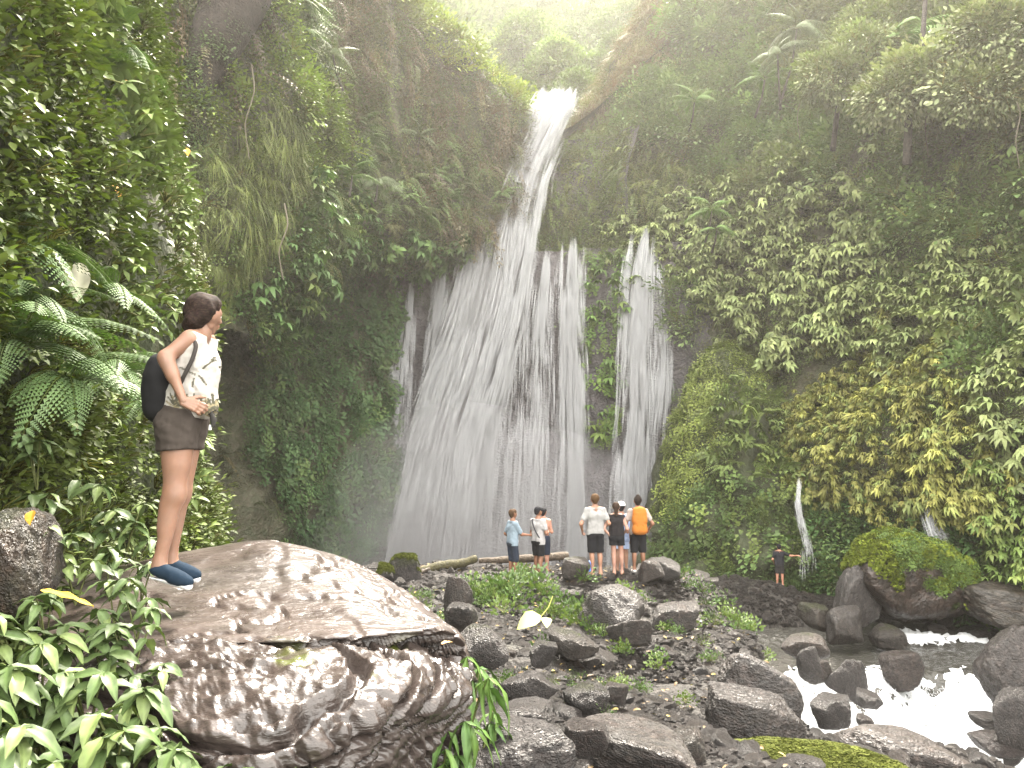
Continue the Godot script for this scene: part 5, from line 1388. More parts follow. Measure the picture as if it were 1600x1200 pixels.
func build_falls() -> void:
	M.drop = drop_mesh(1.6)
	M.streak = drop_mesh(0.12)
	fall("tall main waterfall arcing from the notch down to the pool", [
		{"path": [[Vector3(2.448, 22.96, -46.00), 1.1, 1.0], [Vector3(1.737, 21.08, -45.00), 1.25, 1.0], [Vector3(0.105, 17.39, -43.90), 1.75, 1.0], [Vector3(-0.650, 13.77, -43.10), 1.8, 1.0], [Vector3(-1.335, 10.18, -42.40), 2.05, 1.0], [Vector3(-2.222, 6.755, -41.80), 2.05, 0.9], [Vector3(-3.267, 3.157, -41.30), 1.75, 0.9], [Vector3(-3.707, 0.011, -40.80), 1.75, 0.9], [Vector3(-4.139, -3.028, -40.40), 1.85, 0.95]], "count": 50000, "spread": 1.0, "fade": false, "full": 0.58, "flat": true},
		{"path": [[Vector3(2.421, 22.97, -46.20), 0.9, 1.0], [Vector3(1.453, 21.01, -45.20), 1.0, 1.0], [Vector3(0.424, 18.40, -44.20), 1.2, 0.7]], "count": 5000, "fat": 1.5, "fade": false},
		{"path": [[Vector3(-1.850, 11.58, -42.60), 0.6, 0.5], [Vector3(-3.257, 6.416, -41.70), 0.75, 1.0], [Vector3(-4.372, 1.569, -41.00), 0.8, 1.0], [Vector3(-5.003, -3.028, -40.40), 0.9, 1.0]], "count": 6000},
		{"path": [[Vector3(0.417, 16.03, -43.60), 1.0, 0.4], [Vector3(-0.272, 12.01, -43.00), 0.9, 0.55], [Vector3(-0.735, 8.185, -42.60), 1.0, 0.5], [Vector3(-1.251, 4.822, -42.30), 1.0, 0.55], [Vector3(-1.556, 0.909, -42.00), 1.3, 0.42], [Vector3(-1.749, -3.183, -41.60), 1.8, 0.3]], "count": 7000, "spread": 2.0},
		{"path": [[Vector3(-0.172, 14.50, -43.20), 0.35, 0.7], [Vector3(-0.405, 11.28, -42.80), 0.35, 1.0], [Vector3(-0.497, 6.487, -42.40), 0.5, 0.6], [Vector3(-1.406, 2.851, -42.20), 0.4, 0.8], [Vector3(-1.554, 0.588, -42.00), 0.5, 0.2]], "count": 3500}], 201)
	fall("wide ragged curtain of water between the main fall and the ivy column", [
		{"path": [[Vector3(3.138, 13.02, -42.60), 0.55, 0.8], [Vector3(3.014, 10.54, -42.50), 0.7, 0.7], [Vector3(3.038, 6.145, -42.30), 0.7, 0.5], [Vector3(3.095, 2.200, -42.10), 0.7, 0.45], [Vector3(2.979, -3.159, -41.90), 0.9, 0.5]], "count": 9000, "comb": 6.0, "deep": 0.4},
		{"path": [[Vector3(1.761, 12.48, -42.80), 0.3, 0.5], [Vector3(1.538, 8.860, -42.60), 0.4, 0.5], [Vector3(1.413, 2.854, -42.40), 0.6, 0.4], [Vector3(1.285, -3.172, -42.00), 0.9, 0.4]], "count": 3500, "comb": 6.0, "deep": 0.4},
		{"path": [[Vector3(0.610, 11.99, -42.90), 0.35, 0.45], [Vector3(0.501, 7.525, -42.70), 0.5, 0.4], [Vector3(0.329, 2.200, -42.50), 0.8, 0.3], [Vector3(0.161, -3.184, -42.10), 1.0, 0.35]], "count": 3500, "comb": 6.0, "deep": 0.4},
		{"path": [[Vector3(3.464, 6.798, -42.20), 0.2, 0.5], [Vector3(3.385, 2.848, -42.00), 0.22, 0.8], [Vector3(3.260, -3.146, -41.80), 0.4, 0.8]], "count": 2000, "deep": 0.3}], 202)
	fall("narrow bright fall standing apart beside the mossy cone", [
		{"path": [[Vector3(6.794, 13.31, -42.00), 0.45, 1.0], [Vector3(6.607, 11.74, -41.80), 0.8, 0.9], [Vector3(6.434, 8.704, -41.60), 0.85, 0.75], [Vector3(6.315, 4.767, -41.40), 0.85, 0.6], [Vector3(6.063, 1.564, -41.30), 0.9, 0.65], [Vector3(5.845, -3.057, -41.10), 0.95, 0.85]], "count": 11000, "comb": 5.0, "deep": 0.5},
		{"path": [[Vector3(7.598, 11.74, -41.80), 0.35, 0.7], [Vector3(7.773, 8.704, -41.60), 0.4, 0.6], [Vector3(7.645, 6.070, -41.50), 0.4, 0.5], [Vector3(7.395, 3.801, -41.40), 0.3, 0.5]], "count": 2200, "comb": 6.0, "deep": 0.4}], 203)
	fall("thin left-hand veils trickling down beside the main fall", [
		{"path": [[Vector3(-5.374, 10.83, -42.60), 0.25, 0.8], [Vector3(-5.571, 8.143, -42.30), 0.45, 0.7], [Vector3(-5.734, 4.810, -42.10), 0.6, 0.55], [Vector3(-5.981, 0.912, -41.90), 0.7, 0.45], [Vector3(-6.058, -3.133, -41.70), 0.55, 0.4]], "count": 2000, "comb": 7.0, "deep": 0.3},
		{"path": [[Vector3(-6.334, 9.502, -42.40), 0.18, 0.7], [Vector3(-6.193, 6.136, -42.20), 0.3, 0.6], [Vector3(-6.329, 1.554, -42.00), 0.35, 0.4], [Vector3(-6.392, -3.146, -41.80), 0.4, 0.4]], "count": 1200, "comb": 7.0, "deep": 0.3},
		{"path": [[Vector3(-3.731, 12.16, -42.90), 0.3, 0.6], [Vector3(-3.900, 10.23, -42.70), 0.35, 0.6], [Vector3(-4.259, 7.500, -42.50), 0.3, 0.4]], "count": 1500, "comb": 7.0, "deep": 0.3},
		{"path": [[Vector3(-7.414, 6.446, -42.00), 0.08, 0.5], [Vector3(-7.414, 3.495, -41.90), 0.2, 0.4], [Vector3(-7.252, -3.120, -41.60), 0.4, 0.3]], "count": 1200, "deep": 0.3}], 204)
	fall("slim spout dropping out of the leaves where a man holds out his hand", [
		{"path": [[Vector3(10.45, 1.457, -30.20), 0.05, 0.7], [Vector3(10.29, 0.595, -29.90), 0.07, 0.8], [Vector3(10.37, -0.080, -29.80), 0.11, 0.6], [Vector3(10.51, -0.972, -29.70), 0.2, 0.45], [Vector3(10.49, -1.964, -29.60), 0.25, 0.35]], "count": 700, "length": 0.25, "fat": 0.45, "many": 4.0, "deep": 0.2, "comb": 8.0}], 205)
	fall("faint trickle over the leaves behind the mossy giant", [
		{"path": [[Vector3(13.54, 0.545, -27.00), 0.25, 0.5], [Vector3(13.62, -0.054, -26.80), 0.28, 0.6], [Vector3(13.81, -0.801, -26.60), 0.25, 0.5]], "count": 700, "length": 0.4, "fat": 0.8, "deep": 0.2, "comb": 8.0}], 206)

func water_level(x: float, z: float) -> float:
	var d := -z
	var lip := 21.2 + 0.35 * sin(x * 1.3) + 0.4 * n_mid.get_noise_2d(x * 2.0, 3.0)
	var y := lerpf(-3.98, -3.12, smoothstep(lip - 1.3, lip, d))
	if d < lip - 1.3: y -= 0.045 * (lip - 1.3 - d)
	y += 0.22 * smoothstep(24.2, 25.2, d)
	return y

func foam_mask(x: float, z: float) -> float:
	var d := -z
	var px := 800.0 + x / d * 1287.0
	var m := smoothstep(21.9, 20.8, d)
	var n := n_mid.get_noise_3dv(Vector3(x, 0, z) * 1.6) + 0.5 * n_fine.get_noise_3dv(Vector3(x, 0, z) * 1.5)
	m *= 1.0 - 0.75 * smoothstep(17.4, 16.2, d) * smoothstep(7.4, 8.8, x)
	m = maxf(m, bump(d, 24.75, 0.45) * smoothstep(1345.0, 1365.0, px) * 0.8)
	m = maxf(m, 0.42 * smoothstep(22.8, 21.6, d))
	return m + 0.45 * n

func build_stream() -> void:
	var water := MB.new()
	var foam := MB.new()
	var nu := 170
	var nv := 220
	var keep := PackedFloat32Array()
	for j in nv:
		for i in nu:
			var d := lerpf(13.0, 28.5, j / (nv - 1.0))
			var x := lerpf(3.5, 21.0, i / (nu - 1.0))
			var q := Vector3(x, 0, -d)
			var y := water_level(x, -d)
			water.vert(Vector3(x, y + 0.04 * n_mid.get_noise_3dv(q * 2.0) + 0.02 * n_fine.get_noise_3dv(q * 2.0), -d))
			var m := foam_mask(x, -d)
			keep.append(m)
			var lump := 0.17 * n_fine.get_noise_3dv(Vector3(x, y, -d) * 1.1) + 0.08 * n_fine.get_noise_3dv(Vector3(x, y, -d) * 4.0)
			foam.vert(Vector3(x, y + lump - 0.04 + 0.12 * clampf(m, 0.0, 1.0), -d))
	for j in nv - 1:
		for i in nu - 1:
			var a := j * nu + i
			water.quad(a, a + nu, a + nu + 1, a + 1)
			if keep[a] + keep[a + nu + 1] > 0.9: foam.quad(a, a + nu, a + nu + 1, a + 1)
	tag(put("stream", water.mesh(), M.water), "dark stream water running past the stones", "water", "", "structure")
	tag(put("foam", foam.mesh(), M.foam), "white foaming rapids where the stream drops between boulders", "foam", "", "stuff")
	rng.seed = 909
	var where := []
	var tints := PackedColorArray()
	for k in 26000:
		var x := rng.randf_range(6.0, 14.5)
		var d := rng.randf_range(15.0, 21.6)
		if foam_mask(x, -d) < 0.6: continue
		var fast := bump(d, 20.6, 0.6)
		if rng.randf() > 0.25 + fast: continue
		var dir := Vector3(rng.randfn(0, 0.4), rng.randfn(-0.3 - 0.6 * fast, 0.4), 0.8).normalized()
		var len := rng.randf_range(0.025, 0.1)
		var w := rng.randf_range(0.006, 0.016)
		var side := dir.cross(Vector3.UP).normalized()
		where.append(Transform3D(Basis(side * w, dir * len, side.cross(dir) * w), Vector3(x, water_level(x, -d) + 0.03 + absf(rng.randfn(0, 0.07)) * (1.0 - 0.6 * smoothstep(20.3, 21.0, d)), -d)))
		tints.append(Color.WHITE)
	tag(scatter("splashes", M.drop, M.drops, where, tints), "droplets thrown up over the white rapids", "spray", "", "stuff")

func build_mist() -> void:
	mist(Vector3(-2.407, 1.001, -39.00), Vector3(12, 8, 6), 0.045)
	mist(Vector3(-3.240, -2.492, -38.50), Vector3(17, 8, 6), 0.012)
	mist(Vector3(-2.961, -2.517, -38.70), Vector3(14, 6.5, 5.5), 0.016)
	mist(Vector3(-3.579, -2.700, -39.00), Vector3(11, 5, 5), 0.022)
	mist(Vector3(-3.896, -2.873, -39.20), Vector3(8, 4, 4.5), 0.03)
	mist(Vector3(-1.199, -2.873, -39.20), Vector3(9, 3.5, 4), 0.025)
	mist(Vector3(1.520, -0.221, -39.50), Vector3(9, 8, 4), 0.05)
	mist(Vector3(5.677, -1.965, -39.00), Vector3(5, 4, 4), 0.04)
	mist(Vector3(-6.292, -0.783, -39.00), Vector3(6, 6, 4), 0.02)
	mist(Vector3(3.766, 32.67, -58.00), Vector3(18, 14, 16), 0.002)
	# the body of spray that falls with the main plume
	mist(Vector3(1.367, 20.29, -44.80), Vector3(2.6, 4.5, 1.6), 0.4, -0.4)
	mist(Vector3(-0.070, 16.85, -43.90), Vector3(3.2, 5.5, 1.8), 0.45, -0.36)
	mist(Vector3(-1.092, 13.08, -43.10), Vector3(3.4, 6.5, 1.8), 0.45, -0.34)
	mist(Vector3(-2.065, 9.165, -42.40), Vector3(3.4, 7.0, 2.0), 0.42, -0.28)
	mist(Vector3(-2.997, 5.444, -41.80), Vector3(3.3, 7.0, 2.0), 0.42, -0.22)
	mist(Vector3(-3.948, 1.566, -41.20), Vector3(3.3, 7.0, 2.2), 0.4, -0.18)
	mist(Vector3(-4.202, -1.829, -40.60), Vector3(3.8, 5.0, 2.6), 0.3, -0.1)
	mist(Vector3(-0.834, 7.513, -42.60), Vector3(2.6, 11, 1.6), 0.06, -0.1)
	mist(Vector3(3.120, 4.816, -42.20), Vector3(1.8, 12, 1.2), 0.06)
	mist(Vector3(6.323, 5.428, -41.60), Vector3(1.9, 13, 1.2), 0.08)

# ---------------------------------------------------------------- bodies and clothes: tapered capsules joined smoothly and meshed as surface nets
# bone: [a, b, radius at a, radius at b]; cuts: [outward normal, distance] keep dot(n, p) < distance
func net(b: MB, bones: Array, cell: float, k: float, cuts: Array, col: Callable, wrinkle := 0.0) -> void:
	var lo := Vector3.ONE * 1e9
	var hi := -lo
	for e in bones:
		var r: float = maxf(e[2], e[3]) + 3.0 / k
		for p in [e[0], e[1]]:
			lo = lo.min(p - Vector3.ONE * r)
			hi = hi.max(p + Vector3.ONE * r)
	lo -= Vector3.ONE * cell
	var nx := int((hi.x - lo.x) / cell) + 3
	var ny := int((hi.y - lo.y) / cell) + 3
	var nz := int((hi.z - lo.z) / cell) + 3
	var f := PackedFloat32Array()
	f.resize(nx * ny * nz)
	for e in bones:
		var a: Vector3 = e[0]
		var ab: Vector3 = e[1] - a
		var ra: float = e[2]
		var rb: float = e[3] - ra
		var l2 := maxf(ab.length_squared(), 1e-9)
		var r := maxf(e[2], e[3]) + 3.0 / k
		var p0: Vector3 = (a.min(e[1]) - Vector3.ONE * r - lo) / cell
		var p1: Vector3 = (a.max(e[1]) + Vector3.ONE * r - lo) / cell
		for z in range(maxi(int(p0.z), 0), mini(int(p1.z) + 2, nz)):
			for y in range(maxi(int(p0.y), 0), mini(int(p1.y) + 2, ny)):
				var row := (z * ny + y) * nx
				for x in range(maxi(int(p0.x), 0), mini(int(p1.x) + 2, nx)):
					var q := lo + Vector3(x, y, z) * cell - a
					var t := clampf(q.dot(ab) / l2, 0.0, 1.0)
					var d := (q - ab * t).length() - ra - rb * t
					if d * k < 3.5: f[row + x] += exp(-k * d)
	for i in f.size():
		f[i] = 1.0 if f[i] < 0.02 else -log(f[i]) / k
	if cuts.size() or wrinkle > 0.0:
		for z in nz:
			for y in ny:
				for x in nx:
					var i := (z * ny + y) * nx + x
					if f[i] >= 0.05: continue
					var p := lo + Vector3(x, y, z) * cell
					if wrinkle > 0.0:
						f[i] += wrinkle * (n_fine.get_noise_3dv(p * Vector3(5.5, 3.0, 5.5)) + 0.6 * n_fine.get_noise_3dv(p * 9.0))
					for c in cuts: f[i] = maxf(f[i], p.dot(c[0]) - c[1])
	var ids := PackedInt32Array()
	ids.resize(f.size())
	ids.fill(-1)
	var sx := 1
	var sy := nx
	var sz := nx * ny
	var corner := [0, sx, sy, sx + sy, sz, sx + sz, sy + sz, sx + sy + sz]
	var edges := [[0, 1], [2, 3], [4, 5], [6, 7], [0, 2], [1, 3], [4, 6], [5, 7], [0, 4], [1, 5], [2, 6], [3, 7]]
	for z in nz - 1:
		for y in ny - 1:
			for x in nx - 1:
				var i := z * sz + y * sy + x
				var s0 := f[i] < 0.0
				if s0 == (f[i + sx] < 0.0) and s0 == (f[i + sy] < 0.0) and s0 == (f[i + sz] < 0.0) and s0 == (f[i + sx + sy] < 0.0) and s0 == (f[i + sx + sz] < 0.0) and s0 == (f[i + sy + sz] < 0.0) and s0 == (f[i + sx + sy + sz] < 0.0): continue
				var sum := Vector3.ZERO
				var n := 0
				for e in edges:
					var fa := f[i + corner[e[0]]]
					var fb := f[i + corner[e[1]]]
					if (fa < 0.0) != (fb < 0.0):
						var t := fa / (fa - fb)
						var ca := Vector3(e[0] & 1, (e[0] >> 1) & 1, e[0] >> 2)
						var cb := Vector3(e[1] & 1, (e[1] >> 1) & 1, e[1] >> 2)
						sum += ca.lerp(cb, t)
						n += 1
				var p := lo + (Vector3(x, y, z) + sum / n) * cell
				ids[i] = b.vert(p, col.call(p))
	for z in range(1, nz - 1):
		for y in range(1, ny - 1):
			for x in range(1, nx - 1):
				var i := z * sz + y * sy + x
				var inside := f[i] < 0.0
				if inside != (f[i + sx] < 0.0):
					if not inside: b.quad(ids[i - sy - sz], ids[i - sz], ids[i], ids[i - sy])
					else: b.quad(ids[i - sy - sz], ids[i - sy], ids[i], ids[i - sz])
				if inside != (f[i + sy] < 0.0):
					if not inside: b.quad(ids[i - sx - sz], ids[i - sx], ids[i], ids[i - sz])
					else: b.quad(ids[i - sx - sz], ids[i - sz], ids[i], ids[i - sx])
				if inside != (f[i + sz] < 0.0):
					if not inside: b.quad(ids[i - sx - sy], ids[i - sy], ids[i], ids[i - sx])
					else: b.quad(ids[i - sx - sy], ids[i - sx], ids[i], ids[i - sy])

# finger and palm bones; dir towards the knuckles, back = normal of the back of the hand, thumb = side of the thumb
func hand_bones(wrist: Vector3, dir: Vector3, back: Vector3, thumb: Vector3, curl: float, s: float) -> Array:
	var out := []
	dir = dir.normalized()
	thumb = (thumb - dir * thumb.dot(dir)).normalized()
	back = (back - dir * back.dot(dir) - thumb * back.dot(thumb)).normalized()
	var lens := [0.95, 1.06, 1.0, 0.8]
	for k in 4:
		var side: float = (1.5 - k) * 0.019
		var kn: Vector3 = wrist + (dir * (0.085 - 0.004 * absf(k - 1.2)) + thumb * side) * s
		out.append([wrist + thumb * side * 0.6 * s, kn, 0.017 * s, 0.0125 * s])
		var d: Vector3 = dir + thumb * side * 2.5
		var p := kn
		var seg := [0.042, 0.027, 0.022]
		for q in 3:
			d = d.normalized().rotated(thumb, 0.0)
			var axis := thumb
			var ang := curl * (0.55 + 0.25 * q + 0.08 * k)
			d = (d.normalized() * cos(ang) - back * sin(ang)).normalized() if q == 0 else d.rotated(back.cross(d).normalized() if false else axis, ang if axis.cross(d).dot(-back) > 0.0 else -ang)
			var e: Vector3 = p + d * seg[q] * lens[k] * s
			out.append([p, e, (0.0098 - 0.0008 * q) * s, (0.0092 - 0.0012 * q) * s])
			p = e
	var t0 := wrist + (dir * 0.022 + thumb * 0.022 - back * 0.006) * s
	var td := (dir * 0.65 + thumb * 0.75 - back * 0.25).normalized()
	var t1 := t0 + td * 0.04 * s
	var t2 := t1 + (td + dir * 0.5).normalized() * 0.033 * s
	var t3 := t2 + (td + dir * 0.8 - back * 0.3).normalized() * 0.026 * s
	out.append([t0, t1, 0.015 * s, 0.0115 * s]); out.append([t1, t2, 0.0112 * s, 0.0098 * s]); out.append([t2, t3, 0.0098 * s, 0.0082 * s])
	return out

func head_bones(c: Vector3, fwd: Vector3, up: Vector3, s: float) -> Array:
	var r := fwd.cross(up).normalized()
	var at := func(x: float, y: float, z: float) -> Vector3: return c + (r * x + up * y + fwd * z) * s
	var out := [[at.call(0, 0.025, -0.025), at.call(0, 0.03, 0.012), 0.086 * s, 0.078 * s], [at.call(-0.02, 0.0, 0.01), at.call(0.02, 0.0, 0.01), 0.066 * s, 0.066 * s],
		[at.call(0, -0.07, 0.035), at.call(0, -0.03, 0.04), 0.042 * s, 0.052 * s], [at.call(-0.03, -0.06, 0.012), at.call(0.03, -0.06, 0.012), 0.034 * s, 0.034 * s], [at.call(0, -0.092, 0.06), at.call(0, -0.09, 0.05), 0.02 * s, 0.028 * s],
		[at.call(0, 0.012, 0.087), at.call(0, -0.024, 0.108), 0.009 * s, 0.0125 * s], [at.call(-0.012, -0.027, 0.094), at.call(0.012, -0.027, 0.094), 0.009 * s, 0.009 * s],
		[at.call(-0.018, -0.055, 0.083), at.call(0.018, -0.055, 0.083), 0.0105 * s, 0.0105 * s], [at.call(-0.016, -0.066, 0.081), at.call(0.016, -0.066, 0.081), 0.0105 * s, 0.0105 * s],
		[at.call(-0.045, 0.022, 0.066), at.call(0.045, 0.022, 0.066), 0.016 * s, 0.016 * s], [at.call(-0.042, -0.02, 0.06), at.call(-0.03, -0.025, 0.07), 0.022 * s, 0.02 * s], [at.call(0.042, -0.02, 0.06), at.call(0.03, -0.025, 0.07), 0.022 * s, 0.02 * s]]
	for e in [-1.0, 1.0]:
		out.append([at.call(0.077 * e, 0.02, -0.012), at.call(0.074 * e, -0.022, -0.002), 0.017 * s, 0.012 * s])
		out.append([at.call(0.086 * e, 0.02, -0.018), at.call(0.08 * e, -0.01, -0.012), 0.009 * s, 0.008 * s])
	return out

func face_parts(o: Node3D, c: Vector3, fwd: Vector3, up: Vector3, s: float, hair: Color) -> void:
	var r := fwd.cross(up).normalized()
	for e in [-1.0, 1.0]:
		var sp := SphereMesh.new()
		sp.radius = 0.0125 * s; sp.height = 0.025 * s; sp.radial_segments = 14; sp.rings = 8
		var eye := put("eye", sp, M.eye, o)
		eye.position = c + (r * 0.031 * e + up * 0.004 + fwd * 0.079) * s
		var ip := SphereMesh.new()
		ip.radius = 0.006 * s; ip.height = 0.012 * s; ip.radial_segments = 10; ip.rings = 6
		var iris := put("iris", ip, M.iris, eye)
		iris.position = fwd * 0.0085 * s
		var b := MB.new()
		b.tube([c + (r * 0.014 * e + up * 0.024 + fwd * 0.088) * s, c + (r * 0.033 * e + up * 0.03 + fwd * 0.084) * s, c + (r * 0.05 * e + up * 0.024 + fwd * 0.068) * s], [0.003 * s, 0.004 * s, 0.002 * s], 6)
		put("eyebrow", b.mesh(), plain(hair, 0.8), o)
	var m := MB.new()
	m.tube([c + (r * -0.022 - up * 0.0605 + fwd * 0.088) * s, c + (-up * 0.059 + fwd * 0.0945) * s, c + (r * 0.022 - up * 0.0605 + fwd * 0.088) * s], [0.002 * s, 0.0045 * s, 0.002 * s], 6)
	put("mouth", m.mesh(), plain(Color(0.32, 0.12, 0.1), 0.5), o)

func garment(called: String, o: Node3D, bones: Array, cell: float, k: float, cuts: Array, mat: Material, wrinkle: float, col: Variant = null) -> MeshInstance3D:
	var b := MB.new()
	net(b, bones, cell, k, cuts, col if col != null else (func(_p): return Color.WHITE), wrinkle)
	return put(called, b.mesh(), mat, o)

func grow(bones: Array, by: float) -> Array:
	return bones.map(func(e): return [e[0], e[1], e[2] + by, e[3] + by])

func cloth(col: Color, rough := 0.85) -> StandardMaterial3D:
	var m := plain(col, rough, true)
	m.rim_enabled = true
	m.rim = 0.05
	m.metallic_specular = 0.2
	return m

# a standing figure facing -z before it is turned; spec holds the pose and the clothes
func person(label: String, where: Vector3, turn: float, H: float, spec: Dictionary) -> Node3D:
	var o := thing("person", label, "person", where, turn, spec.get("group", "visitors on the stone bar"))
	var s := H / 1.75
	var V := func(x: float, y: float, z: float) -> Vector3: return Vector3(x, y, z) * s
	var skin: Color = spec.skin
	var wide: float = spec.get("wide", 1.0)
	var hip_w := 0.088
	var chest_w: float = 0.098 * wide
	var sh_w: float = 0.168 * wide
	var legs := []
	var feet := []
	for e in [-1.0, 1.0]:
		var f: Array = spec.get("feet", [[-0.11, 0.0], [0.11, 0.0]])[0 if e < 0 else 1]
		var hip: Vector3 = V.call(hip_w * e, 0.92, 0.0)
		var ankle: Vector3 = V.call(f[0], 0.085, f[1])
		var knee: Vector3 = hip.lerp(ankle, 0.5) + V.call(0.0, 0.0, -0.03)
		legs.append([hip, knee, 0.083 * s, 0.054 * s])
		legs.append([knee, ankle, 0.05 * s, 0.034 * s])
		legs.append([knee.lerp(ankle, 0.2) + V.call(0, 0, 0.018), knee.lerp(ankle, 0.5) + V.call(0, 0, 0.015), 0.048 * s, 0.038 * s])
		feet.append([ankle + V.call(0, -0.045, 0.03), ankle + V.call(0.015 * e, -0.052, -0.1), 0.035 * s, 0.03 * s])
		feet.append([ankle + V.call(0, -0.05, -0.08), ankle + V.call(0.02 * e, -0.058, -0.16), 0.031 * s, 0.022 * s])
		feet.append([ankle, ankle + V.call(0, -0.03, 0.0), 0.035 * s, 0.035 * s])
	var torso := []
	for e in [-1.0, 1.0]:
		torso.append([V.call(0.075 * e, 0.95, 0.01), V.call(0.06 * e, 1.1, 0), 0.098 * s, 0.088 * s])
		torso.append([V.call(0.06 * e, 1.1, 0), V.call(chest_w * 0.85 * e, 1.3, 0), 0.088 * s, 0.1 * s])
		torso.append([V.call(chest_w * 0.85 * e, 1.3, 0), V.call(sh_w * 0.8 * e, 1.41, 0.0), 0.1 * s, 0.06 * s])
		torso.append([V.call(sh_w * e, 1.415, 0), V.call(0.03 * e, 1.46, 0), 0.052 * s, 0.05 * s])
	var neck := [[V.call(0, 1.43, 0.01), V.call(0, 1.55, -0.01), 0.058 * s, 0.052 * s]]
	var arms := []
	var hands := []
	for i in 2:
		var e := -1.0 if i == 0 else 1.0
		var sh: Vector3 = V.call(sh_w * 1.06 * e, 1.40, 0.0)
		var a: Array = spec.arms[i]
		var el: Vector3 = V.call(a[0].x * e, a[0].y, a[0].z)
		var wr: Vector3 = V.call(a[1].x * e, a[1].y, a[1].z)
		arms.append([sh, el, 0.05 * s, 0.038 * s])
		arms.append([el, wr, 0.039 * s, 0.026 * s])
		var hd: Vector3 = (wr - el).normalized() if a.size() < 3 else (a[2] * Vector3(e, 1, 1)).normalized()
		hands.append(hand_bones(wr, hd, Vector3(e, 0.3, 0.2), Vector3(-0.3 * e, 0.5, -1.0), spec.get("curl", 0.6), s))
	var tint := func(p: Vector3) -> Color:
		var k := 1.0 + 0.12 * n_fine.get_noise_3dv(p * 4.0)
		return Color(skin.r * k, skin.g * k, skin.b * k)
	var b := MB.new()
	net(b, legs + feet + torso + neck + arms, 0.02 * s, 70.0, [], tint)
	for h in hands: net(b, h, 0.006 * s, 260.0, [], tint)
	var hc: Vector3 = V.call(0, 1.645, -0.012)
	var hy: float = spec.get("look", 0.0)
	var pitch: float = spec.get("nod", 0.0)
	var fwd := Vector3(0, 0, -1).rotated(Vector3.RIGHT, -pitch).rotated(Vector3.UP, hy)
	var up := Vector3(0, 1, 0).rotated(Vector3.RIGHT, -pitch).rotated(Vector3.UP, hy)
	net(b, head_bones(hc, fwd, up, s), 0.006 * s, 170.0, [], tint)
	put("body", b.mesh(), M.skin, o)
	face_parts(o, hc, fwd, up, s, spec.hair)
	# hair: a cap over the skull, open at the face
	var r := fwd.cross(up).normalized()
	var hb := [[hc + (up * 0.035 - fwd * 0.03) * s, hc + (up * 0.045 + fwd * 0.015) * s, 0.094 * s, 0.086 * s], [hc + (up * 0.0 - fwd * 0.045) * s, hc + (-up * 0.04 - fwd * 0.045) * s, 0.075 * s, 0.058 * s]]
	for extra in spec.get("locks", []):
		hb.append([hc + (r * extra[0].x + up * extra[0].y + fwd * extra[0].z) * s, hc + (r * extra[1].x + up * extra[1].y + fwd * extra[1].z) * s, extra[2] * s, extra[3] * s])
	var cutn := (fwd * 1.0 - up * 0.75).normalized()
	garment("hair", o, hb, 0.009 * s, 120.0, [[cutn, cutn.dot(hc + (up * 0.03 + fwd * 0.055) * s)]], M.hair, 0.006, func(p):
		var k := 0.75 + 0.6 * absf(n_fine.get_noise_3dv(p * Vector3(22, 6, 22)))
		return Color(spec.hair.r * k, spec.hair.g * k, spec.hair.b * k))
	# shirt
	if spec.has("shirt"):
		var hem: float = spec.get("hem", 0.9) * s
		var tb := grow(torso, 0.016 * s)
		for e in [-1.0, 1.0]:
			tb.append([V.call(0.082 * e, 1.12, 0.0), V.call(0.1 * e, 0.84, 0.0), 0.1 * s, 0.106 * s])
		var sleeve: float = spec.get("sleeve", 0.62)
		for i in 2:
			if sleeve > 0.05:
				var sh: Vector3 = arms[i * 2][0]
				var el: Vector3 = arms[i * 2][1]
				tb.append([sh, sh.lerp(el, sleeve), 0.064 * s, 0.062 * s])
		var cuts := [[Vector3.DOWN, -hem], [Vector3.UP, 1.475 * s]]
		garment("shirt", o, tb, 0.016 * s, 75.0, cuts, cloth(spec.shirt), 0.012)
	# shorts
	var cuff: float = spec.get("cuff", 0.48) * s
	var sb := []
	for e in [-1.0, 1.0]:
		var i := 0 if e < 0 else 3
		sb.append([legs[i][0] + V.call(0, 0.02, 0), legs[i][1], 0.102 * s, spec.get("flare", 0.09) * s])
		sb.append([V.call(0.075 * e, 0.9, 0.01), V.call(0.065 * e, 1.03, 0.0), 0.112 * s, 0.1 * s])
	garment("shorts", o, sb, 0.016 * s, 75.0, [[Vector3.DOWN, -cuff], [Vector3.UP, spec.get("waist", 1.03) * s]], cloth(spec.shorts), 0.01)
	if spec.has("shoes"):
		for q in 2:
			garment("shoe", o, grow(feet.slice(q * 3, q * 3 + 2), 0.009 * s), 0.009 * s, 130.0, [], cloth(spec.shoes, 0.6), 0.0)
	return o

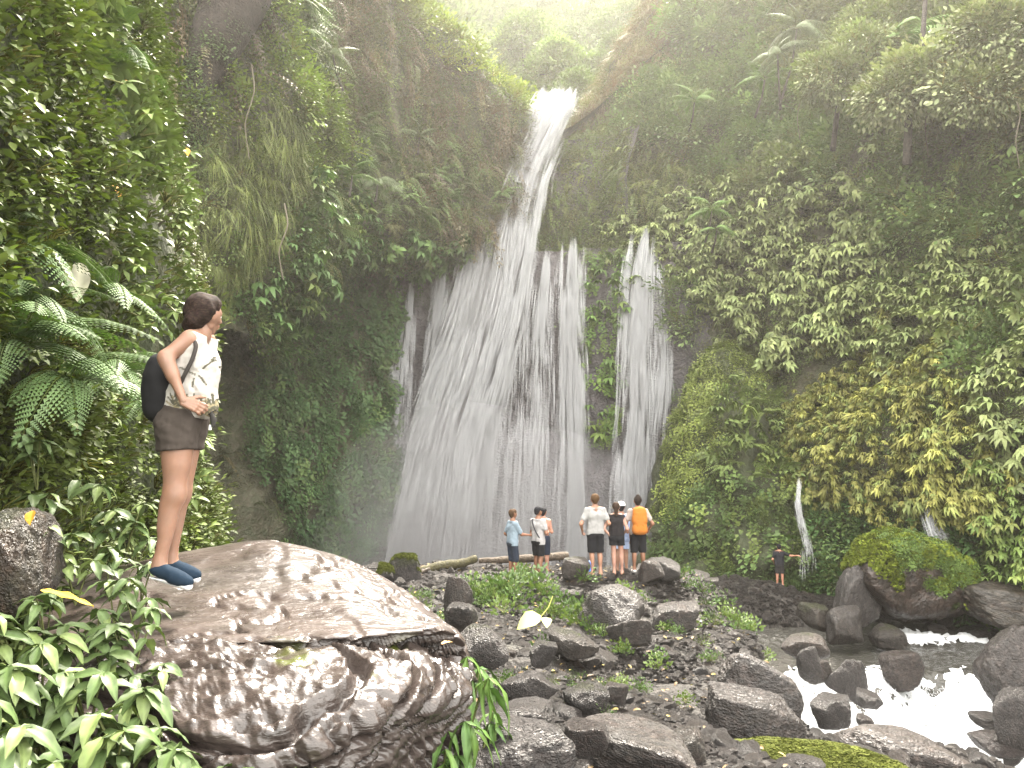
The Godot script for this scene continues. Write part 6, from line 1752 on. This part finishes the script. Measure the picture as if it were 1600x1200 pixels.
func capsule_pack(label: String, where: Vector3, turn: float, size: Vector3, col: Color, strap: Array, called := "backpack") -> Node3D:
	var o := thing(called, label, "backpack", where, turn)
	var bones := []
	for x in [-0.5, 0.5]:
		for y in [-0.62, 0.0, 0.5]:
			bones.append([Vector3(x * size.x * 0.62, y * size.y, 0), Vector3(x * size.x * 0.62, y * size.y + 0.04, 0), size.z * 0.52 * (1.0 - 0.22 * maxf(0, y * 2.0)), size.z * 0.5 * (1.0 - 0.3 * maxf(0, y * 2.0))])
	bones.append([Vector3(0, -0.55 * size.y, 0), Vector3(0, 0.62 * size.y, 0), size.z * 0.62, size.z * 0.5])
	garment("bag", o, bones, 0.012, 28.0, [], cloth(col, 0.7), 0.006)
	garment("front_pocket", o, [[Vector3(-size.x * 0.2, -0.3 * size.y, size.z * 0.42), Vector3(size.x * 0.2, -0.3 * size.y, size.z * 0.42), size.z * 0.25, size.z * 0.25], [Vector3(-size.x * 0.18, -0.05 * size.y, size.z * 0.4), Vector3(size.x * 0.18, -0.05 * size.y, size.z * 0.4), size.z * 0.22, size.z * 0.22]], 0.012, 80.0, [], cloth(col * 0.9, 0.7), 0.004)
	var h := MB.new()
	h.tube([Vector3(-0.03, 0.6 * size.y + size.z * 0.35, -0.02), Vector3(0, 0.6 * size.y + size.z * 0.35 + 0.04, -0.02), Vector3(0.03, 0.6 * size.y + size.z * 0.35, -0.02)], [0.006, 0.006, 0.006], 6)
	put("handle", h.mesh(), cloth(col * 0.5), o)
	for s in strap:
		var b := MB.new()
		var pts := resample(s, 14)
		var rad := []
		for k in 14: rad.append(0.013)
		b.tube(pts, rad, 6)
		put("strap", b.mesh(), cloth(col * 0.35), o)
	return o

func build_people() -> void:
	M.skin = plain(Color.WHITE, 0.55, true)
	M.skin.subsurf_scatter_enabled = true
	M.skin.subsurf_scatter_strength = 0.15
	M.hair = plain(Color.WHITE, 0.8, true)
	M.hair.metallic_specular = 0.25
	M.eye = plain(Color(0.75, 0.73, 0.7), 0.2)
	M.iris = plain(Color(0.05, 0.03, 0.02), 0.15)
	build_woman()
	var tan_ := Color(0.2, 0.095, 0.055)
	var light := Color(0.26, 0.135, 0.085)
	var brown := Color(0.03, 0.02, 0.014)
	var blond := Color(0.075, 0.042, 0.02)
	var black := Color(0.013, 0.013, 0.015)
	var down := func(x, z): return [Vector3(x, 1.1, 0.03), Vector3(x + 0.02, 0.85, z)]
	# the boy who reaches out, seen from his side
	person("barefoot boy in a pale blue shirt and long dark shorts reaching out an arm", Vector3(0.015, -0.543, -19.50), -1.1, 1.6, {"skin": tan_, "hair": Color(0.06, 0.035, 0.02), "shirt": Color(0.17, 0.215, 0.255), "hem": 0.84, "sleeve": 0.75, "shorts": Color(0.02, 0.026, 0.04), "cuff": 0.42, "look": 0.1,
		"arms": [[Vector3(0.25, 1.13, 0.08), Vector3(0.2, 0.95, -0.12)], [Vector3(0.2, 1.13, -0.16), Vector3(0.12, 1.1, -0.44)]], "feet": [[-0.07, 0.03], [0.07, -0.03]], "curl": 0.3, "wide": 0.92})
	person("man in a white tee with a dark strap over one shoulder and white shoes", Vector3(0.614, -0.528, -19.60), -0.75, 1.63, {"skin": tan_, "hair": black, "shirt": Color(0.28, 0.27, 0.27), "hem": 0.83, "shorts": black, "cuff": 0.55, "shoes": Color(0.75, 0.74, 0.73), "nod": 0.35, "look": -0.2,
		"arms": [[Vector3(0.24, 1.12, -0.02), Vector3(0.1, 1.08, -0.25)], [Vector3(0.26, 1.12, -0.02), Vector3(0.1, 1.1, -0.27)]], "feet": [[-0.08, 0.0], [0.08, 0.04]], "curl": 0.9})
	person("bare-chested person in dark shorts mostly hidden behind the man in white", Vector3(0.760, -0.518, -20.30), -0.4, 1.56, {"skin": Color(0.32, 0.16, 0.11), "hair": black, "shorts": Color(0.02, 0.025, 0.04), "cuff": 0.5, "arms": [[Vector3(0.25, 1.12, 0.0), Vector3(0.16, 1.0, -0.22)], [Vector3(0.25, 1.12, 0.0), Vector3(0.12, 1.12, -0.24)]]})
	person("tall man in a light grey tee and black shorts with his hand on his hip", Vector3(1.901, -0.401, -19.00), 0.12, 1.83, {"skin": light, "hair": blond, "shirt": Color(0.24, 0.235, 0.23), "hem": 0.88, "shorts": black, "cuff": 0.5, "look": -0.1,
		"arms": [[Vector3(0.33, 1.12, 0.06), Vector3(0.27, 0.96, -0.12)], [Vector3(0.28, 1.13, 0.1), Vector3(0.2, 1.0, -0.15)]], "feet": [[-0.07, 0.0], [0.1, 0.03]]})
	person("woman in a black sleeveless top and very short black shorts", Vector3(2.381, -0.387, -19.00), -0.25, 1.63, {"skin": Color(0.3, 0.165, 0.12), "hair": Color(0.035, 0.022, 0.015), "shirt": Color(0.016, 0.014, 0.015), "hem": 0.95, "sleeve": 0.0, "shorts": black, "cuff": 0.72, "flare": 0.1, "wide": 0.88,
		"locks": [[Vector3(0, 0.0, -0.08), Vector3(0.01, -0.2, -0.1), 0.06, 0.035], [Vector3(0.01, -0.2, -0.1), Vector3(0.01, -0.3, -0.09), 0.035, 0.015]],
		"arms": [[Vector3(0.3, 1.12, 0.1), Vector3(0.17, 0.98, 0.06)], [Vector3(0.27, 1.12, 0.05), Vector3(0.17, 1.0, -0.1)]], "feet": [[-0.06, 0.02], [0.12, -0.05]]})
	person("person in a light blue shirt and white cap standing behind the woman in black", Vector3(2.589, -0.423, -19.70), -0.2, 1.62, {"skin": light, "hair": black, "shirt": Color(0.3, 0.38, 0.58), "hem": 0.78, "sleeve": 0.9, "shorts": Color(0.4, 0.5, 0.72), "cuff": 0.6,
		"arms": [[Vector3(0.24, 1.12, 0.02), Vector3(0.2, 0.95, -0.14)], [Vector3(0.25, 1.1, 0.05), Vector3(0.22, 0.86, 0.0)]]})
	var cap := thing("cap", "white cap on the head of the person in light blue", "cap", Vector3(2.589, -0.423, -19.70), -0.2)
	garment("crown", cap, [[Vector3(0, 1.575, 0.02), Vector3(0, 1.575, -0.03), 0.098, 0.094]], 0.01, 100.0, [[Vector3.DOWN, -1.565]], cloth(Color(0.75, 0.73, 0.73)), 0.0)
	garment("brim", cap, [[Vector3(-0.03, 1.575, -0.12), Vector3(0.03, 1.575, -0.12), 0.06, 0.06], [Vector3(0, 1.575, -0.06), Vector3(0, 1.575, -0.15), 0.07, 0.05]], 0.008, 150.0, [[Vector3.DOWN, -1.57], [Vector3.UP, 1.585]], cloth(Color(0.7, 0.68, 0.68)), 0.0)
	person("man in a pale tee wearing an orange backpack", Vector3(2.905, -0.357, -19.20), 0.05, 1.73, {"skin": tan_, "hair": Color(0.02, 0.014, 0.011), "shirt": Color(0.28, 0.235, 0.21), "hem": 0.87, "shorts": black, "cuff": 0.46, "shoes": Color(0.6, 0.58, 0.57),
		"locks": [[Vector3(0, 0.1, -0.03), Vector3(0, 0.125, -0.04), 0.05, 0.04]],
		"arms": [[Vector3(0.3, 1.13, 0.05), Vector3(0.25, 0.98, -0.16)], [Vector3(0.33, 1.13, 0.05), Vector3(0.27, 0.97, -0.14)]], "feet": [[-0.1, 0.0], [0.12, -0.02]]})
	var bp := Vector3(2.905, -0.357, -19.20)
	capsule_pack("small orange backpack worn by the man in the pale tee", bp + Vector3(0.01, 1.2, 0.19), 0.05, Vector3(0.28, 0.36, 0.17), Color(0.34, 0.12, 0.022),
		[[Vector3(-0.1, 0.22, -0.02), Vector3(-0.13, 0.27, -0.16), Vector3(-0.14, 0.1, -0.3), Vector3(-0.13, -0.2, -0.1)], [Vector3(0.1, 0.22, -0.02), Vector3(0.13, 0.27, -0.16), Vector3(0.14, 0.1, -0.3), Vector3(0.13, -0.2, -0.1)]])
	person("man in black holding one hand out into the slim spout", Vector3(9.911, -2.440, -31.00), -0.3, 1.55, {"skin": Color(0.42, 0.2, 0.13), "hair": black, "shirt": Color(0.02, 0.02, 0.024), "hem": 0.9, "shorts": Color(0.03, 0.028, 0.028), "cuff": 0.55, "group": "",
		"arms": [[Vector3(0.27, 1.13, 0.02), Vector3(0.22, 0.98, -0.15)], [Vector3(0.46, 1.28, -0.06), Vector3(0.7, 1.3, -0.12), Vector3(1, -0.1, 0)]], "curl": 0.3})
	# the strap over the white tee, a blue bottle at the tall man's feet
	var st := MB.new()
	var sp := Vector3(0.614, -0.528, -19.60)
	var pts := resample([Vector3(-0.1, 1.36, -0.02), Vector3(-0.1, 1.34, 0.1), Vector3(0.0, 1.15, 0.135), Vector3(0.12, 0.95, 0.1), Vector3(0.14, 0.9, 0.0)], 16)
	var rad := []
	for k in 16: rad.append(0.014)
	st.tube(pts, rad, 6)
	var so := put("shoulder_bag_strap", st.mesh(), cloth(Color(0.03, 0.03, 0.035)))
	so.position = sp
	so.rotation.y = -0.75
	tag(so, "dark shoulder strap across the back of the man in the white tee", "strap")
	var bo := thing("bottle", "blue water bottle standing on the stones by the tall man's feet", "bottle", Vector3(1.739, -0.275, -18.80))
	var lat := MB.new()
	lat.tube([Vector3(0, 0, 0), Vector3(0, 0.01, 0), Vector3(0, 0.17, 0), Vector3(0, 0.2, 0), Vector3(0, 0.215, 0)], [0.03, 0.037, 0.037, 0.028, 0.016], 16)
	put("body", lat.mesh(), plain(Color(0.08, 0.16, 0.5), 0.3), bo)
	var cp := MB.new()
	cp.tube([Vector3(0, 0.213, 0), Vector3(0, 0.245, 0)], [0.02, 0.019], 14)
	put("cap", cp.mesh(), plain(Color(0.3, 0.4, 0.65), 0.4), bo)

func build_woman() -> void:
	var o := thing("person", "woman in a white leaf-print top and grey shorts standing on the slab", "person")
	var skin := Color(0.205, 0.112, 0.075)
	var hipN := Vector3(-2.028, 2.418, -5.030)
	var hipF := Vector3(-2.037, 2.433, -5.200)
	var kneeN := Vector3(-2.047, 1.999, -5.030)
	var kneeF := Vector3(-2.081, 2.000, -5.200)
	var ankN := Vector3(-2.125, 1.600, -5.050)
	var ankF := Vector3(-2.130, 1.603, -5.220)
	var legs := [
		[hipN, kneeN, 0.1, 0.064], [hipF, kneeF, 0.096, 0.064], [hipN.lerp(kneeN, 0.1) + Vector3(-0.03, 0, 0), hipN.lerp(kneeN, 0.55), 0.1, 0.078],
		[kneeN, ankN, 0.058, 0.036], [kneeF, ankF, 0.058, 0.036],
		[kneeN.lerp(ankN, 0.14) + Vector3(-0.022, 0, 0), kneeN.lerp(ankN, 0.5) + Vector3(-0.018, 0, 0), 0.05, 0.04], [kneeF.lerp(ankF, 0.14) + Vector3(-0.02, 0, 0), kneeF.lerp(ankF, 0.5) + Vector3(-0.015, 0, 0), 0.05, 0.04],
		[kneeN + Vector3(0.018, 0.015, 0), kneeN + Vector3(0.016, -0.02, 0), 0.045, 0.043], [kneeF + Vector3(0.018, 0.015, 0), kneeF + Vector3(0.016, -0.02, 0), 0.045, 0.043]]
	var feetN := [[ankN + Vector3(-0.015, -0.045, 0), Vector3(-1.986, 1.494, -5.020), 0.036, 0.03], [Vector3(-2.025, 1.509, -5.020), Vector3(-1.939, 1.480, -5.010), 0.034, 0.024], [ankN, ankN + Vector3(0, -0.04, 0), 0.034, 0.035]]
	var feetF := [[ankF + Vector3(-0.01, -0.045, 0), Vector3(-2.018, 1.498, -5.240), 0.036, 0.03], [Vector3(-2.055, 1.514, -5.240), Vector3(-1.982, 1.489, -5.250), 0.034, 0.024], [ankF, ankF + Vector3(0, -0.04, 0), 0.034, 0.035]]
	# trunk leans forward a little
	var pel := Vector3(-2.041, 2.438, -5.120)
	var waist := Vector3(-2.008, 2.605, -5.110)
	var chest := Vector3(-1.967, 2.812, -5.100)
	var shN := Vector3(-1.953, 2.938, -4.970)
	var shF := Vector3(-1.972, 2.972, -5.260)
	var neck0 := Vector3(-1.953, 2.983, -5.110)
	var neck1 := Vector3(-1.916, 3.068, -5.110)
	var zz := Vector3(0, 0, 0.075)
	var torso := []
	for e in [-1.0, 1.0]:
		torso.append([pel + zz * e, waist + zz * e * 0.75, 0.108, 0.09])
		torso.append([waist + zz * e * 0.75, chest + zz * e * 0.9, 0.09, 0.1])
	torso.append([chest + zz * 0.9, shN + Vector3(0.01, -0.01, -0.02), 0.095, 0.055])
	torso.append([chest - zz * 0.9, shF + Vector3(0, -0.01, 0.02), 0.095, 0.055])
	torso.append([shN, neck0, 0.048, 0.05]); torso.append([shF, neck0, 0.048, 0.05])
	torso.append([Vector3(-1.888, 2.782, -5.050), Vector3(-1.891, 2.767, -5.060), 0.062, 0.055]); torso.append([Vector3(-1.925, 2.796, -5.170), Vector3(-1.924, 2.780, -5.170), 0.062, 0.055])
	var elN := Vector3(-2.071, 2.816, -4.880)
	var wrN := Vector3(-1.950, 2.552, -4.880)
	var elF := Vector3(-2.072, 2.799, -5.420)
	var wrF := Vector3(-2.022, 2.581, -5.340)
	var arms := [[shN + Vector3(-0.005, 0.0, 0.02), elN, 0.05, 0.037], [elN, wrN, 0.038, 0.0255], [elN.lerp(wrN, 0.12), elN.lerp(wrN, 0.4), 0.039, 0.036], [shF, elF, 0.048, 0.037], [elF, wrF, 0.037, 0.025]]
	var tint := func(p: Vector3) -> Color:
		var k := 1.0 + 0.18 * n_fine.get_noise_3dv(p * 3.0) + 0.10 * n_fine.get_noise_3dv(p * 14.0)
		var warm := 0.06 * n_fine.get_noise_3dv(p * 5.0 + Vector3(3, 3, 3))
		return Color(skin.r * (k + warm), skin.g * k, skin.b * (k - warm))
	var b := MB.new()
	net(b, legs + feetN + feetF + torso + [[neck0, neck1, 0.052, 0.048]] + arms, 0.011, 85.0, [], tint)
	net(b, hand_bones(wrN, Vector3(0.9, -0.35, -0.1), Vector3(0.05, 0.35, 0.9), Vector3(0.35, 0.9, -0.3), 0.75, 0.96), 0.0035, 320.0, [], tint)
	net(b, hand_bones(wrF, Vector3(0.2, -0.9, 0.1), Vector3(0.2, 0.1, -0.9), Vector3(0.9, 0.1, 0.1), 0.6, 0.96), 0.0045, 320.0, [], tint)
	var hc := Vector3(-1.925, 3.109, -5.110)
	var fwd := Vector3(0.58, -0.04, -0.81).normalized()
	var up := Vector3(0.12, 1.0, 0.0)
	up = (up - fwd * up.dot(fwd)).normalized()
	net(b, head_bones(hc, fwd, up, 1.0), 0.0035, 190.0, [], tint)
	put("body", b.mesh(), M.skin, o)
	var dark := Color(0.02, 0.013, 0.01)
	face_parts(o, hc, fwd, up, 1.0, dark)
	var r := fwd.cross(up).normalized()
	# hair drawn back into a loose knot, with a tail that falls over the far shoulder
	var H := func(x: float, y: float, z: float) -> Vector3: return hc + r * x + up * y + fwd * z
	var hair := [[H.call(0, 0.04, -0.04), H.call(0, 0.05, 0.012), 0.098, 0.088], [H.call(0, -0.01, -0.06), H.call(0, -0.05, -0.06), 0.08, 0.06], [H.call(0.03, -0.05, -0.1), H.call(0.0, -0.08, -0.1), 0.05, 0.045], [H.call(0.055, 0.02, -0.03), H.call(0.05, -0.02, -0.05), 0.05, 0.045], [H.call(-0.055, 0.02, -0.03), H.call(-0.05, -0.02, -0.05), 0.05, 0.045]]
	var cutn := (fwd - up * 0.55).normalized()
	var strand := func(p: Vector3) -> Color:
		var d := p - hc
		var k := 0.45 + 2.6 * absf(n_fine.get_noise_3dv(Vector3(d.dot(r) * 26.0, d.dot(up) * 26.0, d.dot(fwd) * 5.0))) + 0.3 * n_fine.get_noise_3dv(d * 30.0)
		return Color(dark.r * k, dark.g * k, dark.b * k)
	garment("hair", o, hair, 0.006, 110.0, [[cutn, cutn.dot(H.call(0, 0.02, 0.035))]], M.hair, 0.007, strand)
	garment("hair_tail", o, [[Vector3(-1.934, 2.972, -5.200), Vector3(-1.914, 2.883, -5.210), 0.024, 0.026], [Vector3(-1.914, 2.883, -5.210), Vector3(-1.891, 2.774, -5.190), 0.026, 0.012]], 0.006, 150.0, [], M.hair, 0.006, strand)
	# white top with a leaf print round the hem
	var hemN := (waist - pel).normalized()
	var tb := grow(torso.slice(0, 6), 0.014)
	tb.append([shN, neck0.lerp(shN, 0.35), 0.056, 0.05]); tb.append([shF, neck0.lerp(shF, 0.35), 0.056, 0.05])
	tb.append([Vector3(-1.888, 2.790, -5.050), Vector3(-1.891, 2.751, -5.060), 0.072, 0.066]); tb.append([Vector3(-1.925, 2.804, -5.170), Vector3(-1.924, 2.763, -5.170), 0.072, 0.066])
	tb.append([Vector3(-1.905, 2.712, -5.060), Vector3(-1.887, 2.529, -5.050), 0.08, 0.075]); tb.append([Vector3(-1.943, 2.722, -5.160), Vector3(-1.932, 2.537, -5.170), 0.08, 0.075]); tb.append([Vector3(-2.038, 2.677, -5.120), Vector3(-2.064, 2.517, -5.120), 0.1, 0.105])
	var top_cut := (neck1 - neck0).normalized()
	rng.seed = 31
	var print_lines := []
	for f in [[Vector3(-1.945, 2.493, -4.970), -0.45], [Vector3(-1.891, 2.476, -4.950), 0.4], [Vector3(-1.813, 2.485, -4.970), 0.15], [Vector3(-1.844, 2.468, -4.950), -0.2], [Vector3(-2.008, 2.510, -5.000), -0.2]]:
		for k in 9:
			var a: float = f[1] + (k - 4) * 0.17
			print_lines.append([Vector2(f[0].x, f[0].y), Vector2(f[0].x + sin(a) * 0.1, f[0].y + cos(a) * rng.randf_range(0.07, 0.12)), k % 3])
	for l in [[Vector3(-1.877, 2.757, -4.930), 0.75, 0.08], [Vector3(-1.915, 2.718, -4.930), -1.1, 0.09], [Vector3(-1.836, 2.813, -4.980), 0.5, 0.07], [Vector3(-1.931, 2.645, -4.940), 0.2, 0.05], [Vector3(-1.859, 2.661, -4.940), -0.6, 0.06]]:
		print_lines.append([Vector2(l[0].x, l[0].y), Vector2(l[0].x + sin(l[1]) * l[2], l[0].y + cos(l[1]) * l[2]), 1])
	var printed := func(p: Vector3) -> Color:
		var q := Vector2(p.x, p.y)
		for l in print_lines:
			if Geometry2D.get_closest_point_to_segment(q, l[0], l[1]).distance_to(q) < 0.0055:
				return Color(0.2, 0.2, 0.16) if l[2] else Color(0.55, 0.5, 0.33)
		return Color.WHITE
	garment("top", o, tb, 0.007, 80.0, [[-hemN, -hemN.dot(Vector3(-2.023, 2.484, -5.100))], [top_cut, top_cut.dot(Vector3(-1.950, 2.993, -5.100))]], cloth(Color(0.34, 0.32, 0.295)), 0.018, printed)
	# shorts
	var sb := [[hipN + Vector3(-0.012, 0.0, 0), kneeN + Vector3(0.012, 0, 0), 0.118, 0.095], [hipN.lerp(kneeN, 0.05) + Vector3(-0.035, 0, 0), hipN.lerp(kneeN, 0.3) + Vector3(-0.02, 0, 0), 0.104, 0.1], [hipF, kneeF + Vector3(0.012, 0, 0), 0.112, 0.088]]
	for e in [-1.0, 1.0]: sb.append([pel + zz * e + Vector3(-0.01, -0.02, 0), pel.lerp(waist, 0.55) + zz * e, 0.122, 0.108])
	var cuff := Vector3(0.08, -1, 0).normalized()
	garment("shorts", o, sb, 0.009, 80.0, [[cuff, cuff.dot(Vector3(-2.023, 2.263, -5.100))], [hemN, hemN.dot(Vector3(-2.025, 2.532, -5.100))]], cloth(Color(0.045, 0.037, 0.032)), 0.016)
	# slip-on shoes with pale soles
	var blue := cloth(Color(0.012, 0.022, 0.036), 0.85)
	var n := 0
	for ft in [feetN, feetF]:
		var low: float = minf(ft[1][1].y, ft[0][0].y) - 0.03
		var s := garment("shoe", o, grow(ft.slice(0, 2), 0.011), 0.006, 130.0, [[Vector3(-0.35, 1, 0).normalized(), Vector3(-0.35, 1, 0).normalized().dot(ft[2][1]) + 0.012]], blue, 0.002)
		var so := MB.new()
		var a: Vector3 = ft[0][0] + Vector3(-0.02, 0, 0)
		var z: Vector3 = ft[1][1]
		net(so, [[a + Vector3(0, -0.032, 0), z + Vector3(0.004, -0.024, 0), 0.036, 0.028]], 0.006, 140.0, [[Vector3(0.12, 1, 0).normalized(), Vector3(0.12, 1, 0).normalized().dot((a + z) * 0.5 + Vector3(0, -0.03, 0))]], func(_p): return Color.WHITE)
		put("sole", so.mesh(), plain(Color(0.55, 0.55, 0.55), 0.7), s)
		n += 1
	# pouch and cords at the front of the waistband
	var po := MB.new()
	po.tube([Vector3(-1.828, 2.487, -5.000), Vector3(-1.808, 2.447, -4.990), Vector3(-1.814, 2.401, -4.990)], [0.012, 0.02, 0.01], 8)
	po.tube([Vector3(-1.843, 2.479, -5.000), Vector3(-1.798, 2.510, -5.000), Vector3(-1.786, 2.494, -5.000)], [0.004, 0.004, 0.004], 5)
	put("waist_cord", po.mesh(), cloth(Color(0.03, 0.028, 0.026)), o)
	var tg := MB.new()
	tg.tube([Vector3(-1.826, 2.416, -4.980), Vector3(-1.825, 2.385, -4.980)], [0.006, 0.01], 6)
	put("tag", tg.mesh(), plain(Color(0.7, 0.7, 0.68), 0.5), o)
	# the black pack on her back
	var bp := capsule_pack("black backpack on the back of the woman on the slab", Vector3(-2.161, 2.653, -5.120), -PI / 2 - 0.1, Vector3(0.24, 0.2, 0.155), Color(0.012, 0.012, 0.013), [])
	bp.rotation.z = -0.06
	for side in [[4.985, 0.0], [5.25, 6.0]]:
		var b2 := MB.new()
		var q: float = side[0]
		var pts := [at_px(268, 560, q + 0.04), at_px(284 + side[1], 524, q), at_px(298 + side[1], 520, q - 0.005), at_px(306 + side[1], 540, q - 0.07), at_px(300 + side[1], 562, q - 0.085), at_px(286 + side[1], 590, q - 0.075), at_px(270, 625, q + 0.02)]
		var line := resample(pts, 26)
		var rad := []
		for k in 26: rad.append(0.013)
		b2.tube(line, rad, 7)
		var st := put("strap", b2.mesh(), cloth(Color(0.04, 0.035, 0.032)), bp)
		st.transform = bp.transform.affine_inverse()

func at_px(px: float, py: float, d: float) -> Vector3:      # a place by its bearing and distance from the tripod
	var t := deg_to_rad(5.327)
	var u := (px - 800.0) / 1286.7
	var v := (600.0 - py) / 1286.7
	var k := d / (cos(t) - v * sin(t))
	return Vector3(u * k, 2.2 + (v * cos(t) + sin(t)) * k, -d)

func _ready() -> void:
	# camera, sky, sun, air, exposure
	var cam := Camera3D.new()
	cam.name = "camera"
	cam.fov = 50.0
	cam.near = 0.1
	cam.far = 400.0
	add_child(cam)
	cam.position = Vector3(0, 2.2, 0)
	cam.rotation_degrees = Vector3(5.327, 0, 0)
	cam.current = true
	var env := Environment.new()
	env.background_mode = Environment.BG_SKY
	var sky := Sky.new()
	var sm := ProceduralSkyMaterial.new()
	sm.sky_top_color = Color(0.9, 0.89, 0.87)
	sm.sky_horizon_color = Color(0.97, 0.96, 0.93)
	sm.sky_curve = 0.3
	sm.ground_bottom_color = Color(0.2, 0.2, 0.17)
	sm.ground_horizon_color = Color(0.4, 0.4, 0.36)
	sm.sun_angle_max = 40.0
	sky.sky_material = sm
	env.sky = sky
	env.background_energy_multiplier = 1.5
	env.tonemap_mode = Environment.TONE_MAPPER_LINEAR
	env.tonemap_exposure = EXPOSURE
	env.sdfgi_enabled = true
	env.ssao_enabled = true
	env.ssil_enabled = true
	env.volumetric_fog_enabled = true
	env.volumetric_fog_density = 0.0011
	env.volumetric_fog_albedo = Color(1.0, 0.98, 0.95)
	env.volumetric_fog_anisotropy = 0.68
	var we := WorldEnvironment.new()
	we.name = "environment"
	we.environment = env
	add_child(we)
	var sun := DirectionalLight3D.new()
	sun.name = "sun"
	sun.light_energy = 0.95
	sun.light_angular_distance = 8.0
	sun.light_color = Color(1.0, 0.965, 0.91)
	sun.shadow_enabled = true
	add_child(sun)
	sun.look_at_from_position(Vector3.ZERO, Vector3(-0.12, -0.8, 0.5), Vector3.UP)

	make_materials()
	make_clumps()
	build_cliffs()
	build_valley()
	build_ground()
	build_foliage()
	make_rocks()
	build_slab()
	build_boulders()
	build_stones()
	build_falls()
	build_stream()
	build_vegetation()
	build_people()
	build_mist()
	build_litter()

const EXPOSURE := 7.3
